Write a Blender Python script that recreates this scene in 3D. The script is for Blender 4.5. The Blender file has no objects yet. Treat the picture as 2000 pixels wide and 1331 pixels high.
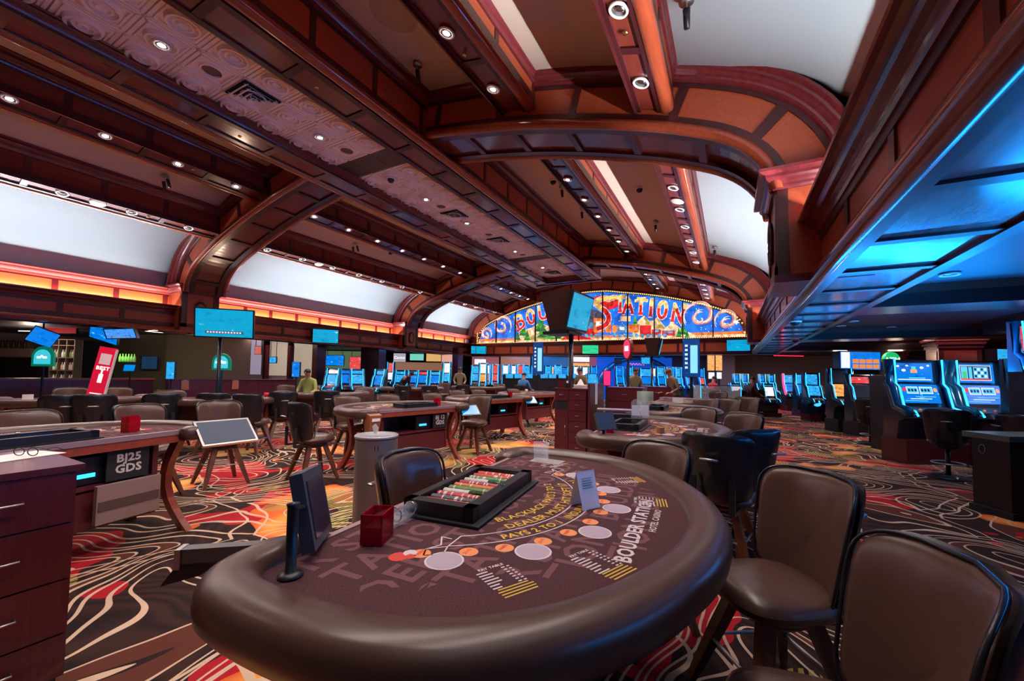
import bpy, bmesh, math, random
from mathutils import Vector, Matrix
random.seed(7)
SC = bpy.context.scene
COL = SC.collection
PI = math.pi
# ------------------------------------------------------------------ camera
F_PX, PPX, PPY, CAM_Z = 786.0, 1000.0, 694.0, 1.45
RX = Vector((.878, .478, .017)).normalized()          # camera right in world
FW = Vector((-.478, .877, .047)); FW = (FW - RX * FW.dot(RX)).normalized()
UP = RX.cross(FW)
cd = bpy.data.cameras.new('camera'); cam = bpy.data.objects.new('camera', cd); COL.objects.link(cam)
cd.sensor_width = 36; cd.lens = F_PX / 2000 * 36; cd.shift_y = (PPY - 665.5) / 2000; cd.clip_start = .02; cd.clip_end = 200
m = Matrix.Identity(4)
for i in range(3):
    m[i][0] = RX[i]; m[i][1] = UP[i]; m[i][2] = -FW[i]
m.translation = (0, 0, CAM_Z); cam.matrix_world = m
SC.camera = cam
def ray(px, py):
    return RX * (px - PPX) + UP * (PPY - py) + FW * F_PX
def at(px, py, z=0.0):                      # point of a horizontal plane
    r = ray(px, py); t = (z - CAM_Z) / r.z
    return Vector((0, 0, CAM_Z)) + r * t
def aty(px, py, y):                         # point of a cross plane
    r = ray(px, py); return Vector((0, 0, CAM_Z)) + r * (y / r.y)
def atd(px, py, d):                         # point at a given depth
    return Vector((0, 0, CAM_Z)) + ray(px, py) * (d / F_PX)
# ------------------------------------------------------------------ world, exposure
w = bpy.data.worlds.new('world'); SC.world = w; w.use_nodes = True
w.node_tree.nodes['Background'].inputs[0].default_value = (.02, .03, .06, 1)
w.node_tree.nodes['Background'].inputs[1].default_value = .3
SC.view_settings.view_transform = 'Standard'; SC.view_settings.look = 'None'
SC.view_settings.exposure = 0.22; SC.view_settings.gamma = 1; SC.view_settings.use_curve_mapping = False
SC.cycles.max_bounces = 7; SC.cycles.diffuse_bounces = 4; SC.cycles.glossy_bounces = 3; SC.cycles.transmission_bounces = 5
SC.cycles.sample_clamp_indirect = 4; SC.cycles.use_denoising = True; SC.cycles.use_light_tree = True
SC.cycles.caustics_reflective = False; SC.cycles.caustics_refractive = False
COVE_TILT, COVE_SPREAD, PANEL_W, BEAM_W = 45, 140, 12.0, 130.0
COVE_W, DOWN_W, BLUE_W, MURAL_E, SCREEN_E = 27.0, 125.0, 150.0, 1.3, 1.5
def area(name, loc, rot, sx, sy, power, col, spread=180):
    l = bpy.data.lights.new(name, 'AREA'); l.shape = 'RECTANGLE'; l.size = sx; l.size_y = sy
    l.energy = power; l.color = col; l.spread = math.radians(spread)
    o = bpy.data.objects.new(name, l); COL.objects.link(o); o.location = loc; o.rotation_euler = rot
    o['kind'] = 'helper'; return o
XC = -6.0; XL, XR = -13.0, .80; YE = 19.0; ZB = 2.43; ZT = 3.06      # header faces, end wall, header bottom and top
BAYS = [(-3.0, 5.0), (5.95, 13.2), (14.15, 18.9)]
for y0, y1 in BAYS:          # cove tubes on the header ledges: one set aims across the vault, one washes the panels behind
    L = y1 - y0 - .1
    for x, s in ((XL - .235, -1), (XR + .235, 1)):
        area('cove_light', (x, (y0 + y1) / 2, 2.98), (PI, s * math.radians(-COVE_TILT), 0), .05, L, COVE_W * L, (.82, .92, 1.0), COVE_SPREAD)
        area('cove_beam', (x - s * .01, (y0 + y1) / 2, 2.99), (PI, s * math.radians(-69), 0), .05, L, BEAM_W * L, (.90, .94, 1.0), 55)
        area('panel_light', (x + s * .0, (y0 + y1) / 2, 3.0), (PI, s * math.radians(60), 0), .03, L, PANEL_W * L, (1.0, .80, .66), 150)
area('blue_light', (-6, 18.7, 2.40), (0, 0, 0), 12.5, .08, BLUE_W * 1.5, (.04, .3, 1))
area('blue_light', (XL + .1, 9, 2.40), (0, 0, 0), .08, 18, BLUE_W * .8, (.06, .3, 1))
area('blue_light', (3.1, 8.2, 1.6), (PI, 0, math.radians(28.6)), 4.4, .3, BLUE_W * 1.5, (.006, .27, 1))  # upward fill added by the big slots, out of sight, for the soffit
area('blue_light', (2.7, 3.2, 1.52), (PI, -.4, 0), .7, 6, BLUE_W * 1.3, (.006, .27, 1))  # unseen upward fill added to turn the right soffit blue
for px_, col_, pw_ in ((-11, (.25, .45, 1), 90), (-8, (1, .45, .5), 70), (-5, (.1, .3, 1), 110), (-2, (.1, .3, 1), 110), (1, (.9, .6, .4), 60)):
    area('slot_floor_fill', (px_, 22.5, 2.7), (0, 0, 0), 2.4, 1.6, pw_, col_)  # unseen fill added for the far glow; no fittings there
for px_, py_, col_, pw_ in ((-16.5, 15, (.6, .7, 1), 60), (-15.5, 9, (.8, .6, .6), 40), (5.5, 16, (.9, .5, .5), 60), (8.5, 9.5, (.7, .5, .6), 50)):
    area('room_fill', (px_, py_, 2.68), (0, 0, 0), 1.2, 1.2, pw_, col_)  # unseen fill added over the side rooms; no fittings there
# ------------------------------------------------------------------ node materials
MATS = {}
def mat(name, col=(.5, .5, .5), rough=.5, metal=0, spec=.5, emit=None, es=1, coat=0, trans=0, alpha=1, ior=1.45):
    if name in MATS: return MATS[name]
    m = bpy.data.materials.new(name); m.use_nodes = True; b = m.node_tree.nodes['Principled BSDF']
    b.inputs['Base Color'].default_value = (*col, 1); b.inputs['Roughness'].default_value = rough
    b.inputs['Metallic'].default_value = metal; b.inputs['Specular IOR Level'].default_value = spec
    b.inputs['Coat Weight'].default_value = coat; b.inputs['Coat Roughness'].default_value = .12
    b.inputs['Transmission Weight'].default_value = trans; b.inputs['IOR'].default_value = ior; b.inputs['Alpha'].default_value = alpha
    if emit: b.inputs['Emission Color'].default_value = (*emit, 1); b.inputs['Emission Strength'].default_value = es
    MATS[name] = m; return m
class N:                                    # tiny node-graph helper
    def __init__(s, m): s.m = m; s.t = m.node_tree; s.b = s.t.nodes.get('Principled BSDF')
    def n(s, ty, props=None, **inp):
        o = s.t.nodes.new(ty)
        for k, v in (props or {}).items(): setattr(o, k, v)
        for k, v in inp.items():
            key = int(k[1:]) if k[0] == 'i' and k[1:].isdigit() else k.replace('_', ' ')
            if hasattr(v, 'is_linked') or hasattr(v, 'links'): s.t.links.new(v, o.inputs[key])
            else: o.inputs[key].default_value = v
        return o
    def math(s, op, a, b=0.0, c=None):
        kw = dict(i0=a, i1=b)
        if c is not None: kw['i2'] = c
        return s.n('ShaderNodeMath', {'operation': op}, **kw).outputs[0]
    def mix(s, f, a, b):
        o = s.n('ShaderNodeMix', {'data_type': 'RGBA'})
        for i, v in ((0, f), (6, a), (7, b)):
            if hasattr(v, 'links'): s.t.links.new(v, o.inputs[i])
            else: o.inputs[i].default_value = v if i == 0 else (*v, 1)
        return o.outputs[2]
    def ramp(s, f, stops, interp='LINEAR'):
        o = s.n('ShaderNodeValToRGB'); s.t.links.new(f, o.inputs[0]); r = o.color_ramp; r.interpolation = interp
        while len(r.elements) < len(stops): r.elements.new(1)
        for e, (p, c) in zip(r.elements, stops): e.position = p; e.color = (*c, 1)
        return o.outputs[0]
    def link(s, a, name): s.t.links.new(a, s.b.inputs[name])
def wood(name, c1, c2, rough=.3, scale=(1, 1, 1), coat=.3, grain=6):
    m = mat(name, c1, rough, coat=coat); g = N(m)
    tc = g.n('ShaderNodeTexCoord'); mp = g.n('ShaderNodeMapping', Vector=tc.outputs['Object'], Scale=scale)
    no = g.n('ShaderNodeTexNoise', Vector=mp.outputs[0], Scale=grain, Detail=5.0, Roughness=.6)
    g.link(g.ramp(no.outputs[0], [(.3, c1), (.7, c2)]), 'Base Color')
    g.link(g.math('MULTIPLY_ADD', no.outputs[0], .06, rough - .03), 'Roughness'); return m
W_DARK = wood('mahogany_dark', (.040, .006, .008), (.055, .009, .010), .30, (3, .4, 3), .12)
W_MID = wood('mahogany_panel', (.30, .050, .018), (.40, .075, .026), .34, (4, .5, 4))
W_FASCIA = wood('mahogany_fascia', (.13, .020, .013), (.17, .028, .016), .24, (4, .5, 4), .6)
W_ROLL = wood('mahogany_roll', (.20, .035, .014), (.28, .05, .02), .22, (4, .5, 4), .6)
W_TABLE = wood('cherry_table', (.20, .035, .02), (.30, .055, .03), .3, (4, 1, 4))
W_CAB = wood('cabinet_laminate', (.075, .011, .017), (.115, .018, .026), .3, (14, 14, .7), .3, 5)
W_LEG = wood('stool_leg_wood', (.09, .03, .015), (.14, .045, .02), .3, (4, 4, .5))
PAINT = mat('ceiling_paint', (.55, .44, .36), .85)
PAINTC = mat('cove_paint', (.66, .70, .72), .8)
TAUPE = mat('lobby_wall_paint', (.20, .13, .12), .8)
TAUPE2 = mat('stone_pillar', (.32, .22, .20), .7)
BLACK = mat('black_plastic', (.012, .012, .014), .35)
BLACKM = mat('black_matte', (.01, .01, .012), .7)
DARKC = mat('dark_ceiling', (.05, .06, .075), .45)
CHROME = mat('chrome', (.8, .8, .82), .15, 1)
STEEL = mat('brushed_steel', (.45, .44, .45), .35, 1)
GREY = mat('grey_paint', (.30, .27, .27), .5)
WHITE = mat('white_paint', (.8, .78, .76), .5)
PAPER = mat('paper', (.85, .8, .78), .7)
GOLD = mat('brass', (.75, .5, .18), .25, 1)
GLASS = mat('clear_acrylic', (.8, .85, .9), .04, alpha=.16)
REDGLASS = mat('red_acrylic', (.42, .0, .012), .08, alpha=.72)
LENS = mat('lamp_lens', (1, 1, 1), .4, emit=(1, .93, .85), es=40)
LENSDIM = mat('lamp_reflector', (.5, .5, .5), .15, 1)
BLUELED = mat('blue_led', (0, 0, 0), .4, emit=(.02, .4, 1), es=3)
REDLED = mat('red_led', (0, 0, 0), .4, emit=(1, .03, .12), es=3)
def leather(name, c, rough=.38):
    m = mat(name, c, rough); g = N(m); tc = g.n('ShaderNodeTexCoord')
    v = g.n('ShaderNodeTexVoronoi', Vector=tc.outputs['Object'], Scale=260.0)
    bp = g.n('ShaderNodeBump', Height=v.outputs[0], Strength=.05, Distance=.0005); g.link(bp.outputs[0], 'Normal')
    no = g.n('ShaderNodeTexNoise', Vector=tc.outputs['Object'], Scale=7.0, Detail=3.0)
    return m
L_BROWN = leather('brown_leather', (.080, .040, .032), .27)
L_RAIL = leather('rail_leather', (.070, .035, .026), .31)
L_BACK = leather('black_vinyl', (.012, .012, .016), .25)
# ------------------------------------------------------------------ mesh builder
class MB:
    def __init__(s): s.v = []; s.f = []; s.mi = []; s.ms = []
    def _m(s, m):
        if m not in s.ms: s.ms.append(m)
        return s.ms.index(m)
    def add(s, V, F, m=None):
        o = len(s.v); s.v += [tuple(v) for v in V]; k = s._m(m) if m else 0
        for f in F: s.f.append(tuple(i + o for i in f)); s.mi.append(k)
        return s
    def box(s, c, d, m=None, rz=0, M=None):
        x, y, z = (k / 2 for k in d); V = [Vector((a * x, b * y, e * z)) for a in (-1, 1) for b in (-1, 1) for e in (-1, 1)]
        R = M if M else Matrix.Rotation(rz, 3, 'Z')
        V = [R @ v + Vector(c) for v in V]
        return s.add(V, [(0, 1, 3, 2), (4, 6, 7, 5), (0, 4, 5, 1), (2, 3, 7, 6), (0, 2, 6, 4), (1, 5, 7, 3)], m)
    def bb(s, x0, x1, y0, y1, z0, z1, m=None): return s.box(((x0 + x1) / 2, (y0 + y1) / 2, (z0 + z1) / 2), (x1 - x0, y1 - y0, z1 - z0), m)
    def prism(s, P, z0, z1, m=None, f=None):     # polygon in xy extruded in z; f maps (x,y,z)
        n = len(P); f = f or (lambda x, y, z: (x, y, z))
        V = [f(x, y, z0) for x, y in P] + [f(x, y, z1) for x, y in P]
        F = [tuple(range(n))[::-1], tuple(range(n, 2 * n))] + [(i, (i + 1) % n, n + (i + 1) % n, n + i) for i in range(n)]
        return s.add(V, F, m)
    def cyl(s, a, b, r0, r1=None, n=12, m=None):
        r1 = r0 if r1 is None else r1; a = Vector(a); b = Vector(b); d = (b - a).normalized()
        u = d.orthogonal().normalized(); w_ = d.cross(u); V = []
        for p, r in ((a, r0), (b, r1)):
            for i in range(n):
                t = 2 * PI * i / n; V.append(p + (u * math.cos(t) + w_ * math.sin(t)) * r)
        F = [tuple(range(n))[::-1], tuple(range(n, 2 * n))] + [(i, (i + 1) % n, n + (i + 1) % n, n + i) for i in range(n)]
        return s.add(V, F, m)
    def tube(s, P, r, n=8, m=None, closed=False):
        P = [Vector(p) for p in P]; k = len(P); V = []; up = Vector((0, 0, 1))
        for i, p in enumerate(P):
            a = P[(i - 1) % k] if closed or i else P[0]; b = P[(i + 1) % k] if closed or i < k - 1 else P[-1]
            d = (b - a).normalized(); u = d.cross(up)
            if u.length < .05: u = d.cross(Vector((1, 0, 0)))
            u.normalize(); w_ = u.cross(d); rr = r[i] if isinstance(r, (list, tuple)) else r
            V += [p + (u * math.cos(2 * PI * j / n) + w_ * math.sin(2 * PI * j / n)) * rr for j in range(n)]
        F = [(i * n + j, i * n + (j + 1) % n, ((i + 1) % k) * n + (j + 1) % n, ((i + 1) % k) * n + j) for i in range(k if closed else k - 1) for j in range(n)]
        if not closed: F += [tuple(range(n))[::-1], tuple(range((k - 1) * n, k * n))]
        return s.add(V, F, m)
    def lathe(s, prof, n=24, m=None, c=(0, 0, 0), ax='Z'):
        V = []
        for r, z in prof:
            for j in range(n):
                t = 2 * PI * j / n; p = (r * math.cos(t), r * math.sin(t), z)
                if ax == 'Y': p = (p[0], p[2], p[1])
                V.append((p[0] + c[0], p[1] + c[1], p[2] + c[2]))
        k = len(prof); F = [(i * n + j, i * n + (j + 1) % n, (i + 1) * n + (j + 1) % n, (i + 1) * n + j) for i in range(k - 1) for j in range(n)]
        if prof[0][0] > 1e-6: F.append(tuple(range(n))[::-1])
        if prof[-1][0] > 1e-6: F.append(tuple(range((k - 1) * n, k * n)))
        return s.add(V, F, m)
    def sweep(s, prof, y0, y1, m=None, axis='Y'):    # profile (x,z) along y
        f = (lambda p, y: (p[0], y, p[1])) if axis == 'Y' else (lambda p, y: (y, p[0], p[1]))
        n = len(prof); V = [f(p, y0) for p in prof] + [f(p, y1) for p in prof]
        F = [tuple(range(n)), tuple(range(n, 2 * n))[::-1]] + [(i, n + i, n + (i + 1) % n, (i + 1) % n) for i in range(n)]
        return s.add(V, F, m)
    def mesh(s, name, m=None, smooth=False):
        me = bpy.data.meshes.new(name); me.from_pydata(s.v, [], s.f)
        for x in (s.ms if s.ms else [m]): me.materials.append(x if x else m)
        if m and s.ms and s.ms[0] is None: me.materials[0] = m
        if s.ms: me.polygons.foreach_set('material_index', s.mi)
        if smooth: me.polygons.foreach_set('use_smooth', [True] * len(me.polygons))
        bm = bmesh.new(); bm.from_mesh(me); bmesh.ops.recalc_face_normals(bm, faces=bm.faces); bm.to_mesh(me); bm.free()
        me.update()
        if smooth == 'auto':
            me.shade_auto = True if hasattr(me, 'shade_auto') else None
        return me
    def build(s, name, m=None, parent=None, smooth=False, loc=(0, 0, 0), rz=0):
        return link(name, s.mesh(name, m, smooth), parent, loc, rz)
def sharp(me, ang=40):
    me.polygons.foreach_set('use_smooth', [True] * len(me.polygons))
    bm = bmesh.new(); bm.from_mesh(me)
    for e in bm.edges:
        if len(e.link_faces) == 2 and e.calc_face_angle(0) > math.radians(ang): e.smooth = False
    bm.to_mesh(me); bm.free(); return me
def link(name, me, parent=None, loc=(0, 0, 0), rz=0):
    o = bpy.data.objects.new(name, me); COL.objects.link(o); o.location = loc; o.rotation_euler = (0, 0, rz)
    if parent: o.parent = parent
    return o
def tag(o, label=None, cat=None, group=None, kind=None):
    if label: o['label'] = label
    if cat: o['category'] = cat
    if group: o['group'] = group
    if kind: o['kind'] = kind
    return o
def thing(name, label, cat, loc=(0, 0, 0), rz=0, group=None, kind=None):
    o = bpy.data.objects.new(name, None); COL.objects.link(o); o.location = loc; o.rotation_euler = (0, 0, rz)
    o.empty_display_size = .1
    return tag(o, label, cat, group, kind)
def dup(o, label=None, loc=None, rz=None, group=None, parent=None):
    c = o.copy(); COL.objects.link(c)
    if parent: c.parent = parent
    else:
        if label: c['label'] = label
        if group: c['group'] = group
        if loc is not None: c.location = loc
        if rz is not None: c.rotation_euler = (0, 0, rz)
    for ch in list(o.children): dup(ch, parent=c)
    return c
def struct(name, label, cat='building part'):
    return thing(name, label, cat, kind='structure')
_tc = {}
def text_geo(s, size=1.0, bold=0.0):
    k = (s, bold)
    if k not in _tc:
        c = bpy.data.curves.new('t', 'FONT'); c.body = s; c.offset = bold; c.align_x = 'CENTER'; c.resolution_u = 2; c.space_character = 1.05
        o = bpy.data.objects.new('t', c); me = bpy.data.meshes.new_from_object(o)
        _tc[k] = ([tuple(v.co) for v in me.vertices], [tuple(p.vertices) for p in me.polygons])
        bpy.data.objects.remove(o); bpy.data.meshes.remove(me); bpy.data.curves.remove(c)
    V, F = _tc[k]
    return [(x * size, y * size) for x, y, z in V], F
def text(mb, s, size, f, m=None, bold=0.0):      # f maps (tx,ty)->xyz
    V, F = text_geo(s, size, bold); mb.add([f(x, y) for x, y in V], F, m)
# ================================================================== FLOOR
def carpet():
    m = mat('casino_carpet', (.05, .02, .02), .95, spec=.15); g = N(m)
    tc = g.n('ShaderNodeTexCoord'); P = tc.outputs['Object']
    # warp
    nw = g.n('ShaderNodeTexNoise', Vector=P, Scale=.9, Detail=1.0)
    off = g.n('ShaderNodeVectorMath', {'operation': 'MULTIPLY_ADD'}, i0=nw.outputs['Color'], i1=(1.3, 1.3, 0), i2=P).outputs[0]
    def iso(o):
        q = off if o is None else g.n('ShaderNodeVectorMath', {'operation': 'ADD'}, i0=off, i1=o).outputs[0]
        return g.n('ShaderNodeTexNoise', {'noise_dimensions': '2D'}, Vector=q, Scale=.8, Detail=0.0).outputs[0]
    f0, fx, fy = iso(None), iso((.02, 0, 0)), iso((0, .02, 0))
    gx, gy = g.math('SUBTRACT', fx, f0), g.math('SUBTRACT', fy, f0)
    gr = g.math('MAXIMUM', g.math('MULTIPLY', g.math('SQRT', g.math('ADD', g.math('MULTIPLY', gx, gx), g.math('MULTIPLY', gy, gy))), 50.0), .10)
    k = g.math('MULTIPLY', f0, 9.0)
    fr = g.math('ABSOLUTE', g.math('SUBTRACT', g.math('FRACT', k), .5))
    l1 = g.math('LESS_THAN', g.math('DIVIDE', g.math('ABSOLUTE', g.math('SUBTRACT', fr, .20)), gr), .085)
    band = g.math('LESS_THAN', fr, .18)
    cell = g.n('ShaderNodeTexWhiteNoise', {'noise_dimensions': '1D'}, W=g.math('FLOOR', k)).outputs[0]
    # second family of swirls
    v = g.n('ShaderNodeTexVoronoi', {'feature': 'DISTANCE_TO_EDGE', 'voronoi_dimensions': '2D'}, Vector=off, Scale=.62)
    l2 = g.math('LESS_THAN', g.math('ABSOLUTE', g.math('SUBTRACT', v.outputs[0], .05)), .007)
    # blooms
    nb = g.n('ShaderNodeTexNoise', {'noise_dimensions': '2D'}, Vector=P, Scale=.8, Detail=2.0, Roughness=.55)
    rd = g.math('GREATER_THAN', nb.outputs[0], .56)
    P2 = g.n('ShaderNodeVectorMath', {'operation': 'ADD'}, i0=P, i1=(31, 17, 0)).outputs[0]
    nc = g.n('ShaderNodeTexNoise', {'noise_dimensions': '2D'}, Vector=P2, Scale=.8, Detail=2.0, Roughness=.55)
    og = g.math('GREATER_THAN', nc.outputs[0], .63)
    P3 = g.n('ShaderNodeVectorMath', {'operation': 'ADD'}, i0=P, i1=(-23, 41, 0)).outputs[0]
    nd = g.n('ShaderNodeTexNoise', {'noise_dimensions': '2D'}, Vector=P3, Scale=.9, Detail=2.0)
    ol = g.math('GREATER_THAN', nd.outputs[0], .655)
    w1 = g.n('ShaderNodeTexWave', {'bands_direction': 'X'}, Vector=P, Scale=7.0, Distortion=.6)
    hatch = g.math('GREATER_THAN', w1.outputs[1], .45)
    st = g.n('ShaderNodeTexWave', {'bands_direction': 'Y'}, Vector=off, Scale=3.0, Distortion=5.0)
    base = g.mix(st.outputs[1], (.018, .010, .011), (.045, .019, .016))
    base = g.mix(g.math('MULTIPLY', band, g.math('GREATER_THAN', cell, .6)), base, (.11, .032, .022))
    base = g.mix(rd, base, (.42, .012, .022))
    base = g.mix(og, base, g.ramp(nc.outputs[0], [(.63, (.70, .10, .03)), (.68, (.85, .30, .06)), (.74, (.85, .50, .14))]))
    base = g.mix(g.math('MULTIPLY', ol, hatch), base, (.33, .29, .07))
    ln = g.math('MAXIMUM', l1, l2)
    col = g.mix(ln, base, (.66, .47, .34))
    nf = g.n('ShaderNodeTexNoise', Vector=P, Scale=320.0, Detail=2.0)
    col = g.mix(g.math('MULTIPLY', nf.outputs[0], .35), col, (.02, .01, .01))
    g.link(col, 'Base Color')
    bp = g.n('ShaderNodeBump', Height=nf.outputs[0], Strength=.35, Distance=.004); g.link(bp.outputs[0], 'Normal')
    return m
fl = MB(); fl.bb(-30, 22, -9, 46, -.2, 0)
tag(fl.build('floor', carpet()), 'dark patterned casino carpet with red, orange and cream swirls', 'floor', kind='structure')
# ================================================================== vault profile
BP = [(0, 5.55), (.8, 5.52), (1.5, 5.40), (2.3, 5.27), (3.3, 5.06), (4.2, 4.82), (5.1, 4.53), (5.6, 4.33), (5.95, 4.15), (6.2, 3.94), (6.36, 3.70), (6.42, 3.45)]
CP = [(0, 6.22), (1.0, 6.17), (1.8, 6.06), (2.6, 5.93), (3.7, 5.70), (4.7, 5.41), (5.75, 5.03), (6.35, 4.76), (6.75, 4.50), (7.0, 4.25), (7.2, 3.95), (7.3, 3.55)]
def spline(P, n):                       # Catmull-Rom through the points, mirrored to both sides
    Q = [(-P[1][0], P[1][1])] + P + [(2 * P[-1][0] - P[-2][0], 2 * P[-1][1] - P[-2][1])]; out = []
    for i in range(1, len(Q) - 2):
        for k in range(n):
            t = k / n; a, b, c, d = Q[i - 1:i + 3]
            out.append(tuple(.5 * (2 * b[j] + (c[j] - a[j]) * t + (2 * a[j] - 5 * b[j] + 4 * c[j] - d[j]) * t * t + (3 * b[j] - a[j] - 3 * c[j] + d[j]) * t ** 3) for j in (0, 1)))
    out.append(P[-1]); return out
def both(H): return [(-u, z) for u, z in H[:0:-1]] + H
BC = both(spline(BP, 4)); CC = both(spline(CP, 4))
NB = len(BC) - 1
def ceil_z(u):
    u = abs(u)
    for (a, za), (b, zb) in zip(CP, CP[1:]):
        if a <= u <= b: return za + (zb - za) * (u - a) / (b - a)
    return 3.6
def arc_frac(C):
    d = [0]
    for a, b in zip(C, C[1:]): d.append(d[-1] + math.hypot(b[0] - a[0], b[1] - a[1]))
    return d
BD = arc_frac(BC)
def bpt(s):                              # point on arch underside at arc length s, with outward normal
    s = max(0, min(BD[-1], s))
    for i in range(NB):
        if s <= BD[i + 1] + 1e-9:
            t = (s - BD[i]) / (BD[i + 1] - BD[i]); a, b = BC[i], BC[i + 1]
            p = (a[0] + (b[0] - a[0]) * t, a[1] + (b[1] - a[1]) * t)
            pm, pn = BC[max(0, i - 1)], BC[min(NB, i + 2)]
            d = (pn[0] - pm[0], pn[1] - pm[1]); L = math.hypot(*d); return p, (-d[1] / L, d[0] / L)
    return BC[-1], (1, 0)
def off(s, o):
    (u, z), (nx, nz) = bpt(s); return (XC + u + nx * o, z + nz * o)
def ring(mb, s0, s1, o0, o1, y0, y1, m=None, n=None):     # solid band between offsets o0..o1 along the arch
    n = n or max(2, int((s1 - s0) / .12)); V = []
    for i in range(n + 1):
        s = s0 + (s1 - s0) * i / n; a = off(s, o0); b = off(s, o1)
        V += [(a[0], y0, a[1]), (b[0], y0, b[1]), (b[0], y1, b[1]), (a[0], y1, a[1])]
    F = [(4 * i + j, 4 * i + (j + 1) % 4, 4 * i + 4 + (j + 1) % 4, 4 * i + 4 + j) for i in range(n) for j in range(4)]
    F += [(0, 1, 2, 3), (4 * n, 4 * n + 3, 4 * n + 2, 4 * n + 1)]
    mb.add(V, F, m)
def ringtube(mb, s0, s1, o, y, r, m=None, ns=8):
    n = int((s1 - s0) / .12); V = []
    for i in range(n + 1):
        s = s0 + (s1 - s0) * i / n; (u, z), (nx, nz) = bpt(s)
        for j in range(ns):
            t = 2 * PI * j / ns; q = o + r * math.cos(t)
            V.append((XC + u + nx * q, y + r * math.sin(t), z + nz * q))
    F = [(i * ns + j, i * ns + (j + 1) % ns, (i + 1) * ns + (j + 1) % ns, (i + 1) * ns + j) for i in range(n) for j in range(ns)]
    mb.add(V, F, m)
ST = BD[-1]
CYMA = [(0, -.01), (.035, 0), (.045, .022), (.050, .045), (.066, .064), (.092, .082), (.105, .104), (.110, .130), (.140, .138), (.165, .150), (.168, .178), (0, .185)]      # (projection, rise)
def ringprof(mb, s0, s1, prof, o0, yb, sy, m=None):
    n = int((s1 - s0) / .1); k = len(prof); V = []
    for i in range(n + 1):
        s = s0 + (s1 - s0) * i / n
        for d, r in prof: a = off(s, o0 + r); V.append((a[0], yb + sy * d, a[1]))
    F = [(k * i + j, k * i + (j + 1) % k, k * i + k + (j + 1) % k, k * i + k + j) for i in range(n) for j in range(k)]
    F += [tuple(range(k)), tuple(range(k * n, k * n + k))[::-1]]; mb.add(V, F, m)
# vault surface, one piece of plaster per bay (thick shell)
def vault():
    o = struct('ceiling', 'barrel vault ceiling of painted plaster over the gaming pit', 'ceiling')
    for y0, y1 in ((-6, 5.5), (5.5, 13.6), (13.6, 19.6)):
        mb = MB(); V = []
        for u, z in CC: V += [(XC + u, y0, z), (XC + u, y1, z), (XC + u * 1.02, y1, z + .12), (XC + u * 1.02, y0, z + .12)]
        n = len(CC) - 1
        F = [(4 * i + j, 4 * i + (j + 1) % 4, 4 * i + 4 + (j + 1) % 4, 4 * i + 4 + j) for i in range(n) for j in range(4)] + [(0, 1, 2, 3), (4 * n, 4 * n + 3, 4 * n + 2, 4 * n + 1)]
        mb.add(V, F); mb.build('vault_plaster', PAINTV, o, True)
PAINTV = mat('vault_paint', (.62, .56, .52), .85)
def paintv():
    g = N(PAINTV); tc = g.n('ShaderNodeTexCoord'); sp = g.n('ShaderNodeSeparateXYZ', Vector=tc.outputs['Object'])
    u = g.math('ABSOLUTE', g.math('ADD', sp.outputs[0], 6.0))       # one paint: warm shade between beams, cool cove light put into the colour
    g.link(g.mix(g.math('GREATER_THAN', u, 5.25), (.72, .55, .43), (.58, .66, .70)), 'Base Color')
paintv(); vault()
# ================================================================== transverse arches
def arch(y0, y1, full=True):
    o = struct('ceiling_arch', 'mahogany arch rib with raised panels spanning the vault' + (', nearest the camera' if y0 < 6 else ', farther along the pit'), 'ceiling arch')
    body = MB(); ring(body, 0, ST, .05, .80, y0 + .04, y1 - .04); body.build('arch_core', W_FASCIA, o)
    fr = MB()
    for ya, yb in ((y0, y0 + .04), (y1 - .04, y1)):
        ring(fr, 0, ST, .04, .17, ya, yb); ring(fr, 0, ST, .52, .66, ya, yb)
    marks = []; L = ST / 2
    ss = [.02, .62, 1.55, 2.9, 4.1, 5.3, 6.5]
    marks = [s for s in ss if s < L] + [ST - s for s in ss if s < L] + [L]
    for s in marks:
        for ya, yb in ((y0 + .004, y0 + .038), (y1 - .038, y1 - .004)): ring(fr, max(0, s - .05), min(ST, s + .05), .10, .6, ya, yb, n=2)
    # soffit frame
    ring(fr, 0, ST, -.02, .05, y0 + .02, y0 + .16); ring(fr, 0, ST, -.02, .05, y1 - .16, y1 - .02)
    sm = [.9 * i + .3 for i in range(int(ST / .9))]
    for s in sm: ring(fr, s - .05, s + .05, -.014, .048, y0 + .1, y1 - .1, n=2)
    fr.build('arch_frame', W_DARK, o)
    rl = MB(); ringtube(rl, 0, ST, .02, y0 - .02, .07); ringtube(rl, 0, ST, .02, y1 + .02, .07); rl.build('roll_moulding', W_ROLL, o, True)
    cr = MB()
    ringprof(cr, 0, ST, CYMA, .58, y0, -1); ringprof(cr, 0, ST, CYMA, .58, y1, 1)
    cr.build('crown_moulding', W_CROWN, o)
    ms = sorted(marks)
    for a, b in zip(ms, ms[1:]):
        if b - a < .2: continue
        for yy, dd in ((y0 + .02, .02), (y1 - .04, .02)):
            p = MB(); ring(p, a + .05, b - .05, .17, .52, yy, yy + dd); p.build('panel', W_MID, o)
    for a, b in zip(sm, sm[1:]):
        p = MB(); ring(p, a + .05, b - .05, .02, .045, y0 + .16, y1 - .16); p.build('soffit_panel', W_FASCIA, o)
W_CROWN = wood('mahogany_crown', (.10, .012, .016), (.15, .018, .022), .25, (3, .4, 3), .5)
arch(5.05, 5.9); arch(13.25, 14.1)
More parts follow.
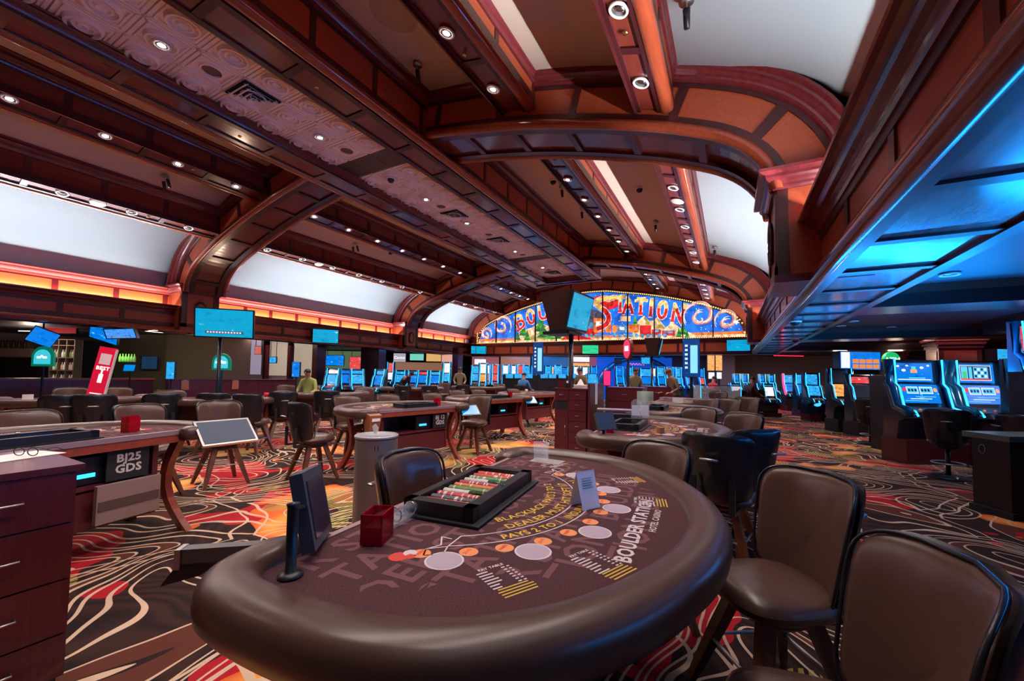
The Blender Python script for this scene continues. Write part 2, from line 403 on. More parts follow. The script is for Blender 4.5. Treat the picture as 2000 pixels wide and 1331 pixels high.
# ================================================================== longitudinal beams
def beam(u_i, z_i, u_o, z_o, sg, y0, y1, bars, label, top=None):
    """soffit from (u_i,z_i) to (u_o,z_o) measured from the vault centre line; roll moulding on the outer side"""
    o = struct('ceiling_beam', label, 'ceiling beam')
    X = lambda u: XC + sg * u
    ax = (u_o - u_i, z_o - z_i); L = math.hypot(*ax); ax = (ax[0] / L, ax[1] / L); nn = (-ax[1], ax[0])
    def q(a, d): return (u_i + ax[0] * a + nn[0] * d, z_i + ax[1] * a + nn[1] * d)   # a across, d up
    ti, to = ceil_z(u_i) + .02, ceil_z(u_o) + .02
    uo = u_o + .10
    def sw(mb, P): mb.sweep([(X(u), z) for u, z in P], y0, y1)
    core = MB(); sw(core, [q(.02, .035), q(L - .02, .035), (uo, z_o + .1), (uo, to), (u_i + .02, ti)]); core.build('beam_core', W_FASCIA, o)
    fr = MB(); sw(fr, [q(0, 0), q(.07, 0), q(.07, .04), q(0, .04)]); sw(fr, [q(L - .07, 0), q(L, 0), q(L, .04), q(L - .07, .04)])
    for y in bars: fr.sweep([(X(a[0]), a[1]) for a in (q(.06, .004), q(L - .06, .004), q(L - .06, .04), q(.06, .04))], y - .045, y + .045)
    # outer side frame: rails and stiles
    fo0, fo1 = z_o + .14, to - .10
    H = fo1 - fo0
    for s_, lo, hi, xx in ((1, fo0, fo1, uo), (-1, z_i + .03, ti - .08, u_i + .02)):
        a, b = (xx, xx + .022) if s_ > 0 else (xx - .022, xx)
        for z0_, z1_ in ((lo - .08, lo + .05), (hi - .06, hi + .05)): sw(fr, [(a, z0_), (b, z0_), (b, z1_), (a, z1_)])
        for y in bars + [y0 + .04, y1 - .04]:
            a2, b2 = (a, b - .004) if s_ > 0 else (a + .004, b)
            fr.sweep([(X(a2), lo), (X(b2), lo), (X(b2), hi), (X(a2), hi)], y - .045, y + .045)
    fr.build('beam_frame', W_DARK, o)
    rl = MB(); c = (u_o + .045, z_o + .05)
    sw(rl, [(c[0] + .085 * math.cos(t * PI / 8), c[1] + .075 * math.sin(t * PI / 8)) for t in range(16)]); sharp(rl.build('roll_moulding', W_ROLL, o).data, 50)
    cr = MB()
    sw(cr, [(uo + d, to - .155 + r) for d, r in CYMA]); sw(cr, [(u_i + .02 - d, ti - .155 + r) for d, r in CYMA])
    cr.build('crown_moulding', W_CROWN, o)
    ys = [y0] + bars + [y1]
    for a, b in zip(ys, ys[1:]):
        if b - a < .15: continue
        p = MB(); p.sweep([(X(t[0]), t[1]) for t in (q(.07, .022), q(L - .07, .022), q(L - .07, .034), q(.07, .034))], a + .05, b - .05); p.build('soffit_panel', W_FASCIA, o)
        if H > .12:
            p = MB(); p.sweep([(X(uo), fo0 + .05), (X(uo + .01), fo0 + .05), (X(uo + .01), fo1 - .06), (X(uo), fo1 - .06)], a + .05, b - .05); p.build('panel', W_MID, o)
    return o
BARS = [[-2, -1, 0, 1.0, 2.0, 3.0, 4.0], [5.95 + 1.035 * (k + 1) - .1 for k in range(6)], [15.2, 16.15, 17.1, 18.0]]
NAMES = ['in the bay over the camera', 'in the second bay', 'in the bay before the mural']
for (y0, y1), bars, nm in zip([(-3.0, 5.07), (5.88, 13.27), (14.08, 19.05)], BARS, NAMES):
    for sg, side in ((-1, 'left'), (1, 'right')):
        beam(3.0, 5.36, 3.42, 5.27, sg, y0, y1, bars, f'mahogany ceiling beam beside the tin-tiled strip on its {side}, {nm}')
        beam(4.96, 4.79, 5.29, 4.68, sg, y0, y1, bars, f'outer mahogany ceiling beam next to the {side} white cove, {nm}')
# central dropped strip with tin tiles
SX = -5.9; SY1 = 15.3
def strip():
    o = struct('ceiling_strip', 'dropped centre strip framed by mahogany box beams holding the pressed tin ceiling tiles', 'ceiling beam')
    y0 = -3.0; bars = [-2, -1, 0] + [1.0 + .985 * k for k in range(15)]
    core = MB(); fr = MB(); rl = MB(); cr = MB()
    for sg in (-1, 1):
        X = lambda u: SX + sg * u
        def sw(mb, P, a=y0, b=SY1): mb.sweep([(X(u), z) for u, z in P], a, b)
        sw(core, [(.84, 5.255), (1.36, 5.255), (1.40, 5.4), (1.40, 6.15), (.84, 6.15)])
        for a, b in ((.80, .89), (1.25, 1.34)): sw(fr, [(a, 5.22), (b, 5.22), (b, 5.26), (a, 5.26)])
        for y in bars: sw(fr, [(.88, 5.225), (1.26, 5.225), (1.26, 5.26), (.88, 5.26)], y - .05, y + .05)
        for z0_, z1_ in ((5.36, 5.46), (5.86, 5.95)): sw(fr, [(1.40, z0_), (1.425, z0_), (1.425, z1_), (1.40, z1_)])
        for y in bars + [SY1 - .05]: sw(fr, [(1.40, 5.4), (1.421, 5.4), (1.421, 5.9), (1.40, 5.9)], y - .04, y + .04)
        c = (1.41, 5.285); sw(rl, [(c[0] + .085 * math.cos(t * PI / 8), c[1] + .07 * math.sin(t * PI / 8)) for t in range(16)])
        sw(cr, [(1.40 + d * 1.1, 5.92 + r) for d, r in CYMA])
        for k in range(4):
            d = .02 + .02 * k; zz = 5.27 + .045 * k; sw(cr, [(.85, zz), (.84 - d * .0, zz), (.83 - d * .3, zz + .03), (.84, zz + .045), (.85, zz + .045)])
        ys = [y0] + bars + [SY1]
        for a, b in zip(ys, ys[1:]):
            if b - a < .2: continue
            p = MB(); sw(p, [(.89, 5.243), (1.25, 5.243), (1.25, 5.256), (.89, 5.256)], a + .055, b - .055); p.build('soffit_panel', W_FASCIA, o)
            p = MB(); sw(p, [(1.40, 5.46), (1.412, 5.46), (1.412, 5.86), (1.40, 5.86)], a + .045, b - .045); p.build('panel', W_MID, o)
    # end closure
    core.bb(SX - 1.36, SX + 1.36, SY1 - .02, SY1 + .25, 5.24, 6.15); fr.bb(SX - 1.42, SX + 1.42, SY1 + .25, SY1 + .29, 5.22, 5.32); fr.bb(SX - .9, SX + .9, SY1 - .12, SY1, 5.21, 5.26)
    fr.bb(SX - 1.42, SX + 1.42, SY1 + .16, SY1 + .27, 5.2, 5.26)
    core.build('beam_core', W_FASCIA, o); fr.build('beam_frame', W_DARK, o); sharp(rl.build('roll_moulding', W_ROLL, o).data, 50); cr.build('crown_moulding', W_CROWN, o)
    # tiles
    T = .54; tin = mat('pressed_tin', (.93, .80, .74), .5, spec=.5)
    g = N(tin); tc = g.n('ShaderNodeTexCoord'); no = g.n('ShaderNodeTexNoise', Vector=tc.outputs['Object'], Scale=28.0, Detail=3.0)
    bp = g.n('ShaderNodeBump', Height=no.outputs[0], Strength=.3, Distance=.01); g.link(bp.outputs[0], 'Normal')
    brown = mat('speaker_mesh_brown', (.16, .09, .07), .7); dk = mat('dark_plain_tile', (.09, .07, .06), .6)
    def tile(kind):
        b = MB(); h = T / 2 - .006
        b.bb(-h, h, -h, h, 0, .03, tin)
        for r, w_, d in ((h - .02, .018, .022), (h - .065, .010, .026)):
            for s in (-1, 1): b.bb(-r, r, s * r - w_, s * r + w_, -d, 0, tin); b.bb(s * r - w_, s * r + w_, -r, r, -d, 0, tin)
        if kind == 'plain': b = MB(); b.bb(-h, h, -h, h, -.004, .02, dk); return b.mesh('tile')
        if kind == 'speaker':
            b.lathe([(.0, -.014), (.105, -.014), (.11, 0)], 20, brown); b.lathe([(.11, -.0), (.115, -.03), (.135, -.03), (.14, 0)], 24, tin)
        else:
            b.lathe([(.0, -.035), (.045, -.05), (.06, -.015), (.075, -.012), (.085, -.045), (.10, -.045), (.115, -.01), (.135, -.01), (.145, -.055), (.165, -.055), (.180, 0)], 24, tin)
            for k in range(12):
                t = k * PI / 6; b.box((.12 * math.cos(t), .12 * math.sin(t), -.014), (.02, .012, .012), tin, t)
        if kind != 'speaker':
            for a in (-1, 1):
                for c in (-1, 1): b.lathe([(0, -.03), (.022, -.02), (.03, 0)], 8, tin, (a * .185, c * .185, 0))
        return b.mesh('tile')
    me = {k: tile(k) for k in ('rose', 'speaker', 'plain')}
    rows = range(-9, 32)
    for r in rows:
        y = 2.62 + T * r
        if y < -2.8 or y > SY1 - .28: continue
        for c in (-1, 0, 1):
            k = 'rose'
            if abs(y - 5.32) < .2 or abs(y - 12.34) < .2: k = 'plain'
            elif c == 0 and r in (0, 4, 9, 13, 17, 21): k = 'speaker'
            link('tile', me[k], o, (-6.09 + c * T, y, 5.46))
    gd = MB(); gd.bb(SX - .85, SX + .85, -3, SY1, 5.485, 5.52, tin)
    gd.build('tile_backing', tin, o)
    return T
strip()
# ================================================================== HEADERS
def header(side):
    s = -1 if side == 'left' else 1; xf = XL if s < 0 else XR
    o = struct('wall_' + side, f'panelled mahogany header along the {side} side of the pit with a lit cove above it', 'header')
    y0, y1 = -6.0, 19.3; X = lambda d: xf + s * d            # d>0 goes outward from the room
    fr = MB(); core = MB()
    def sw(mb, P, a=y0, b=y1): mb.sweep([(X(d), z) for d, z in P], a, b)
    # lower fascia core and soffit
    sw(core, [(.03, ZB + .06), (.84, ZB + .06), (.84, 3.0), (.03, 2.96)])
    core.build('header_core', W_FASCIA, o)
    sw(fr, [(0, ZB + .12), (.035, ZB + .12), (.035, ZB + .22), (0, ZB + .22)]); sw(fr, [(0, 2.86), (.035, 2.86), (.035, 2.98), (0, 2.98)])
    st = [y for y in [-4.2, -3.15, -2.1, -1.05, 0, 1.0, 1.97, 2.97, 4.0, 6.0, 6.95, 8.0, 9.05, 10.1, 11.15, 12.2, 14.35, 15.25, 16.3, 17.4, 18.6]]
    for y in st: sw(fr, [(.004, ZB + .15), (.035, ZB + .15), (.035, 2.9), (.004, 2.9)], y - .05, y + .05)
    # soffit frame
    sw(fr, [(.0, ZB), (.10, ZB), (.10, ZB + .07), (0, ZB + .07)]); sw(fr, [(.76, ZB), (.86, ZB), (.86, ZB + .6), (.76, ZB + .6)])
    ribs = [-4.0 + .975 * k for k in range(24)]
    for y in ribs: sw(fr, [(.08, ZB + .012), (.8, ZB + .012), (.8, ZB + .07), (.08, ZB + .07)], y - .05, y + .05)
    fr.build('header_frame', W_DARK, o)
    rl = MB(); sw(rl, [(-.015 + .075 * math.cos(t * PI / 8), ZB + .06 + .07 * math.sin(t * PI / 8)) for t in range(16)]); sharp(rl.build('roll_moulding', W_ROLL, o).data, 50)
    cr = MB()
    sw(cr, [(.03 - d * 1.25, 2.93 + r) for d, r in CYMA] + [(.08, 3.115), (.08, 2.93)])
    cr.build('crown_moulding', W_CROWN, o)
    for a, b in zip(st, st[1:]):
        p = MB(); sw(p, [(.018, ZB + .22), (.03, ZB + .22), (.03, 2.86), (.018, 2.86)], a + .05, b - .05); p.build('panel', W_MID, o)
    for a, b in zip(ribs, ribs[1:]):
        p = MB(); sw(p, [(.10, ZB + .035), (.76, ZB + .035), (.76, ZB + .05), (.10, ZB + .05)], a + .05, b - .05); p.build('soffit_panel', W_SOFF, o)
    # set-back wall above the ledge with panels and cornice
    bk = MB(); sw(bk, [(.40, 2.95), (.60, 2.95), (.60, 4.2), (.40, 4.2)]); bk.build('cove_backing', PAINTC, o)
    f2 = MB(); sw(f2, [(.36, 3.40), (.40, 3.40), (.40, 3.52), (.36, 3.52)]); sw(f2, [(.36, 2.98), (.40, 2.98), (.40, 3.04), (.36, 3.04)])
    s2 = [-4.2, -3.15, -2.1, -1.05, -.1, .9, 1.93, 2.95, 3.98, 4.96, 6.05, 7.0, 7.8, 8.7, 9.6, 10.5, 11.4, 12.3, 13.1, 14.3, 15.2, 16.1, 17, 17.9, 18.8]
    for y in s2: sw(f2, [(.364, 3.0), (.40, 3.0), (.40, 3.45), (.364, 3.45)], y - .05, y + .05)
    f2.build('cove_frame', W_CROWN, o)
    c2 = MB()
    sw(c2, [(.37 - d, 3.44 + r) for d, r in CYMA] + [(.42, 3.625), (.42, 3.43)])
    c2.build('cornice', W_CORN, o)
    for a, b in zip(s2, s2[1:]):
        p = MB(); sw(p, [(.38, 3.04), (.395, 3.04), (.395, 3.40), (.38, 3.40)], a + .05, b - .05); p.build('panel', W_GLOW, o)
    # light troughs on the ledge: tube fittings
    return o
W_SOFF = wood('soffit_varnish', (.16, .10, .11), (.24, .15, .16), .22, (3, .6, 3), .5)
W_CORN = wood('cornice_red', (.34, .06, .05), (.42, .08, .06), .3, (3, .4, 3), .3)
W_GLOW = wood('cove_panel_lit', (.60, .17, .05), (.72, .22, .07), .4, (4, .5, 4))  # panel mahogany in a lighter tone, cove glow put into its colour
header('left'); header('right')
# ------------------------------------------------------------------ pilasters
def pilaster(side, y0, y1, where):
    s = -1 if side == 'left' else 1; xf = (XL if s < 0 else XR) - s * .36; xb = xf + s * .75
    o = struct('pilaster', f'mahogany pilaster with moulded cap and oval rosette under the {where} arch on the {side}', 'pilaster')
    b = MB(); xa, xc = sorted((xf, xb)); b.bb(xa, xc, y0, y1, 2.52, 3.62); b.build('shaft', W_MID, o)
    f = MB(); fx = sorted((xf - s * .02, xf + s * .01))
    for z in ((2.5, 2.64), (3.45, 3.6)): f.bb(fx[0], fx[1], y0 - .01, y1 + .01, *z)
    for ya in (y0 - .01, y1 - .12): f.bb(fx[0], fx[1], ya, ya + .13, 2.5, 3.6)
    for ya in (y0 - .015, y1): 
        f.bb(min(xf, xf + s * .10), max(xf, xf + s * .10), ya, ya + .015, 2.5, 3.6)
    f.build('shaft_frame', W_DARK, o)
    c = MB()
    for (d, r), (d2, r2) in zip(CYMA[1:-1], CYMA[2:-1]):
        V = []
        for dd, rr in ((d, r), (d2, r2)):
            V += [(xf - s * dd, y0 - dd, 3.46 + rr * 1.1), (xb, y0 - dd, 3.46 + rr * 1.1), (xb, y1 + dd, 3.46 + rr * 1.1), (xf - s * dd, y1 + dd, 3.46 + rr * 1.1)]
        c.add(V, [(0, 1, 5, 4), (1, 2, 6, 5), (2, 3, 7, 6), (3, 0, 4, 7), (4, 5, 6, 7), (3, 2, 1, 0)])
    c.bb(xa - .03, xc + .03, y0 - .03, y1 + .03, 2.46, 2.54)
    c.build('cap', W_CROWN, o)
    r = MB(); yc = (y0 + y1) / 2; P = []
    for k in range(24): t = 2 * PI * k / 24; P.append((xf - s * .03, yc + .13 * math.cos(t), 3.0 + .24 * math.sin(t)))
    r.tube(P, .022, 6, closed=True); r.build('rosette_ring', W_DARK, o, True)
    r = MB(); r.lathe([(0, .0), (.10, 0), (.105, .012)], 24); me = r.mesh('rosette', W_ROLL)
    rr = link('rosette', me, o, (xf - s * .018, yc, 3.0)); rr.rotation_euler = (0, -s * PI / 2, 0); rr.scale = (2.0, 1, 1)
for side in ('left', 'right'):
    pilaster(side, 5.05, 5.9, 'near'); pilaster(side, 13.25, 14.1, 'far')
# ------------------------------------------------------------------ end wall with mural
def endwall():
    o = struct('wall_end', 'far end wall of the pit with panelled header under the stained glass mural', 'wall')
    W0, W1 = XL - .9, XR + .9
    c = MB(); c.bb(W0, W1, YE + .02, YE + .6, ZB + .05, 3.05); 
    # wall above: between mural outline and ceiling
    c.bb(XL - .6, XR + .6, YE + .5, YE + .65, 2.9, 6.4); ring(c, 0, ST, -.04, .8, YE + .02, YE + .5); c.build('wall_core', W_FASCIA, o)
    f = MB(); f.bb(W0, W1, YE - .02, YE + .02, 2.43, 2.55); f.bb(W0, W1, YE - .02, YE + .02, 2.92, 3.04); f.bb(W0, W1, YE - .02, YE + .6, ZB - .01, ZB + .06)
    xs = [XL + .45 + 1.05 * k for k in range(14)]
    for x in xs: f.bb(x - .05, x + .05, YE - .016, YE + .02, 2.5, 3.0)
    ring(f, 0, ST, .02, .12, YE - .02, YE + .03); ring(f, 0, ST, .5, .62, YE - .02, YE + .03)
    ms = [.1 + i * (ST - .2) / 14 for i in range(15)]
    for s in ms: ring(f, s - .04, s + .04, .1, .55, YE - .016, YE + .028, n=2)
    f.build('wall_frame', W_DARK, o)
    for a, b in zip(ms, ms[1:]):
        p = MB(); ring(p, a + .04, b - .04, .12, .5, YE - .005, YE + .02); p.build('panel', W_MID, o)
    for a, b in zip(xs, xs[1:]):
        p = MB(); p.bb(a + .05, b - .05, YE, YE + .02, 2.55, 2.92); p.build('panel', W_MID, o)
    k = MB()
    for i in range(3): k.bb(W0, W1, YE - .05 - .04 * i, YE + .1, 3.02 + .035 * i, 3.055 + .035 * i)
    k.build('ledge_moulding', W_CROWN, o)
    cr = MB()
    ringprof(cr, 0, ST, CYMA, .56, YE - .02, -1)
    cr.build('crown_moulding', W_CROWN, o)
endwall()
def mural():
    o = thing('stained_glass_mural', 'arched backlit stained glass mural with the words Boulder Station over a train and mountains', 'mural')
    y = YE - .04; Zb = 3.15
    def top(x):
        u = x - XC
        for (a, za), (b, zb) in zip(BC, BC[1:]):
            if a[0] if 0 else (a <= u <= b): return za + (zb - za) * (u - a) / (b - a) - .03
        return 3.3
    def em(n, c, e=1.0):
        m = mat('glass_' + n, tuple(k * .15 for k in c), .3, emit=c, es=e * MURAL_E); g = N(m); tc = g.n('ShaderNodeTexCoord')
        v = g.n('ShaderNodeTexVoronoi', Vector=tc.outputs['Object'], Scale=9.0); sp = g.n('ShaderNodeSeparateColor', Color=v.outputs['Color'])
        no = g.n('ShaderNodeTexNoise', Vector=tc.outputs['Object'], Scale=3.0, Detail=2.0)
        f = g.math('MULTIPLY', g.math('MULTIPLY_ADD', sp.outputs[0], .75, .35), g.math('MULTIPLY_ADD', no.outputs[0], 1.2, .3))
        g.link(g.mix(f, (.0, .0, .0), c), 'Emission Color'); return m
    BL = em('blue', (.012, .10, .52)); g = N(BL); tc = g.n('ShaderNodeTexCoord')
    v = g.n('ShaderNodeTexVoronoi', Vector=tc.outputs['Object'], Scale=7.0); dot = g.math('LESS_THAN', v.outputs[0], .13)
    no = g.n('ShaderNodeTexNoise', Vector=tc.outputs['Object'], Scale=2.5, Detail=3.0)
    g.link(g.mix(dot, g.ramp(no.outputs[0], [(.35, (.008, .06, .36)), (.65, (.02, .18, .75))]), (.7, .8, .9)), 'Emission Color')
    CR = em('cream', (.95, .62, .36)); RD = em('red', (.72, .025, .03)); YL = em('yellow', (1, .62, .16)); OR = em('orange', (.9, .22, .05))
    GR = em('green', (.07, .42, .03)); GR2 = em('dark_green', (.02, .16, .05)); WH = em('white', (.95, .85, .75)); CY = em('sky', (.12, .34, .62)); DK = em('smoke', (.10, .08, .12)); PK = em('rose', (.85, .25, .2)); OL = em('meadow', (.5, .42, .10))
    n = 11; x0, x1 = -12.50, .52; w_ = (x1 - x0) / n
    for i in range(n):
        a, b = x0 + i * w_ + .02, x0 + (i + 1) * w_ - .02; P = [(a, Zb), (b, Zb)] + [(b - (b - a) * k / 6, top(b - (b - a) * k / 6) - .05) for k in range(7)]
        p = MB(); p.prism(P, 0, .015, BL, lambda px, pz, q: (px, y - q, pz)); p.build('glass_pane', BL, o)
    for i in range(1, n):
        f = MB(); x = x0 + i * w_; f.bb(x - .022, x + .022, y - .12, y, Zb, top(x) - .03); f.build('mullion', BLACKM, o)
    L = [0]
    def lay(name, fn, m, z=None):
        L[0] += .00012; d = .017 + L[0]; q = MB()
        fn(q, lambda px, pz: (px, y - d, pz)); return q.build(name, m, o)
    def poly(P):
        return lambda q, f_: q.add([f_(a, b) for a, b in P], [tuple(range(len(P)))])
    def stroke(P, r):
        def fn(q, f_):
            V = []; k = len(P)
            for i, p in enumerate(P):
                a = P[max(0, i - 1)]; b = P[min(k - 1, i + 1)]; d = math.hypot(b[0] - a[0], b[1] - a[1]) or 1
                nx, nz = -(b[1] - a[1]) / d, (b[0] - a[0]) / d; rr = r(i / (k - 1)) if callable(r) else r
                V += [f_(p[0] + nx * rr, p[1] + nz * rr), f_(p[0] - nx * rr, p[1] - nz * rr)]
            q.add(V, [(2 * i, 2 * i + 1, 2 * i + 3, 2 * i + 2) for i in range(k - 1)])
        return fn
    def X(px): return aty(px, 640, y).x
    def Zp(px, py): return aty(px, py, y).z
    def pp(L_): return [(aty(a, b, y).x, aty(a, b, y).z) for a, b in L_]
    # base border, meadow, mountains
    lay('border_band', poly([(x0, Zb), (x1, Zb), (x1, Zb + .22), (x0, Zb + .22)]), OR); lay('border_band', poly([(x0, Zb), (x1, Zb), (x1, Zb + .10), (x0, Zb + .10)]), CR)
    lay('snowy_hills', poly(pp([(1008, 664), (1012, 652), (1022, 645), (1040, 640), (1052, 632), (1064, 634), (1082, 642), (1100, 645), (1130, 655), (1130, 664)])), CR)
    lay('meadow', poly(pp([(1030, 663), (1040, 655), (1055, 658), (1080, 652), (1110, 656), (1125, 663)])), OL)
    lay('mountain', poly(pp([(1236, 648), (1240, 634), (1252, 622), (1258, 617), (1268, 627), (1276, 626), (1284, 620), (1292, 630), (1300, 640), (1306, 636), (1312, 628), (1322, 636), (1334, 645), (1352, 652), (1362, 659), (1236, 661)])), CR)
    lay('mountain_shade', poly(pp([(1258, 618), (1262, 632), (1254, 644), (1272, 640), (1268, 628)])), OL)
    lay('mountain_shade', poly(pp([(1284, 621), (1288, 634), (1282, 642), (1298, 642), (1291, 631)])), OL)
    for cx, cy, s in ((1012, 656, 5), (1022, 648, 9), (1056, 640, 14), (1060, 652, 12), (1080, 645, 9), (1075, 655, 10), (1030, 657, 7), (1090, 654, 8), (1326, 651, 6), (1334, 646, 9), (1342, 655, 6), (1241, 628, 6)):
        for k in range(3):
            lay('pine_tree', poly(pp([(cx - s * (1 - .22 * k), cy + 8 - s * .55 * k), (cx + s * (1 - .22 * k), cy + 8 - s * .55 * k), (cx, cy - 4 - s * .6 * k)])), GR if (cx + k) % 2 else GR2)
    # smoke and locomotive
    lay('smoke_cloud', poly(pp([(1162, 580), (1175, 577), (1198, 579), (1211, 586), (1207, 600), (1190, 606), (1170, 600), (1160, 590)])), RD)
    lay('smoke_cloud', poly(pp([(1120, 640), (1140, 612), (1160, 604), (1176, 612), (1186, 630), (1180, 648), (1130, 655)])), DK)
    for bx in ((1143, 640, 1168, 657, RD), (1140, 630, 1160, 642, CY), (1160, 622, 1180, 650, OR), (1183, 618, 1194, 650, OR), (1196, 636, 1206, 650, OR), (1206, 636, 1226, 650, CY), (1226, 634, 1248, 650, OR), (1250, 636, 1272, 655, RD), (1273, 644, 1291, 655, RD), (1293, 646, 1318, 656, RD), (1212, 618, 1232, 628, CR), (1164, 628, 1174, 638, WH), (1210, 639, 1220, 645, WH), (1277, 645, 1288, 649, CY), (1297, 647, 1315, 651, CY)):
        lay('train_car', poly(pp([(bx[0], bx[1]), (bx[2], bx[1]), (bx[2], bx[3]), (bx[0], bx[3])])), bx[4])
    for cx in list(range(1146, 1182, 9)) + list(range(1200, 1300, 11)):
        c = pp([(cx, 657)])[0]; P = [(c[0] + .09 * math.cos(t * PI / 8), c[1] + .02 + .09 * math.sin(t * PI / 8)) for t in range(16)]; lay('train_wheel', poly(P), CY)
    lay('banner_base', poly(pp([(1096, 664), (1110, 652), (1128, 655), (1150, 660), (1160, 664)])), RD)
    # letters, drawn as slab-serif shapes: outline layer, red body, yellow top half
    def glyph(ch, px, py, w2, h2, rot=0.0):
        """px,py = centre in the wall, w2,h2 half sizes"""
        S = {'T': [[(-1, 1), (1, 1)], [(0, 1), (0, -1)], [(-.5, -1), (.5, -1)], [(-1, 1), (-1, .6)], [(1, 1), (1, .6)]],
             'I': [[(0, 1), (0, -1)], [(-.8, 1), (.8, 1)], [(-.8, -1), (.8, -1)]],
             'A': [[(-.8, -1), (0, 1), (.8, -1)], [(-.45, -.25), (.45, -.25)], [(-1.05, -1), (-.5, -1)], [(.5, -1), (1.05, -1)], [(-.3, 1), (.1, 1)]],
             'N': [[(-.7, -1), (-.7, 1), (.7, -1.25), (.7, 1)], [(-1, -1), (-.4, -1)], [(-1, 1), (-.6, 1)], [(.4, 1), (1.3, 1)]],
             'L': [[(-.6, 1), (-.6, -1), (.7, -1), (.7, -.6)], [(-.9, 1), (-.3, 1)]],
             'U': [[(-.7, 1), (-.7, -.5), (-.35, -1), (.35, -1), (.7, -.5), (.7, 1)], [(-1, 1), (-.4, 1)], [(.4, 1), (1, 1)]],
             'E': [[(.7, .7), (.7, 1), (-.6, 1), (-.6, -1), (.7, -1), (.7, -.7)], [(-.6, .05), (.4, .05)]],
             'D': [[(-.6, -1), (-.6, 1), (.2, 1), (.75, .5), (.75, -.5), (.2, -1), (-.9, -1)]],
             'R': [[(-.6, -1), (-.6, 1), (.3, 1), (.65, .75), (.65, .3), (.3, .05), (-.6, .05)], [(.1, .05), (.8, -1)]],
             'B': [[(-.6, -1.1), (-.6, 1), (.3, 1), (.6, .75), (.6, .35), (.2, .08), (-.6, .08)], [(.2, .08), (.75, -.2), (.75, -.75), (.3, -1), (-1.1, -1.25)]],
             'O': [[(.75 * math.cos(t * PI / 10), math.sin(t * PI / 10)) for t in range(21)]],
             'S': [[(.95, 1.0), (.80, 1.05), (.45, .93), (.1, 1.05), (-.35, .98), (-.68, .80), (-.62, .55), (-.3, .28), (.1, 0), (.35, -.35), (.42, -.7), (.25, -1.05), (-.1, -1.3), (-.6, -1.45)]]}[ch]
        ca, sa = math.cos(rot), math.sin(rot)
        def mp(a, b): a, b = a * w2, b * h2; return (px + a * ca - b * sa, py + a * sa + b * ca)
        t = .062 if ch != 'S' else .11
        for m_, r_, cut in ((WH, t + .028, 0), (RD, t, 0), (YL, t * .98, 1)):
            for st_ in S:
                P = []
                for (a, b), (c, d) in zip(st_, st_[1:]):
                    for k in range(5): P.append((a + (c - a) * k / 5, b + (d - b) * k / 5))
                P.append(st_[-1])
                if cut: P = [p for p in P if p[1] > .15]
                if len(P) > 1:
                    if not cut:
                        lay('letter_stroke', stroke([mp(*p) for p in P], r_), m_)
                    else:
                        R_ = []; prev = None
                        for p in P:
                            if prev and math.hypot(p[0] - prev[0], p[1] - prev[1]) > .6:
                                if len(R_) > 1: lay('letter_stroke', stroke([mp(*k_) for k_ in R_], r_ * .9), m_)
                                R_ = []
                            R_.append(p); prev = p
                        if len(R_) > 1: lay('letter_stroke', stroke([mp(*k_) for k_ in R_], r_ * .9), m_)
    def G(ch, px, py, pw, ph, rot=0): 
        py = py + 5; ph *= .88; c = aty(px, py, y); w2 = (aty(px + pw / 2, py, y).x - aty(px - pw / 2, py, y).x) / 2; h2 = (aty(px, py - ph / 2, y).z - aty(px, py + ph / 2, y).z) / 2
        glyph(ch, c.x, c.z, w2, h2, rot)
    for a in (('B', 1015, 624, 18, 28, .38), ('O', 1037, 614, 17, 30, .25), ('U', 1061, 606, 19, 27, .16), ('L', 1080, 601, 15, 27, .1), ('D', 1098, 597, 17, 28, .06), ('E', 1118, 594, 15, 28, .03), ('R', 1143, 592, 19, 30, 0),
              ('T', 1212, 589, 17, 32, -.02), ('A', 1227, 592, 22, 34, -.03), ('T', 1252, 594, 18, 32, -.06), ('I', 1272, 597, 9, 34, -.08), ('O', 1294, 601, 20, 36, -.12), ('N', 1325, 607, 26, 36, -.16)): G(*a)
    G('S', 1180, 603, 46, 54)
    # scrolls at both ends
    def scroll(cx, cz, R, a0, turns, sgn):
        P = [(cx + sgn * (R * (1 - .82 * k / 40)) * math.cos(a0 + turns * 2 * PI * k / 40), cz + (R * (1 - .82 * k / 40)) * math.sin(a0 + turns * 2 * PI * k / 40)) for k in range(41)]
        lay('scroll', stroke(P, lambda t: .085 * math.sin(PI * min(1, t * 1.05 + .02))), PK); lay('scroll', stroke([(a + .02, b + .1 * (1 - i / 40)) for i, (a, b) in enumerate(P)], .012), WH); lay('scroll', stroke(P, .016), WH)
    for sgn, cs in ((1, ((-11.0, 4.05, .62), (-12.0, 3.65, .38))), (-1, ((-1.15, 4.1, .70), (-.15, 3.85, .48)))):
        for (cx, cz, R) in cs: scroll(cx, cz, R, -.6, 1.25, sgn); scroll(cx + sgn * .02, cz - .15, R * .45, 1.2, .9, -sgn)
    for cx, cz, r in ((-12.2, 3.62, .11), (-10.95, 4.2, .09), (.2, 3.75, .13), (-1.25, 4.3, .10)):
        P = [(cx + r * (1 if k % 2 else .42) * math.cos(k * PI / 5 + .3), cz + r * (1 if k % 2 else .42) * math.sin(k * PI / 5 + .3)) for k in range(10)]; lay('star', poly(P), WH)
    # bulbs round the rim: countless small lamps
    q = MB(); bm_ = mat('rim_bulb', (.1, .1, .05), .4, emit=(1, .62, .18), es=1.8)
    P = [(x0 - .03, Zb - .02, 0), (x1 + .03, Zb - .02, 0)]
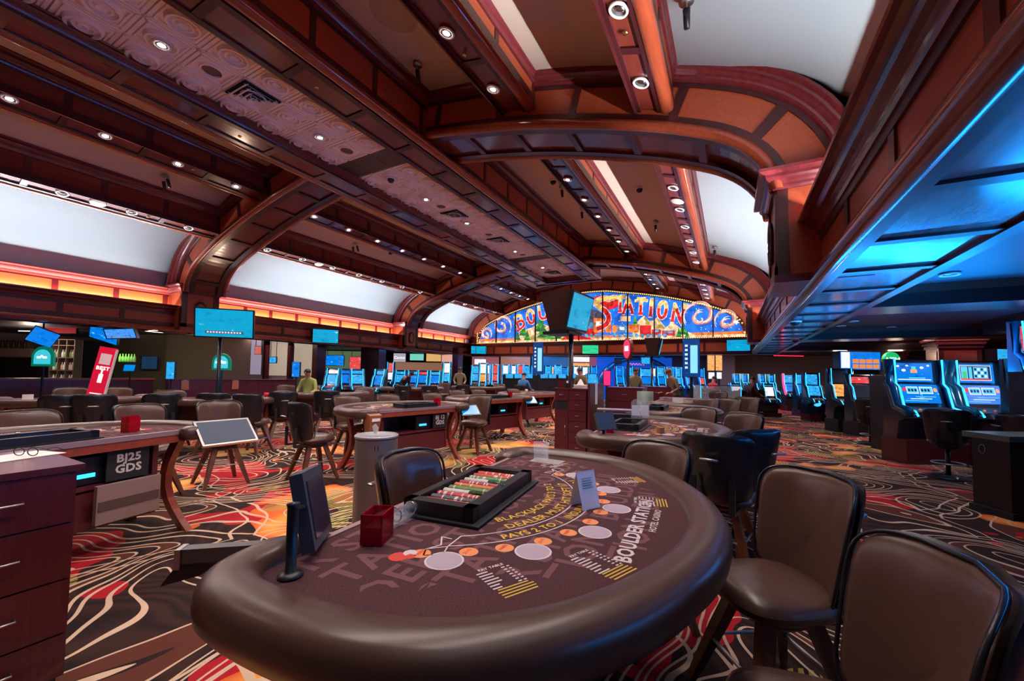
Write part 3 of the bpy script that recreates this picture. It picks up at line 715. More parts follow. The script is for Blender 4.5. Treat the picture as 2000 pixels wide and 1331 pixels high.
    pts = [(x0 - .05 + (x1 - x0 + .1) * k / 150, Zb - .03) for k in range(151)] + [(x0 - .06 + (x1 - x0 + .12) * k / 150, top(x0 + (x1 - x0) * k / 150)) for k in range(151)] + [(x0 - .06, Zb + .09 * k) for k in range(7)] + [(x1 + .06, Zb + .09 * k) for k in range(7)]
    for a, b in pts: q.lathe([(0, -.028), (.022, -.012), (.028, .0), (.02, .03)], 6, None, (a, y - .05, b))
    tag(q.build('rim_bulbs', bm_, o), kind='stuff')
mural()
# ================================================================== outer rooms
def outer():
    # right: low gaming floor ceiling with dark coffers
    o = struct('ceiling_right', 'low dark ceiling over the slot floor on the right', 'ceiling')
    b = MB(); b.bb(1.6, 21, -8, 32, 2.72, 2.85); b.build('ceiling_slab', DARKC, o)
    b = MB()
    for x, y0, y1 in ((4.6, -6, 12.0), (9.5, -6, 22)): b.bb(x, x + .9, y0, y1, 2.43, 2.75)
    for y in (7.2, 12.6, 17.4): b.bb(1.66, 14, y, y + .8, 2.45, 2.75)
    b.build('ceiling_beam', W_DARK, o)
    b = MB()
    for y in (7.2, 12.6, 17.4): b.bb(1.66, 14, y - .06, y, 2.62, 2.72); b.bb(1.66, 14, y + .8, y + .86, 2.62, 2.72)
    b.build('ceiling_trim', W_FASCIA, o)
    o = struct('ceiling_far', 'low ceiling over the slots beyond the mural wall', 'ceiling')
    b = MB(); b.bb(-20, 1.6, YE + .6, 40, 2.75, 2.9); b.build('ceiling_slab', DARKC, o)
    o = struct('ceiling_left', 'low ceiling over the bar on the left', 'ceiling')
    b = MB(); b.bb(-26, XL - .84, -8, 40, 2.72, 2.85); b.build('ceiling_slab', DARKC, o)
    for nm, a in (('wall_left_outer', (-25, -24.8, -8, 40, 0, 2.9)), ('wall_right_outer', (20, 20.2, -8, 40, 0, 2.9)), ('wall_back', (-25, 20, -6.3, -6, 0, 6.6)), ('wall_front', (-25, 20, 27, 27.3, 0, 2.9))):
        b = MB(); b.bb(*a); tag(b.build(nm, TAUPE), 'taupe painted ' + nm.replace('_', ' '), 'wall', kind='structure')
outer()
# pillars
def pillar(name_lab, x, y, w_, d, h=2.72, m=None, panels=True):
    o = struct('pillar', name_lab, 'pillar'); b = MB(); b.bb(x - w_ / 2, x + w_ / 2, y - d / 2, y + d / 2, 0, h); b.build('shaft', m or W_DARK, o)
    if panels:
        c = MB()
        for z in (2.38, 2.48, 2.58): c.bb(x - w_ / 2 - (z - 2.3) * .4, x + w_ / 2 + (z - 2.3) * .4, y - d / 2 - (z - 2.3) * .4, y + d / 2 + (z - 2.3) * .4, z, z + .08)
        c.build('cap', W_DARK, o)
        for z0, z1 in ((.2, 1.0), (1.1, 1.75), (1.85, 2.3)):
            p = MB(); p.bb(x - w_ / 2 + .1, x + w_ / 2 - .1, y - d / 2 - .015, y - d / 2, z0, z1); p.build('panel', W_FASCIA, o)
            p = MB(); p.bb(x - w_ / 2 - .015, x - w_ / 2, y - d / 2 + .1, y + d / 2 - .1, z0, z1); p.build('panel', W_FASCIA, o)
    else:
        t = MB(); t.bb(x - w_ / 2 - .02, x + w_ / 2 + .02, y - d / 2 - .02, y + d / 2 + .02, 0, .15); t.build('plinth', W_DARK, o)
p_ = atd(1862, 740, 11.5); pillar('dark panelled pillar behind the blue slot machines', p_.x, p_.y, .85, .85)
p_ = atd(1738, 740, 17); pillar('dark pillar with a flared cap behind the cash machine sign', p_.x, p_.y, .8, .8)
for i, (px, d, wd) in enumerate(((622, 16.0, .30), (728, 17.5, 1.1), (893, 20.0, .35))):
    p_ = atd(px, 730, d); pillar(('narrow dark post under the left header by the blue slots', 'broad dark pier between the two left shop openings', 'post at the far left corner under the header')[i], p_.x, p_.y, wd, .4, m=W_DARK, panels=False)
for px, d, wd in ((1418, 23, .9), (1505, 23, .8), (1570, 24, 2.0)):
    p_ = atd(px, 730, d); pillar('taupe stone pillar beyond the far slots' + (', beside the gold posters' if px == 1418 else ', between the two dark openings' if px == 1505 else ', widest of the three'), p_.x, p_.y, wd, .5, m=TAUPE2, panels=False)
# ================================================================== CEILING FIXTURES
def downlight_meshes():
    a = MB(); a.lathe([(.062, .02), (.066, -.004), (.088, -.010), (.094, 0), (.094, .012)], 24, WHITE); ring_ = a.mesh('trim_ring', WHITE, True)
    a = MB(); a.lathe([(.064, -.002), (.050, .05), (.030, .065), (0, .065)], 20, LENSDIM); refl = a.mesh('reflector', LENSDIM, True)
    a = MB(); a.lathe([(0, -.006), (.04, -.003), (.046, .03), (.03, .05)], 16, LENS); lens = a.mesh('lens', LENS, True)
    a = MB(); a.lathe([(0, .0), (.022, .002), (.026, .04)], 12, LENS); lens2 = a.mesh('lens', LENS, True)
    return ring_, refl, lens, lens2
DLM = downlight_meshes()
sp_ = bpy.data.lights.new('spot_beam', 'SPOT'); sp_.energy = DOWN_W; sp_.color = (1, .84, .76); sp_.spot_size = math.radians(125); sp_.spot_blend = .8; sp_.shadow_soft_size = .012
sp2_ = sp_.copy(); sp2_.energy = DOWN_W * .55
def downlight(loc, tilt, label, group, dim=False):
    o = thing('downlight', label, 'light', loc, 0, group); o.rotation_euler = (0, tilt, 0)
    link('trim_ring', DLM[0], o); link('reflector', DLM[1], o); link('lens', DLM[3 if dim else 2], o)
    l = bpy.data.objects.new('spot_beam', sp2_ if dim else sp_); COL.objects.link(l); l.parent = o; l.location = (0, 0, -.024); l['kind'] = 'helper'
    return o
ordn = ['first', 'second', 'third', 'fourth', 'fifth', 'sixth', 'seventh', 'eighth', 'ninth']
def row(x, z, tilt, ys, beamname, bay, group, dim):
    for i, y in enumerate(ys):
        downlight((x, y, z), tilt, f'round recessed downlight, {ordn[i]} along the {beamname}, {bay}', group, dim)
b1, b2, b3 = [.45, 1.45, 2.47, 3.48, 4.5], [6.32 + 1.03 * k for k in range(7)], [14.65, 15.65, 16.6, 17.5, 18.4]
for ys, bay in ((b1, 'near bay'), (b2, 'second bay'), (b3, 'bay by the mural')):
    row(-9.17, 5.315, -.2, ys, 'left inner beam', bay, 'downlights in the left inner beam', False)
    row(-2.82, 5.315, .2, ys, 'right inner beam', bay, 'downlights in the right inner beam', False)
    row(-11.13, 4.735, -.32, ys[:5] if bay != 'second bay' else ys, 'left outer beam', bay, 'dark eyeball downlights in the left outer beam', True)
    row(-.87, 4.735, .32, ys, 'right outer beam', bay, 'downlights in the right outer beam', True)
for i, y in enumerate((-1.2, 2.08, 4.24, 6.94, 8.56, 11.26, 13.42)):
    downlight((-6.09, y, 5.395), 0, f'bright round downlight set in a pressed tin tile, {ordn[i]} along the strip', 'downlights in the tin tile strip')
a = MB(); a.lathe([(0, -.012), (.11, -.012), (.125, -.004), (.13, .004)], 28); SPK = a.mesh('ceiling_speaker', mat('speaker_cream', (.55, .45, .38), .7), True)
for x, z, t, ys, nm in ((-11.13, 4.735, -.32, (2.96, 7.9), 'left outer beam'), (-.87, 4.735, .32, (7.95, 2.0), 'right outer beam')):
    for y in ys:
        o = link('ceiling_speaker', SPK, None, (x, y, z)); o.rotation_euler = (0, t, 0); tag(o, f'flush round cream ceiling speaker in the {nm}, ' + ('second bay' if y > 5 else 'near bay'), 'speaker')
# brass sprinkler buttons
a = MB(); a.lathe([(0, -.012), (.022, -.010), (.026, -.002), (.030, .004)], 16); SB = a.mesh('sprinkler_cap', GOLD, True)
for x, z, t, y, nm in ((-2.82, 5.31, .2, 3.83, 'right inner beam'), (-.87, 4.735, .32, 3.75, 'right outer beam'), (-9.17, 5.315, -.2, 3.72, 'left inner beam'), (-11.13, 4.735, -.32, 3.75, 'left outer beam'), (-7.0, 5.24, 0, 3.45, 'left edge of the tin strip'), (-2.82, 5.31, .2, 6.65, 'right inner beam past the arch'), (-4.85, 5.24, 0, 3.3, 'right edge of the tin strip')):
    o = link('sprinkler_cap', SB, None, (x, y, z)); o.rotation_euler = (0, t, 0); tag(o, 'small brass sprinkler cap on the ' + nm, 'sprinkler')
# air vents in the strip
def vent(y, lab):
    o = thing('air_vent', lab, 'vent', (-6.09, y, 5.41), 0, 'square air vents in the tin strip')
    a = MB(); a.bb(-.255, .255, -.255, .255, .005, .02, BLACKM); a.build('backing', BLACKM, o)
    for k in range(4):
        r = .235 - .058 * k; a = MB(); z = -.03 - .012 * k
        for s in (-1, 1):
            for h in (0, 1):
                P = [(s * r, z - .0), (s * (r - .045), z + .03), (s * (r - .045), z + .036), (s * r, z + .006)]
                n = r if h == 0 else r
                a.sweep([(p[0], p[1]) for p in P], -n, n, WHITE) if h == 0 else a.sweep([(p[0], p[1]) for p in P], -n, n, WHITE, axis='X')
        a.build('louvre', WHITE, o)
for y, l in ((3.16, 'nearest the camera'), (8.02, 'second along'), (10.18, 'third along'), (14.4, 'last before the mural')):
    vent(y, 'square louvred air vent in the pressed tin strip, ' + l)
# dome cameras
a = MB(); a.lathe([(0, -.085), (.04, -.075), (.065, -.04), (.07, 0), (.07, .01)], 20); DOME = a.mesh('dome_glass', BLACK, True)
a = MB(); a.lathe([(.07, -.012), (.095, -.012), (.10, .01)], 20); DR = a.mesh('mount_ring', WHITE, True)
for x, y, nm in ((-3.6, 8.45, 'ceiling between the tin strip and the right inner beam'), (-1.72, 8.8, 'ceiling between the two right beams'), (-10.2, 9.9, 'ceiling between the two left beams'), (-6.09, 5.86, 'dark camera tile of the tin strip')):
    z = ceil_z(x - XC) - .02 if x != -6.09 else 5.40
    o = thing('dome_camera', 'black dome security camera on the ' + nm, 'camera', (x, y, z)); link('dome_glass', DOME, o); link('mount_ring', DR, o)
# pairs of small spot heads on plates
def spothead(x, y, nm, one=False):
    z = ceil_z(x - XC) - .01
    o = thing('spotlight_fixture', nm, 'spotlight', (x, y, z))
    a = MB(); a.lathe([(0, 0), (.06, -.004), (.07, -.03), (0, -.03)], 16); a.build('mount_plate', STEEL, o, True)
    for s in ((0,) if one else (-1, 1)):
        a = MB(); a.cyl((s * .03, 0, -.03), (s * .09, 0, -.12), .01, n=8); a.build('arm', STEEL, o)
        a = MB(); a.cyl((s * .09, 0, -.10), (s * .11, .04, -.26), .035, .028, 12); a.build('lamp_head', BLACK, o, True)
for a_ in ((-4.05, 4.35, 'twin chrome spotlight hanging from the ceiling right of the tin strip, near bay', True), (-10.4, 3.75, 'twin black spotlight on the ceiling between the left beams, near bay', False), (-3.5, 8.75, 'spotlight on a round plate beside the black dome, right of the strip', True), (-3.5, 10.2, 'farther spotlight on a round plate, right of the strip', True),
           (-1.72, 10.9, 'spotlight on a round plate between the two right beams', True), (-10.4, 8.6, 'twin spotlight between the left beams, second bay', False), (-3.4, 15.6, 'spotlight hanging in the last bay right of the strip', False), (-1.5, 16.2, 'spotlight between the right beams, last bay', True), (-11.35, 6.35, 'twin white spotlight by the left outer beam, second bay', False), (-9.9, 16.5, 'small spotlight on the ceiling left of the strip, last bay', True), (-.35, 4.0, 'steel spotlight clamped to the right outer beam, near bay', True), (-.38, 12.3, 'steel spotlight clamped to the right outer beam, past the near arch', True)): spothead(*a_)
a = MB(); a.lathe([(0, -.001), (.27, -.001), (.272, -.006), (.29, -.006), (.295, .0)], 40); RNG = a.mesh('ceiling_access_ring', mat('access_ring', (.50, .38, .31), .85), True)
for x, y, nm in ((-3.72, 3.55, 'between the tin strip and the right inner beam, near bay'), (-1.7, 3.0, 'between the two right beams, near bay')):
    u = x - XC; sl = (ceil_z(u + .1) - ceil_z(u - .1)) / .2
    o = link('access_ring', RNG, None, (x, y, ceil_z(u) - .005)); o.rotation_euler = (0, -math.atan(sl), 0); tag(o, 'large round flush access panel ' + nm, 'panel')
o = MB(); o.bb(-.045, .045, -.05, .05, -.01, .01); o = o.build('junction_cover', mat('cover_beige', (.5, .45, .38), .6), None, loc=(.08, 4.05, 4.93)); o.rotation_euler = (0, .45, 0); tag(o, 'small square beige cover plate on the right white cove', 'cover plate')
# lights in the low right ceiling
for i, (px, py) in enumerate(((1855, 537), (1772, 577), (1643, 637), (1668, 628), (1740, 640), (1760, 655), (1985, 595), (1800, 650))):
    p = at(px, py, 2.70); 
    if p.y < 40:
        o = downlight((p.x, p.y, 2.70), 0, 'recessed downlight in the low dark ceiling on the right, ' + ['nearest large one', 'second large one', 'beside the header end', 'just past the header end', 'over the blue sign bank', 'behind the cash machine sign', 'far right by the second coffer', 'dim one before the pillar'][i], 'downlights over the slot floor', True)
a = MB(); a.lathe([(0, -.07), (.05, -.06), (.075, -.02), (.08, .0)], 20); a = a.mesh('dome_glass', BLACK, True)
for i, (px, py) in enumerate(((1553, 630), (1553, 665))):
    p = at(px, py, 2.42); o = thing('dome_camera', ('black dome camera on white brackets under the blue soffit, nearer', 'black dome camera with a pale ring under the blue soffit, farther')[i], 'camera', (p.x, p.y, 2.43)); link('dome_glass', a, o); link('mount_ring', DR, o)
# ================================================================== SCREENS
def screen_mat(name, a, b, c, scale=3.0, e=1.0, kind='noise'):
    m = mat(name, (.01, .01, .012), .25); g = N(m); tc = g.n('ShaderNodeTexCoord'); oi = g.n('ShaderNodeObjectInfo')
    P = g.n('ShaderNodeVectorMath', {'operation': 'ADD'}, i0=tc.outputs['Object'], i1=g.n('ShaderNodeCombineXYZ', X=g.math('MULTIPLY', oi.outputs['Random'], 40.0), Z=g.math('MULTIPLY', oi.outputs['Random'], 17.0)).outputs[0]).outputs[0]
    if kind == 'noise':
        mp = g.n('ShaderNodeMapping', Vector=P, Scale=(1, 1, 2.2)); t = g.n('ShaderNodeTexNoise', Vector=mp.outputs[0], Scale=scale, Detail=4.0, Roughness=.7).outputs[0]
        col = g.ramp(t, [(.32, a), (.48, b), (.62, b), (.70, c)])
    else:
        mp = g.n('ShaderNodeMapping', Vector=P, Rotation=(PI / 2, 0, 0))
        t = g.n('ShaderNodeTexBrick', Vector=mp.outputs[0], Scale=scale, Color1=(*b, 1), Color2=(*c, 1), Mortar=(*a, 1))
        t.inputs['Mortar Size'].default_value = .03; t.inputs['Brick Width'].default_value = .9; t.inputs['Row Height'].default_value = .55
        n2 = g.n('ShaderNodeTexNoise', Vector=P, Scale=scale * 6, Detail=3.0).outputs[0]
        col = g.mix(g.math('GREATER_THAN', n2, .56), t.outputs[0], (.8, .9, .9))
    g.link(col, 'Emission Color'); g.b.inputs['Emission Strength'].default_value = e * SCREEN_E; return m
S_TV = screen_mat('tv_picture', (.0, .16, .38), (.0, .30, .52), (.25, .62, .72), 2.2, .75)
S_TVG = screen_mat('tv_picture_green', (.0, .28, .14), (.02, .50, .22), (.3, .8, .6), 5, .8)
S_NEWS = screen_mat('tv_ticker', (.02, .08, .35), (.05, .25, .7), (.5, .6, .75), 7, .8)
S_SCORE = screen_mat('score_navy', (.0, .012, .07), (.0, .03, .15), (.1, .4, .6), 12, .9)
S_BLUE = screen_mat('slot_blue', (.0, .04, .25), (.0, .15, .58), (.35, .7, .95), 5, .85)
S_CYAN = screen_mat('slot_cyan', (.0, .10, .32), (.02, .30, .62), (.65, .85, .95), 9, .85)
S_RED = screen_mat('slot_red', (.30, .0, .02), (.6, .06, .06), (.9, .75, .65), 9, .8)
S_GOLD = screen_mat('slot_gold', (.25, .06, .01), (.75, .32, .08), (1, .8, .45), 8, .8)
S_WHITE = screen_mat('slot_white', (.5, .45, .5), (.75, .7, .75), (.9, .3, .25), 8, .8)
S_REEL = screen_mat('slot_reels', (.0, .05, .30), (.0, .14, .55), (.2, .6, .85), 3, .9)
S_PAD = mat('tablet_screen', (.0, .0, .0), .2, emit=(.0, .26, .62), es=1.1)
S_DIM = mat('tablet_dark_screen', (.10, .12, .16), .08)
def slab(w_, h, d, r=.0):
    b = MB(); b.bb(-w_ / 2, w_ / 2, -d, 0, -h / 2, h / 2); return b
def tv(name, label, loc, rot, w_, h, pic, d=.07, cat='television', ticker=False, mount=None):
    o = thing(name, label, cat, loc); o.rotation_euler = rot            # screen faces local -Y
    b = MB(); t = .025 * min(1, w_); b.bb(-w_ / 2, w_ / 2, 0, d, -h / 2, h / 2); me = b.build('housing', BLACK, o)
    b = MB()
    for q in ((-w_ / 2, w_ / 2, -h / 2, -h / 2 + t), (-w_ / 2, w_ / 2, h / 2 - t, h / 2), (-w_ / 2, -w_ / 2 + t, -h / 2, h / 2), (w_ / 2 - t, w_ / 2, -h / 2, h / 2)): b.bb(q[0], q[1], -.012, 0, q[2], q[3])
    b.build('bezel', BLACK, o)
    b = MB(); b.bb(-w_ / 2 + t, w_ / 2 - t, -.004, 0, -h / 2 + t, h / 2 - t); b.build('screen', pic, o)
    if mount:                                  # ('rod', z) hangs from z, ('post', 0) stands, ('wall', depth) arm to the wall
        k, v_ = mount; R3 = Matrix((rot_m(rot))).inverted() if 0 else __import__('mathutils').Euler(rot).to_matrix().inverted(); b = MB()
        if k == 'wall': b.cyl((0, d, 0), (0, d + v_, 0), .03, n=8); b.box((0, d + v_, 0), (.2, .02, .2))
        else:
            dz = v_ - loc[2]; e = R3 @ Vector((0, 0, dz)); off_ = Vector((0, d * .6, 0)); b.cyl(off_, off_ + e, .018, n=8)
        b.build('mount', BLACK, o)
    if ticker:
        b = MB(); b.bb(-w_ * .32, w_ * .32, -.006, -.004, -h * .36, -h * .26); b.build('ticker_bar', mat('ticker', (.1, .1, .1), .5, emit=(.02, .05, .12), es=1), o)
        b = MB()
        for k in range(12): b.bb(-w_ * .29 + k * w_ * .049, -w_ * .29 + k * w_ * .049 + w_ * .03, -.008, -.006, -h * .335, -h * .285)
        b.build('ticker_marks', mat('ticker_white', (.5, .5, .5), .5, emit=(.7, .75, .8), es=.8), o)
    return o
def face(loc, target=(0, 0, 1.45)):       # yaw so local -Y points at target
    d = Vector(target) - Vector(loc); return math.atan2(d.y, d.x) + PI / 2
def pole(parent, x, y, z0, z1, r=.035): 
    b = MB(); b.cyl((x, y, z0), (x, y, z1), r, n=14); b.lathe([(.16, 0), (.16, .012), (.04, .03), (.035, .05)], 20, None, (x, y, z0)); return b.build('pole', BLACKP, parent, True)
BLACKP = mat('pole_black', (.015, .02, .03), .2)
# big TV on a pole left
p = atd(439, 632, 8.2); tvw = 1.03
o = tv('pole_television', 'large television glowing blue on a black pole in front of the left arch pilaster', p, (.10, 0, face(p) - .25), tvw, .60, S_TV, ticker=True)
q_ = atd(428, 700, 8.3); o2 = thing('television_pole', 'black pole carrying the large blue television on the left', 'pole', (q_.x, q_.y, 0)); pole(o2, 0, 0, 0, p.z - .2)
b = MB(); b.bb(-.30, .30, .08, .45, -.22, .28); h = b.build('rear_housing', mat('housing_brown', (.06, .02, .02), .5), o)
# fascia televisions
for px, py, x_, y_, w_, h, pic, lab, onx_ in ((636, 657, None, 11.1, .85, .50, S_TV, 'television on the left header between the two left pilasters', True), (935, 684, None, 18.45, .86, .45, S_TV, 'television at the far left corner of the header, below the mural', False),
        (1153, 683, None, 18.55, .78, .44, S_TVG, 'television showing green sport on the header under the mural', False), (1442, 675, None, 18.45, .85, .48, S_TV, 'television at the right end of the header under the mural', False)):
    if onx_: r_ = ray(px, py); t_ = (XL + .42) / r_.x; p = Vector((0, 0, CAM_Z)) + r_ * t_
    else: p = aty(px, py, y_)
    tv('television', lab, p, (.08, 0, face(p)), w_, h, pic, mount=('wall', .30 if onx_ else .32))
p = atd(1484, 610, 12.5); tv('television', 'tilted television seen edge-on beside the far right pilaster', (.62, p.y, p.z), (.15, -.1, PI / 2 + 2.75), .8, .45, S_TVG, mount=('wall', .12))
# wedge-shaped TV cluster on a tall pole in the middle
def cluster(px, py, d, ppx, lab, s=1.0, yaw=0.0, polelab=''):
    p = atd(px, py, d); o = thing('television_cluster', lab, 'television', p, yaw); ht, hb, H = .40 * s, .22 * s, .40 * s
    b = MB(); V = []
    for z, r in ((H, ht), (-H, hb)): V += [(-r * .8, -r, z), (r, -r, z), (r, r, z), (-r * .8, r, z)]
    b.add(V, [(0, 1, 2, 3), (7, 6, 5, 4), (0, 4, 5, 1), (1, 5, 6, 2), (2, 6, 7, 3), (3, 7, 4, 0)]); b.build('wedge_housing', mat('housing_brown2', (.055, .022, .022), .45), o)
    a = math.atan2(ht - hb, 2 * H)
    f = thing('screen_frame', None, None); f.parent = o; f.location = ((ht + hb) / 2 + .03 * s, 0, 0); f.rotation_euler = (0, a, 0); 
    b = MB(); b.bb(0, .07 * s, -.50 * s, .50 * s, -.38 * s, .38 * s); b.build('bezel', BLACK, f)
    b = MB(); b.bb(.07 * s, .078 * s, -.46 * s, .46 * s, -.34 * s, .34 * s); b.build('screen', S_TV, f)
    b = MB(); b.bb(-.3 * s, .3 * s, -.3 * s, .3 * s, -H - .06 * s, -H); b.build('base_plate', BLACK, o)
    q_ = atd(ppx, 700, d); o2 = thing('television_pole', polelab, 'pole', (q_.x, q_.y, 0)); pole(o2, 0, 0, 0, p.z - H - .05 * s, .05 * s)
cluster(1099, 612, 8.4, 1115, 'wedge-shaped television housing with a tall blue screen on its right, over the pit centre', 1.0, -.10, 'tall dark pole behind the central cabinet')
cluster(1273, 678, 14.5, 1273, 'small far wedge television housing with a narrow blue screen', .75, .12, 'slim pole under the small far television housing')
# vertical score displays on poles
for px, lab in ((1051, 'tall blue vertical score display on a pole, left of the centre cabinet'), (1350, 'tall blue vertical score display on a pole, right side of the pit')):
    w_ = .34 if px < 1100 else .44; p = aty(px, 700, 12); o = tv('score_display', lab, (p.x, p.y, 1.98), (0, 0, face(p)), w_, 1.06, S_SCORE, .1, 'display')
    b = MB(); b.cyl((0, .05, -1.98), (0, .05, -.5), .04, n=12); b.build('pole', BLACKP, o)
    b = MB(); b.bb(-w_ * .05, w_ * .36, -.007, -.004, -.42, .34); b.build('score_column', mat('score_cyan', (.1, .1, .1), .4, emit=(.25, .75, .95), es=.9), o)
    for k in range(6): b = MB(); b.bb(-w_ * .36, -w_ * .2, -.007, -.004, .3 - .12 * k, .36 - .12 * k); b.build('score_mark', mat('score_white', (.1, .1, .1), .4, emit=(.6, .8, .9), es=.9), o)
p = atd(1227, 682, 11.0); o = thing('lozenge_sign', 'edge-on red and white rounded sign on a dark pole in the pit', 'sign', (p.x, p.y, 0), face(p) - .9)
b = MB(); b.cyl((0, 0, 0), (0, 0, p.z - .25), .035, n=12); b.build('pole', BLACKP, o)
P = [(.17 * math.cos(t * PI / 12), .30 * math.sin(t * PI / 12)) for t in range(24)]
b = MB(); b.prism(P, -.05, .05, W_FASCIA, lambda x, z, q: (x, q, z + p.z)); b.build('sign_body', W_FASCIA, o)
b = MB(); b.prism([(x * .85, z * .85) for x, z in P], .05, .056, None, lambda x, z, q: (x, -q, z + p.z)); b.build('sign_face', mat('sign_red_lit', (.3, .02, .05), .4, emit=(.75, .03, .12), es=.9), o)
b = MB(); b.bb(-.08, .08, -.062, -.056, p.z - .06, p.z + .08); b.build('sign_mark', mat('sign_white_lit', (.5, .5, .5), .4, emit=(.9, .85, .85), es=.9), o)
# ================================================================== STOOLS
def pillow(w_, h, T, bend=0.0, n=32, p=.55, rings=(0, .35, .62, .8, .9, .96, 1.0), fat=6, mapf=None):
    """squircle cushion in x,z with thickness along y (front at -y); bend wraps the sides forward"""
    V = []; F = []
    for side in (-1, 1):
        base = len(V)
        for r in rings:
            t = T / 2 * math.sqrt(max(0, 1 - r ** fat))
            for k in range(n):
                a = 2 * PI * k / n; c, s = math.cos(a), math.sin(a)
                x = w_ / 2 * r * (abs(c) ** p) * (1 if c > 0 else -1); z = h / 2 * r * (abs(s) ** p) * (1 if s > 0 else -1)
                V.append((x, side * t - bend * (2 * x / w_) ** 2 * (1 if True else 0), z))
        m_ = len(rings)
        for i in range(m_ - 1):
            for k in range(n): F.append((base + i * n + k, base + i * n + (k + 1) % n, base + (i + 1) * n + (k + 1) % n, base + (i + 1) * n + k))
    if mapf: V = [mapf(*v) for v in V]
    return V, F
def stool_parts(height=.60, wheels=False, dark=False):
    """faces local +Y; origin on the floor"""
    P = {}
    hs = height
    def backmap(x, y, z):          # y forward=+ ; tilt back slightly, narrower at the bottom
        k = (z + .25) / .50; x = x * (.82 + .18 * k); return (x, -.215 - y - .08 * k, hs + .18 + z)
    V, F = pillow(.52, .50, .085, -.0, 36, .36); bend = .13
    V2 = [backmap(x, y - bend * (x / .26) ** 2, z) for x, y, z in V]
    b = MB(); b.add(V2, F, L_BROWN); P['backrest'] = b.mesh('backrest', L_BROWN, True)
    # rear shell, slightly outside
    V, F = pillow(.535, .515, .05, 0, 36, .34); b = MB(); b.add([backmap(x, y + .024 - bend * (x / .26) ** 2, z) for x, y, z in V], F, L_BACK)
    P['rear_shell'] = b.mesh('rear_shell', L_BACK, True)
    b = MB(); n = 40; pts = []
    for k in range(n):
        a = 2 * PI * k / n; c, s = math.cos(a), math.sin(a); x = .263 * (abs(c) ** .36) * (1 if c > 0 else -1); z = .253 * (abs(s) ** .36) * (1 if s > 0 else -1)
        pts.append(backmap(x, -.012 - bend * (x / .26) ** 2, z))
    b.tube(pts, .0065, 6, None, True); P['piping'] = b.mesh('piping', L_BACK, True)
    b = MB(); b.tube([(-.055, -.375, hs + .26), (-.055, -.40, hs + .265), (.055, -.40, hs + .265), (.055, -.375, hs + .26)], .009, 8); P['back_handle'] = b.mesh('back_handle', STEEL, True)
    V, F = pillow(.45, .45, .12, 0, 36, .62, fat=5); b = MB(); b.add([(x, z + .01, hs - .06 + y) for x, y, z in V], F); P['seat'] = b.mesh('seat', L_BROWN, True)
    b = MB(); b.lathe([(.0, hs - .17), (.12, hs - .17), (.17, hs - .13), (.17, hs - .10), (0, hs - .10)], 20); P['swivel_plate'] = b.mesh('swivel_plate', BLACK, True)
    b = MB()
    for s in (-1, 1): b.bb(s * .13 - .02, s * .13 + .02, -.30, -.14, hs - .13, hs - .105); b.bb(s * .13 - .02, s * .13 + .02, -.31, -.285, hs - .13, hs + .12)
    P['back_bracket'] = b.mesh('back_bracket', BLACK)
    b = MB(); zb = hs - .13
    Pq = [(.0, .018), (.6, .026), (1, .018)]
    a0, a1 = Vector((.10, .10, zb)), Vector((.235, .235, .0))
    V = []
    for t, r in ((0, .027), (.35, .027), (.75, .022), (1, .016)):
        c = a0.lerp(a1, t)
        V += [(c.x + dx * r, c.y + dy * r, c.z) for dx, dy in ((-1, -1), (1, -1), (1, 1), (-1, 1))]
    F = [(4 * i + j, 4 * i + (j + 1) % 4, 4 * i + 4 + (j + 1) % 4, 4 * i + 4 + j) for i in range(3) for j in range(4)] + [(3, 2, 1, 0), (12, 13, 14, 15)]
    b.add(V, F); P['leg'] = b.mesh('leg', W_LEG)
    b = MB(); q = .175; z = .25
    c = [(q, q, z), (-q, q, z), (-q, -q, z), (q, -q, z)]
    for i in range(4): b.cyl(c[i], c[(i + 1) % 4], .008, n=8)
    P['foot_rail'] = b.mesh('foot_rail', STEEL)
    return P
SP = stool_parts()
SP2 = dict(SP)
def stool(loc, rz, label, group, first=[None, None], pedestal=False):
    k = 1 if pedestal else 0
    if first[k] is None:
        o = thing('casino_stool', label, 'chair', loc, rz, group)
        for nme in ('seat', 'backrest', 'rear_shell', 'piping', 'back_handle', 'swivel_plate', 'back_bracket'): link(nme, SP[nme], o)
        if not pedestal:
            link('foot_rail', SP['foot_rail'], o)
            for i in range(4): link('leg', SP['leg'], o, (0, 0, 0), i * PI / 2)
        else:
            b = MB(); b.cyl((0, 0, .03), (0, 0, .45), .03, n=12); b.build('column', BLACK, o, True)
            b = MB(); b.lathe([(.25, 0), (.25, .02), (.06, .045), (0, .05)], 24); b.build('base_disc', BLACK, o, True)
            b = MB(); pts = [(.18 * math.cos(t * PI / 10), .18 * math.sin(t * PI / 10), .22) for t in range(20)]; b.tube(pts, .01, 6, None, True); b.build('foot_ring', STEEL, o, True)
        first[k] = o; return o
    return dup(first[k], label, loc, rz, group)
def look(x, y, tx, ty): return math.atan2(ty - y, tx - x) - PI / 2
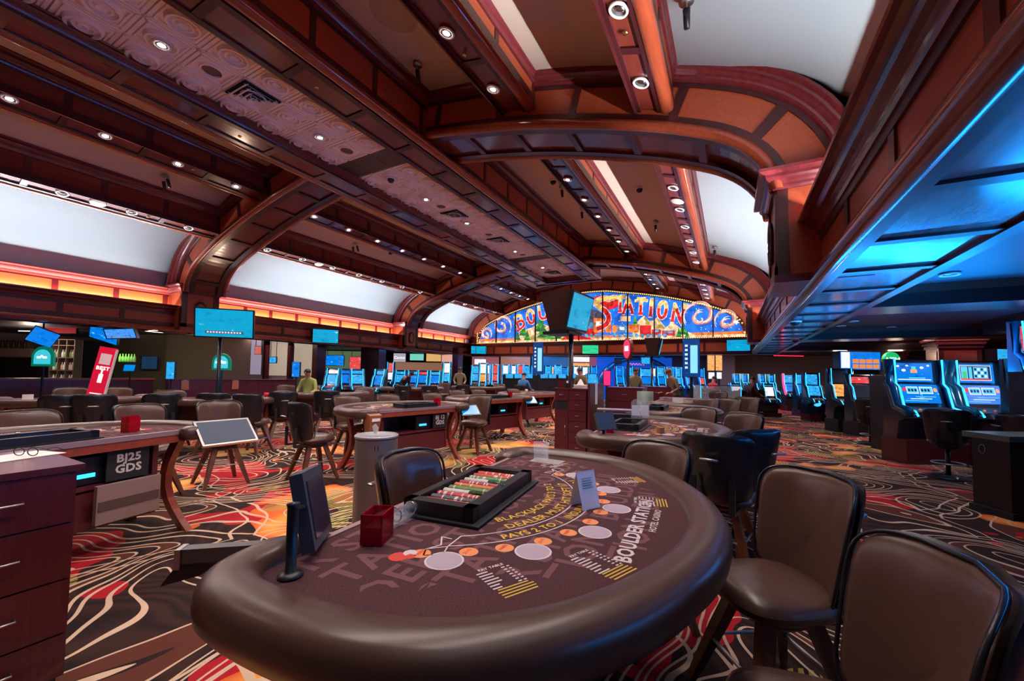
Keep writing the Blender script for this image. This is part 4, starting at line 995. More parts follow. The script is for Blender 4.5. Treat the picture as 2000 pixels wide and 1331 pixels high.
# ================================================================== BLACKJACK TABLES
FELT = mat('felt_maroon', (.115, .045, .052), .95, spec=.2)
def feltmat():
    g = N(FELT); tc = g.n('ShaderNodeTexCoord'); no = g.n('ShaderNodeTexNoise', Vector=tc.outputs['Object'], Scale=180.0, Detail=3.0)
    g.link(g.ramp(no.outputs[0], [(.3, (.050, .020, .025)), (.7, (.088, .036, .042))]), 'Base Color')
    bp = g.n('ShaderNodeBump', Height=no.outputs[0], Strength=.25, Distance=.001); g.link(bp.outputs[0], 'Normal')
feltmat()
FPR = mat('felt_print_mauve', (.155, .068, .076), .95, spec=.2)
FYE = mat('felt_print_yellow', (.62, .40, .06), .9); FWH = mat('felt_print_white', (.62, .54, .58), .9); FOR = mat('felt_print_orange', (.75, .27, .10), .9); FGR = mat('felt_circle_lilac', (.42, .34, .42), .9); FRD = mat('felt_print_red', (.6, .06, .05), .9)
RC = [(.735, -.075), (.84, -.075), (.94, -.06), (1.0, .0), (1.022, .09), (1.028, .20), (1.025, .32), (1.01, .44), (.965, .58), (.885, .71), (.775, .825), (.63, .93), (.455, 1.015), (.26, 1.08), (0, 1.115)]
RPATH = RC + [(-x, y) for x, y in RC[-2::-1]]
ZT_ = .90
def rail_mesh():
    b = MB(); prof = []
    for k in range(16):
        a = 2 * PI * k / 16; c, s = math.cos(a), math.sin(a)
        prof.append((.078 * (abs(c) ** .8) * (1 if c > 0 else -1), .068 * (abs(s) ** .8) * (1 if s > 0 else -1)))
    P = []
    for i in range(len(RPATH) - 1):      # smooth
        p0, p1, p2, p3 = RPATH[max(0, i - 1)], RPATH[i], RPATH[i + 1], RPATH[min(len(RPATH) - 1, i + 2)]
        for k in range(4):
            t = k / 4; P.append(tuple(.5 * (2 * p1[j] + (p2[j] - p0[j]) * t + (2 * p0[j] - 5 * p1[j] + 4 * p2[j] - p3[j]) * t * t + (3 * p1[j] - p0[j] - 3 * p2[j] + p3[j]) * t ** 3) for j in (0, 1)))
    P.append(RPATH[-1]); n = len(P); V = []
    for i, p in enumerate(P):
        a = P[max(0, i - 1)]; c = P[min(n - 1, i + 1)]; d = Vector((c[0] - a[0], c[1] - a[1])).normalized(); nx, ny = d.y, -d.x
        e = min(i, n - 1 - i); sc = (.55, .8, .92, 1)[min(3, e)]
        wide = 1 + .0 * i
        for u, v in prof: V.append((p[0] + nx * u * sc * wide, p[1] + ny * u * sc * wide, ZT_ - .030 + v * sc))
    F = [(i * 16 + j, i * 16 + (j + 1) % 16, (i + 1) * 16 + (j + 1) % 16, (i + 1) * 16 + j) for i in range(n - 1) for j in range(16)]
    F += [tuple(range(16)), tuple(range((n - 1) * 16, n * 16))[::-1]]
    b.add(V, F); return b.mesh('padded_rail', L_RAIL, True)
RAILM = rail_mesh()
def outline(inset):
    P = []
    for i, p in enumerate(RPATH):
        a = RPATH[max(0, i - 1)]; c = RPATH[min(len(RPATH) - 1, i + 1)]; d = Vector((c[0] - a[0], c[1] - a[1])).normalized()
        P.append((p[0] - (-d.y) * 0 - d.y * -inset * -1, p[1] + d.x * inset * 1 * 1))
    return P
def ins(k):
    P = []
    for i, p in enumerate(RPATH):
        a = RPATH[max(0, i - 1)]; c = RPATH[min(len(RPATH) - 1, i + 1)]; d = Vector((c[0] - a[0], c[1] - a[1])).normalized()
        P.append((p[0] - d.y * k, p[1] + d.x * k))        # left of the path = towards the felt
    return P
def circ(mb, x, y, r, z, m=None, n=28, d=.0): mb.add([(x + r * math.cos(2 * PI * k / n), y + r * math.sin(2 * PI * k / n), z) for k in range(n)], [tuple(range(n))], m)
CIRC = [(.64, .405), (.465, .615), (.222, .752), (-.068, .775), (-.331, .689), (-.526, .475)]
ORG = [(.633, .316), (.558, .439), (.482, .525), (.379, .616), (.27, .67), (.132, .714), (.007, .725), (-.137, .705), (-.245, .668), (-.40, .60), (-.50, .39), (-.45, .55)]
def bjtable(name, label, loc, rz, detail=2):
    """x along the dealer edge, +y towards the players"""
    o = thing(name, label, 'table', loc, rz, 'blackjack tables')
    link('padded_rail', RAILM, o)
    b = MB(); F0 = [(x, max(y, -.02)) for x, y in ins(.0)]; b.prism(F0, ZT_ - .03, ZT_, None); b.build('felt', FELT, o)
    b = MB(); b.bb(-.74, .74, -.045, -.02, ZT_ - .035, ZT_ + .004); b.build('dealer_edge', mat('edge_pink_metal', (.45, .30, .30), .35, .6), o)
    b = MB(); b.bb(-.92, .92, -.04, .02, ZT_ - .10, ZT_ - .036); b.prism([(x * .95, max(.0, y * .95)) for x, y in RPATH], ZT_ - .10, ZT_ - .032); b.build('apron', W_TABLE, o)
    # body: side panels, modesty panel, drawers bay
    b = MB(); b.bb(-.62, -.58, .02, .50, .22, .80); b.bb(.58, .62, .02, .50, .22, .80); b.bb(-.62, .62, .46, .50, .22, .80); b.bb(-.58, .58, .02, .46, .52, .55); b.build('cabinet_shell', W_CAB, o)
    b = MB(); b.bb(-.60, .60, .03, .05, .22, .50); b.build('kick_panel', W_CAB, o)
    b = MB(); b.bb(.02, .30, .06, .40, .56, .76); b.build('card_shuffler', BLACK, o)
    b = MB(); b.bb(.08, .22, .055, .06, .61, .64); b.build('shuffler_light', BLUELED, o)
    # four curved sabre legs
    def leg(sx, sy):
        q = MB(); V = []
        for t in range(9):
            k = t / 8; z = .80 * (1 - k); bow = .10 * math.sin(PI * k) - .06 * k
            xx = sx * (.80 + bow * .6 * -1); yy = (.06 if sy < 0 else .62) + (-1 if sy < 0 else 1) * (-.09 * math.sin(PI * k) + .10 * k * k); w_ = .035 + .03 * abs(k - .5)
            V += [(xx - .028, yy - w_, z), (xx + .028, yy - w_, z), (xx + .028, yy + w_, z), (xx - .028, yy + w_, z)]
        Fq = [(4 * i + j, 4 * i + (j + 1) % 4, 4 * i + 4 + (j + 1) % 4, 4 * i + 4 + j) for i in range(8) for j in range(4)] + [(3, 2, 1, 0), (32, 33, 34, 35)]
        q.add(V, Fq); q.build('leg', W_TABLE, o)
    for sx in (-1, 1):
        for sy in (-1, 1): leg(sx, sy)
    # printed layout: thin raised layers
    z = ZT_ + .0008
    b = MB(); R = lambda r: (lambda tx, ty: (-math.sin(tx / r) * (r - ty), .02 + math.cos(tx / r) * (r - ty), z + .0006))
    sz = .068
    text(b, 'BLACKJACK PAYS 3 TO 2', sz * .80, R(.485), bold=.012); text(b, 'DEALER MUST HIT SOFT 17', sz * .84, R(.56), bold=.012); text(b, 'PAYS 2 TO 1   INSURANCE   PAYS 2 TO 1', sz * .72, R(.635), bold=.02)
    b.build('felt_lettering', FYE, o)
    b = MB()
    for r, a in ((.575, .95), (.648, 1.02)):
        V = []
        for k in range(49):
            t = -a + 2 * a * k / 48
            for q in (-.0025, .0025): V.append((math.sin(t) * (r + q), .02 + math.cos(t) * (r + q), z))
        b.add(V, [(2 * i, 2 * i + 1, 2 * i + 3, 2 * i + 2) for i in range(48)])
    for s in (-1, 1):
        for P in ([(s * .467, .355), (s * .555, .36), (s * .60, .31), (s * .555, .335), (s * .50, .30), (s * .50, .34)], [(s * .555, .36), (s * .61, .38), (s * .64, .33), (s * .60, .31)]):
            for (x0, y0), (x1, y1) in zip(P, P[1:]):
                d = Vector((x1 - x0, y1 - y0)).normalized() * .0025; b.add([(x0 - d.y, y0 + d.x, z), (x0 + d.y, y0 - d.x, z), (x1 + d.y, y1 - d.x, z), (x1 - d.y, y1 + d.x, z)], [(0, 1, 2, 3)])
    b.build('banner_outline', FWH, o)
    for x, y in CIRC:
        b = MB(); circ(b, x, y, .058, z, FWH); circ(b, x, y, .052, z + .0004, FGR); b.build('betting_circle', FGR, o)
    for i, (x, y) in enumerate(ORG):
        b = MB(); circ(b, x, y, .030, z, FOR, 20)
        if detail > 1: text(b, '21+3' if i % 2 else 'PAIRS', .017, lambda tx, ty: (x - tx, y - ty, z + .0004), FRD, .03)
        b.build('side_bet_circle', FOR, o)
    if detail > 0:
        b = MB(); text(b, 'BOULDER STATION', .072, lambda tx, ty: (.08 - tx, .90 - ty, z), bold=.03); text(b, 'HOTEL CASINO', .035, lambda tx, ty: (.0 - tx, .945 - ty, z), bold=.02); b.build('logo_lettering', FWH, o)
        b = MB()
        for r_, (ty0, off_) in enumerate(((.12, .0), (.26, .22), (.40, -.15), (.54, .1), (.68, -.2), (.80, .15), (.93, -.05))):
            V, F = text_geo('BOULDER STATION   BOULDER STATION', .15, .02)
            V3 = [(off_ - x, ty0 - y, z - .0003) for x, y in V]
            ok = []
            for f in F:
                if all(abs(V3[i][0]) < .88 - max(0, V3[i][1] - .35) * .7 and .0 < V3[i][1] < 1.0 - V3[i][0] ** 2 * .6 for i in f): ok.append(f)
            b.add(V3, ok)
        b.build('tone_lettering', FPR, o)
        rnd = random.Random(3)
        def paytable(x, y, a, n=7, w_=.11):
            bw = MB(); by = MB(); ca, sa = math.cos(a), math.sin(a)
            def put(mb, u, v, l, h): mb.add([(x + ca * p - sa * q, y + sa * p + ca * q, z) for p, q in ((u, v), (u - l, v), (u - l, v - h), (u, v - h))], [(0, 1, 2, 3)])
            for k in range(n):
                u = w_ / 2
                for l in (rnd.uniform(.25, .5) * w_, .0): 
                    if l: put(bw, u, .05 - k * -.0145, l, .0055)
                put(bw, u - w_ * .72, .05 + k * .0145, w_ * .1, .0055); put(bw, u - w_ * .88, .05 + k * .0145, w_ * .08, .0055)
            for k in range(4): put(by, w_ / 2 - rnd.uniform(0, .01), .05 + (n + k) * .0125 + .01, w_ * rnd.uniform(.8, 1), .005)
            tag(bw.build('pay_table', FWH, o), kind='stuff'); tag(by.build('pay_table_note', FYE, o), kind='stuff')
            if detail > 1: t = MB(); text(t, 'PAY TABLE', .016, lambda tx, ty: (x - ca * tx + sa * (ty - .035), y - sa * tx - ca * (ty - .035), z), bold=.03); t.build('pay_table_title', FWH, o)
        paytable(.60, .52, -.55); paytable(.40, .72, -.45, 8); paytable(-.02, .83, .0, 3, .14) if 0 else None; paytable(-.22, .80, .15, 5, .13); paytable(-.50, .66, .6, 7); paytable(-.62, .25, 1.3, 7)
        b = MB(); circ(b, .68, .27, .03, z, FRD, 12); circ(b, .645, .285, .022, z + .0003, FWH, 8); circ(b, .665, .30, .018, z + .0004, FRD, 5); b.build('card_emblem', FRD, o)
    return o
def tray(loc, rz, label, detail=True, wtop=.64):
    o = thing('chip_tray', label, 'chip tray', loc, rz, 'dealer chip trays'); w_, h = wtop, .30
    b = MB(); b.bb(-w_ / 2 - .02, w_ / 2 + .02, -.02, h + .03, 0, .008); b.build('base_plate', BLACKM, o)
    b = MB()
    for q in ((-w_ / 2, w_ / 2, 0, .035), (-w_ / 2, w_ / 2, h - .045, h), (-w_ / 2, -w_ / 2 + .05, 0, h), (w_ / 2 - .05, w_ / 2, 0, h)): b.bb(*q, .008, .062)
    b.build('tray_frame', BLACK, o)
    b = MB(); b.bb(-w_ / 2 + .05, w_ / 2 - .05, .035, h - .045, .054, .057); b.build('glass_lid', mat('lid_glass', (0, 0, 0), .03, alpha=.06), o)
    b = MB(); b.cyl((.0, h - .02, .062), (.0, h - .02, .068), .012, n=12); b.build('lock_button', CHROME, o)
    if detail:
        cols = [(.75, .06, .04), (.65, .08, .05), (.10, .35, .12), (.75, .7, .65), (.5, .04, .12), (.75, .25, .06), (.15, .3, .1), (.8, .75, .7), (.7, .05, .08), (.12, .12, .14), (.75, .1, .06)]
        n = 11; sp = (w_ - .12) / n; b = MB(); rnd = random.Random(5)
        for i in range(n):
            x = -w_ / 2 + .06 + sp * (i + .5); m_ = mat('chip_%d' % i, cols[i], .5)
            y = .045
            while y < h - .055 - (.08 if i % 4 == 3 else 0):
                mm = m_ if rnd.random() > .18 else mat('chip_edge_white', (.8, .76, .7), .5)
                b.cyl((x, y, .032), (x, y + .0062, .032), .0195, n=10, m=mm); y += .0072
        tag(b.build('poker_chips', None, o), kind='stuff')
    return o
def redbox(loc, rz, label, h=.095):
    o = thing('discard_holder', label, 'card holder', loc, rz, 'red acrylic discard holders')
    b = MB(); 
    for q in ((-.05, .05, -.035, -.031), (-.05, -.046, -.035, .035), (.046, .05, -.035, .035), (-.05, .05, .031, .035)): b.bb(*q, .004, h)
    b.build('side_walls', REDGLASS, o); b = MB(); b.bb(-.05, .05, -.035, .035, 0, .005); b.build('bottom_plate', REDGLASS, o)
    b = MB(); b.bb(-.043, .043, -.028, .028, .006, h * .55); b.build('card_stack', mat('dark_red_cards', (.16, .0, .01), .6), o); return o
def T(o, x, y, z=ZT_):                 # table-local point in world
    a = o.rotation_euler.z; return (o.location.x + x * math.cos(a) - y * math.sin(a), o.location.y + x * math.sin(a) + y * math.cos(a), z)
# ---- front table
A_ = Vector((-1.144, .901)); da = Vector((-.068, .998)); rz1 = math.atan2(-.998, .068)
c_ = A_ + da * .68; T1 = bjtable('blackjack_table', 'large maroon-felt blackjack table with padded brown rail in the foreground', (c_.x, c_.y, 0), rz1)
tray((*T(T1, .075, .035)[:2], ZT_ + .003), rz1 + .05, 'black chip tray full of coloured chips under glass on the foreground table')
redbox((*T(T1, .62, .13)[:2], ZT_ + .003), rz1 + .35, 'red acrylic discard holder near the left corner of the foreground table')
o = thing('card_shoe', 'clear acrylic card shoe lying between the red holder and the chip tray', 'card shoe', (*T(T1, .46, .055)[:2], ZT_ + .003), rz1)
b = MB(); b.bb(-.10, .10, -.02, .06, 0, .012); b.build('base_block', GLASS, o)
b = MB(); b.cyl((-.07, .04, .035), (.04, .04, .035), .022, n=16); b.build('card_roller', GLASS, o, True)
for s in (-.05, .03): b = MB(); b.tube([(s, .04 + .024 * math.cos(t * PI / 8), .035 + .024 * math.sin(t * PI / 8)) for t in range(16)], .003, 6, None, True); b.build('band', CHROME, o, True)
# tent card
o = thing('tent_card', 'folded white paper tent card standing on the foreground table', 'card', (*at(1140, 1000, ZT_).xy, ZT_ + .003), rz1)
o.location = (*at(1142, 990, ZT_).xy, ZT_ + .002); o.rotation_euler.z = face(o.location) + .75
b = MB(); b.add([(-.048, -.042, 0), (.048, -.042, 0), (.050, 0, .145), (-.050, 0, .145)], [(0, 1, 2, 3)]); b.add([(-.048, -.041, 0), (.048, -.041, 0), (.050, .001, .145), (-.050, .001, .145)], [(3, 2, 1, 0)]); b.build('front_leaf', PAPER, o)
b = MB(); b.add([(-.048, .042, 0), (.048, .042, 0), (.050, 0, .145), (-.050, 0, .145)], [(3, 2, 1, 0)]); b.add([(-.048, .041, 0), (.048, .041, 0), (.050, -.001, .1445), (-.050, -.001, .1445)], [(0, 1, 2, 3)]); b.build('rear_leaf', PAPER, o)
b = MB()
for k in range(5): b.add([(-.03, -.009 - .0022 * k - .0008, .118 - .009 * k), (.028 - .006 * (k % 2), -.009 - .0022 * k - .0008, .118 - .009 * k), (.028 - .006 * (k % 2), -.0095 - .0022 * k - .0016, .1155 - .009 * k), (-.03, -.0095 - .0022 * k - .0016, .1155 - .009 * k)], [(0, 1, 2, 3)])
b.build('printed_lines', mat('print_grey', (.12, .14, .2), .7), o)
# clear cup at far corner
o = thing('clear_cup', 'clear acrylic cup clipped on the far padded corner of the foreground table', 'cup', (*T(T1, -.765, .18)[:2], ZT_))
b = MB(); b.lathe([(.048, 0), (.05, .12), (.047, .12), (.044, .006), (0, .006)], 24); b.build('cup_wall', GLASS, o, True)
b = MB(); b.box((.035, .02, .0015), (.20, .13, .003)); b.build('cup_mat', GREY, o)
# monitor on post at near left corner
q = at(567, 1127, ZT_); o = thing('dealer_monitor', 'small grey-edged dealer monitor seen side-on, on a black post at the left table corner', 'monitor', (q.x, q.y, ZT_ + .002))
b = MB(); b.lathe([(.032, 0), (.032, .004), (.02, .010), (.014, .012), (.014, .18), (.017, .19), (0, .195)], 20); b.build('post', BLACK, o, True)
pm = atd(618, 986, 1.27); dm = pm - Vector((q.x, q.y, ZT_))
b = MB(); b.cyl((0, 0, .175), (dm.x, dm.y, dm.z + .0), .008, n=8); b.build('arm', BLACK, o)
sc_ = thing('screen_head', None, None); sc_.parent = o; sc_.location = dm; sc_.rotation_euler = (-.22, .10, face(pm) + 1.36)
b = MB(); b.bb(-.12, .12, -.006, .030, -.112, .112); b.build('housing', mat('monitor_grey', (.055, .06, .075), .35), sc_)
b = MB(); b.bb(-.095, .095, -.009, -.006, -.085, .085); b.build('screen', mat('monitor_screen', (.05, .035, .05), .12), sc_)
# grey metal tray behind the left corner
a_, c_ = at(612, 1066, .86), at(345, 1122, .80); d_ = c_ - a_
o = thing('steel_ledge', 'long grey metal ledge with black underside behind the near left rail', 'ledge', a_, math.atan2(d_.y, d_.x)); L_ = d_.xy.length
b = MB(); b.bb(0, L_, -.05, -.01, -.04, .01); b.build('metal_bar', mat('ledge_grey', (.12, .11, .12), .4, .5), o)
b = MB(); b.bb(L_ - .004, L_ + .012, -.055, -.004, -.05, .012); b.build('end_cap', STEEL, o)
b = MB(); b.prism([(L_ * .7, -.035), (L_ + .005, -.035), (L_ + .05, -.10), (L_ * .85, -.075)], -.045, -.01, None, lambda x, z_, y: (x, y, z_)); b.build('black_wedge', BLACK, o)
# ---- other tables
def edge(x0, y0, dx, dy, s=.0): return math.atan2(dy, dx)
T2 = bjtable('blackjack_table', 'blackjack table behind the foreground one, with a red holder and printed felt', (-1.16, 4.53, 0), math.radians(-88), 1)
T5 = bjtable('blackjack_table', 'third blackjack table back on the right side of the pit', (-1.30, 7.25, 0), math.radians(-90), 0)
T6 = bjtable('blackjack_table', 'fourth blackjack table back on the right side of the pit, by the white card', (-1.45, 9.85, 0), math.radians(-90), 0)
TL = bjtable('blackjack_table', 'left blackjack table marked BJ25 GDS, seen from the dealer side', (-4.20, 1.02, 0), math.radians(101), 1)
T3 = bjtable('blackjack_table', 'blackjack table in the middle left seen from the dealer side, beyond the steel bin', (-4.26, 4.80, 0), math.radians(79), 1)
T4 = bjtable('blackjack_table', 'dark-sided blackjack table behind the middle left one, with brass-footed base', (-4.50, 7.75, 0), math.radians(77), 0)
T7 = bjtable('blackjack_table', 'table with curved legs and trailing cables left of the centre cabinet', (-4.75, 10.4, 0), math.radians(80), 0)
for o, nm, sx in ((T2, 'second right table', .1), (T5, 'third right table', .05), (TL, 'left table marked BJ25', -.10), (T3, 'middle left table', .1), (T4, 'dark-sided table', .05)):
    tray((*T(o, sx, .035)[:2], ZT_ + .003), o.rotation_euler.z, 'black chip tray on the ' + nm, False)
for o, x, y, nm, hh in ((T2, .62, .10, 'second right table', .15), (TL, .52, .22, 'left table marked BJ25', .13), (T3, .55, .2, 'middle left table', .12), (T4, .6, .25, 'dark-sided table', .12)):
    redbox((*T(o, x, y)[:2], ZT_ + .003), o.rotation_euler.z + .2, 'red acrylic discard holder on the ' + nm, hh)
# label plates, vents, tablets on the dealer sides
def plate(o, x, lines, lab, pname='number_plate'):
    p = MB(); p.bb(x - .14, x + .14, -.0, .012, .56, .79); k = p.build(pname, BLACKM, o)
    t = MB()
    for i, s in enumerate(lines): text(t, s, .088, lambda tx, ty: (x + tx, -.002, .70 - .085 * i + ty), bold=.035)
    t.build('stencil_lettering', mat('stencil_white', (.6, .52, .5), .7), o)
plate(TL, .40, ('BJ25', 'GDS'), ''); plate(T3, .45, ('BJ 12', 'GDS'), '')
p = MB(); p.bb(.18, .60, -.06, -.02, .26, .55); 
v = p.build('vent_unit', mat('vent_pink', (.26, .17, .16), .5), TL)
p = MB(); p.bb(.19, .59, -.064, -.06, .36, .43); p.build('grille', mat('vent_dark', (.09, .05, .05), .6), v)
def tablet(o, x, y, z, lab, lit=True, w_=.36, h=.24, yaw=0):
    t = thing('tablet_display', lab, 'monitor', T(o, x, y, z), o.rotation_euler.z + yaw); t.rotation_euler.x = -.75 + PI / 2 - .0
    t.rotation_euler = (0, 0, o.rotation_euler.z + yaw); s = thing('tilted_head', None, None); s.parent = t; s.rotation_euler = (-.85, 0, 0)
    b = MB(); b.bb(-w_ / 2, w_ / 2, 0, .025, -h / 2, h / 2); b.build('housing', STEEL if not lit else BLACK, s)
    b = MB(); b.bb(-w_ / 2 + .02, w_ / 2 - .02, -.004, 0, -h / 2 + .02, h / 2 - .02); b.build('screen', S_PAD if lit else S_DIM, s)
    b = MB(); b.cyl((0, .03, -.03), (-.05, .30, -.08), .012, n=8); b.build('mount_arm', BLACK, t)
q = at(407, 845, .90); tb = tablet(TL, 1.02, -.24, .87, 'large dark reflective tablet on the corner of the left BJ25 table', False, .46, .30, -.25)
tablet(T3, 1.00, -.12, .82, 'blue-lit tablet on the corner of the middle left table', yaw=-.3); tablet(T4, .95, -.08, .84, 'blue-lit tablet on the corner of the dark-sided table', w_=.34, yaw=-.3)
# small flat cards and boxes
def card(px, py, z, w_, h, lab, m=PAPER, name='table_card'):
    p_ = at(px, py, z); o = thing(name, lab, 'card', p_, face(p_)); b = MB(); b.bb(-w_ / 2, w_ / 2, -.003, .003, 0, h); b.build('card_face', m, o); b = MB(); b.bb(-w_ / 2 - .01, w_ / 2 + .01, -.03, .03, -.002, .006); b.build('stand_foot', GLASS, o)
for px, lab in ((1242, 'clear arched sign holder with white leaflet, left of the pair'), (1259, 'clear arched sign holder with white leaflet, right of the pair')):
    p_ = at(px, 818, .95); o = thing('leaflet_holder', lab, 'sign holder', (p_.x, p_.y, .955), face(p_))
    b = MB(); b.bb(-.045, .045, -.004, .004, .03, .15); b.build('leaflet', PAPER, o)
    P = [(-.055, 0), (.055, 0), (.055, .17)] + [(.055 * math.cos(t * PI / 8), .17 + .055 * math.sin(t * PI / 8)) for t in range(1, 8)] + [(-.055, .17)]
    b = MB(); b.prism(P, -.007, -.005, None, lambda x, z_, y: (x, y, z_)); b.build('acrylic_arch', GLASS, o)
def card2(tb, x, y, w_, h, lab):
    p_ = T(tb, x, y); o = thing('table_card', lab, 'card', (p_[0], p_[1], ZT_ + .002), face(p_)); b = MB(); b.bb(-w_ / 2, w_ / 2, -.003, .003, 0, h); b.build('card_face', PAPER, o); b = MB(); b.bb(-w_ / 2 - .01, w_ / 2 + .01, -.03, .03, -.001, .006); b.build('stand_foot', GLASS, o)
card2(T6, .62, .45, .22, .11, 'small white card standing on the fourth right table')
# ================================================================== CHAIR PLACEMENT
def proj_x(p):
    v = Vector(p) - Vector((0, 0, CAM_Z)); return PPX + F_PX * v.dot(RX) / v.dot(FW)
def chT(tb, px, yl, lab, grp, turn=0.0):
    """stool on the players' side of a table, slid along it until its back stands at picture column px"""
    best = min((abs(proj_x(T(tb, k * .01, yl + .27, .95)) - px), k * .01) for k in range(-220, 221))
    p = T(tb, best[1], yl, 0); return stool((p[0], p[1], 0), tb.rotation_euler.z + PI + turn, lab, grp)
def ch(px, py, tgt, lab, grp, z=1.03, off=-.27, ped=False):
    """px,py = top centre of the backrest"""
    p = at(px, py, z); d = Vector((tgt[0] - p.x, tgt[1] - p.y)).normalized()
    # stool origin lies in front of the backrest
    x, y = p.x + d.x * .30, p.y + d.y * .30
    return stool((x, y, 0), math.atan2(d.y, d.x) - PI / 2, lab, grp, pedestal=ped)
def facing(px, py, ang, z=1.03):       # ang: 0 faces the camera, pi faces away
    p = at(px, py, z); a = math.atan2(-p.y, -p.x) + ang; return (p.x + math.cos(a), p.y + math.sin(a))
G1 = 'stools round the foreground table'
def hd(px, py, deg, z=1.03): p = at(px, py, z); return (p.x + math.cos(math.radians(deg)), p.y + math.sin(math.radians(deg)))

ch(1625, 926, hd(1625, 926, 214), 'brown leather stool pushed to the right of the foreground table, turned side-on', G1)
ch(1925, 1104, hd(1925, 1104, 190), 'nearest brown leather stool at the lower right corner', G1)
ch(1310, 866, hd(1310, 866, 236), 'brown leather stool at the far end of the foreground table, front of its back showing', G1)
ch(766, 884, hd(766, 884, 8), 'brown leather stool standing on the dealer side behind the chip tray', 'dealer stools')
ch(1390, 850, facing(1390, 850, PI - .25), 'stool with its black rear shell to the camera, near the second right table', 'stools round the second right table')
ch(1500, 842, facing(1500, 842, PI + .9), 'black-backed stool with blue glints, outermost beside the second right table', 'stools round the second right table')
ch(1466, 808, T(T2, -.1, .6), 'brown stool right of the second right table, in front of the black-backed one', 'stools round the second right table')
p_ = aty(1352, 800, 6.05); stool((p_.x, p_.y - .12, 0), PI - .5, 'brown stool between the second and third right tables', 'stools round the third right table')
ch(1425, 779, T(T5, .0, .6), 'brown stool at the players side of the third right table', 'stools round the third right table')
ch(1462, 776, T(T5, -.6, .8), 'curved brown stool farther right of the third right table', 'stools round the third right table')
p_ = aty(1372, 780, 8.75); stool((p_.x, p_.y - .12, 0), PI - .4, 'brown stool between the third and fourth right tables', 'stools round the fourth right table')
ch(1405, 765, T(T6, -.4, .5), 'brown stool at the players side of the fourth right table', 'stools round the fourth right table')
G2 = 'stools beyond the BJ25 table'
chT(TL, 262, 1.32, 'pale-lit leather stool behind the left BJ25 table, middle of three', G2); chT(TL, 408, 1.15, 'leather stool behind the right end of the left BJ25 table', G2, -.35); chT(TL, 42, 1.32, 'leather stool behind the left BJ25 table at the picture edge', G2, .1)
G3 = 'stools round the middle left table'
p_ = T(T3, -1.38, .42, 0); stool((p_[0], p_[1], 0), T3.rotation_euler.z - PI / 2, 'brown stool standing alone at the near end of the middle left table, side-on', G3)
chT(T3, 672, 1.30, 'leather stool behind the left end of the middle left table', G3); chT(T3, 752, 1.36, 'leather stool behind the middle left table, second from its left', G3); chT(T3, 838, 1.30, 'leather stool behind the right end of the middle left table', G3)
p_ = T(T3, 1.45, .2, 0); stool((p_[0], p_[1], 0), T3.rotation_euler.z + PI / 2 + .2, 'stool between the middle left table and the dark-sided one, below the blue tablet', G3)
for i, (px, py) in enumerate(((888, 763), (930, 763), (998, 764))): chT(T4, px, 1.32, f'leather stool behind the dark-sided table, {ordn[i]} from its left', 'stools behind the dark-sided table')
G4 = 'black-backed stools of the far left row'
for i, (px, py, a) in enumerate(((128, 772, .1), (184, 772, -.05), (320, 770, .1), (414, 769, -.2), (474, 771, -.6), (556, 766, .15), (640, 764, .1), (788, 754, .1), (838, 754, -.1), (905, 752, .1))):
    ch(px, py, facing(px, py, PI + a), f'stool with black rear shell facing away, {["first", "second", "third", "fourth", "fifth", "sixth", "seventh", "eighth", "ninth", "tenth"][i]} from the left in the far left row', G4)
G5 = 'pale stools of the far left tables'
for i, (px, py, a) in enumerate(((140, 757, 0), (226, 757, .1), (330, 762, .2), (712, 756, .1), (868, 748, 0), (945, 745, 0), (975, 750, .1), (1010, 749, 0), (612, 781, 2.6) if 0 else (560, 752, 0))):
    ch(px, py, facing(px, py, a), f'distant leather stool facing the camera, {ordn[i]} from the left among the far tables', G5)
# second row of tables on the left and beyond
FARTAB = []
for px, d, lab in ((155, 7.2, 'far left blackjack table under the red banner'), (430, 7.9, 'far left blackjack table before the orange clipboards'), (632, 10.3, 'table with green and red cups beside the seated woman'), (806, 14.6, 'distant table where a person leans over'), (935, 16.6, 'distant table before the man in the olive shirt')):
    p_ = atd(px, 744, d); FARTAB.append(bjtable('blackjack_table', lab, (p_.x, p_.y, 0), math.atan2(-p_.y, -p_.x) - PI / 2, 0))
card2(FARTAB[0], .55, .5, .12, .09, 'white card standing on the far left table beside the red banner')
for tb, x, lab in ((T3, -.86, 'brown sloped rating box hung on the near dealer corner of the middle left table'), (T4, -.86, 'brown sloped rating box hung on the dark-sided table')):
    o = thing('rating_box', lab, 'box', T(tb, x, -.09, .0), tb.rotation_euler.z)
    b = MB(); b.add([(-.07, -.10, .60), (.07, -.10, .60), (.07, .02, .60), (-.07, .02, .60), (-.09, -.14, .86), (.09, -.14, .86), (.09, .02, .90), (-.09, .02, .90)], [(0, 3, 2, 1), (4, 5, 6, 7), (0, 1, 5, 4), (1, 2, 6, 5), (2, 3, 7, 6), (3, 0, 4, 7)]); b.build('box_body', mat('rating_brown', (.30, .11, .05), .4), o)
    b = MB(); b.bb(-.06, .06, -.143, -.139, .78, .82); b.build('label_slot', PAPER, o)
p_ = atd(1408, 744, 12.3); o = thing('glass_case', 'low clear glass case with blue reflections beyond the right tables', 'case', (p_.x, p_.y, 0), math.atan2(.478, .878))
b = MB(); b.bb(-.62, .62, 0, .5, 0, .80); b.build('case_base', W_CAB, o)
for q in ((-.62, .62, 0, .006), (-.62, .62, .494, .5), (-.62, -.614, 0, .5), (.614, .62, 0, .5)): b = MB(); b.bb(*q, .80, 1.20); b.build('glass_pane', GLASS, o)
for x in (-.615, 0, .615): b = MB(); b.cyl((x, 0, .8), (x, 0, 1.21), .008, n=6); b.build('frame_post', BLUELED if x else CHROME, o)  # end posts made to glow, giving the case its blue reflections
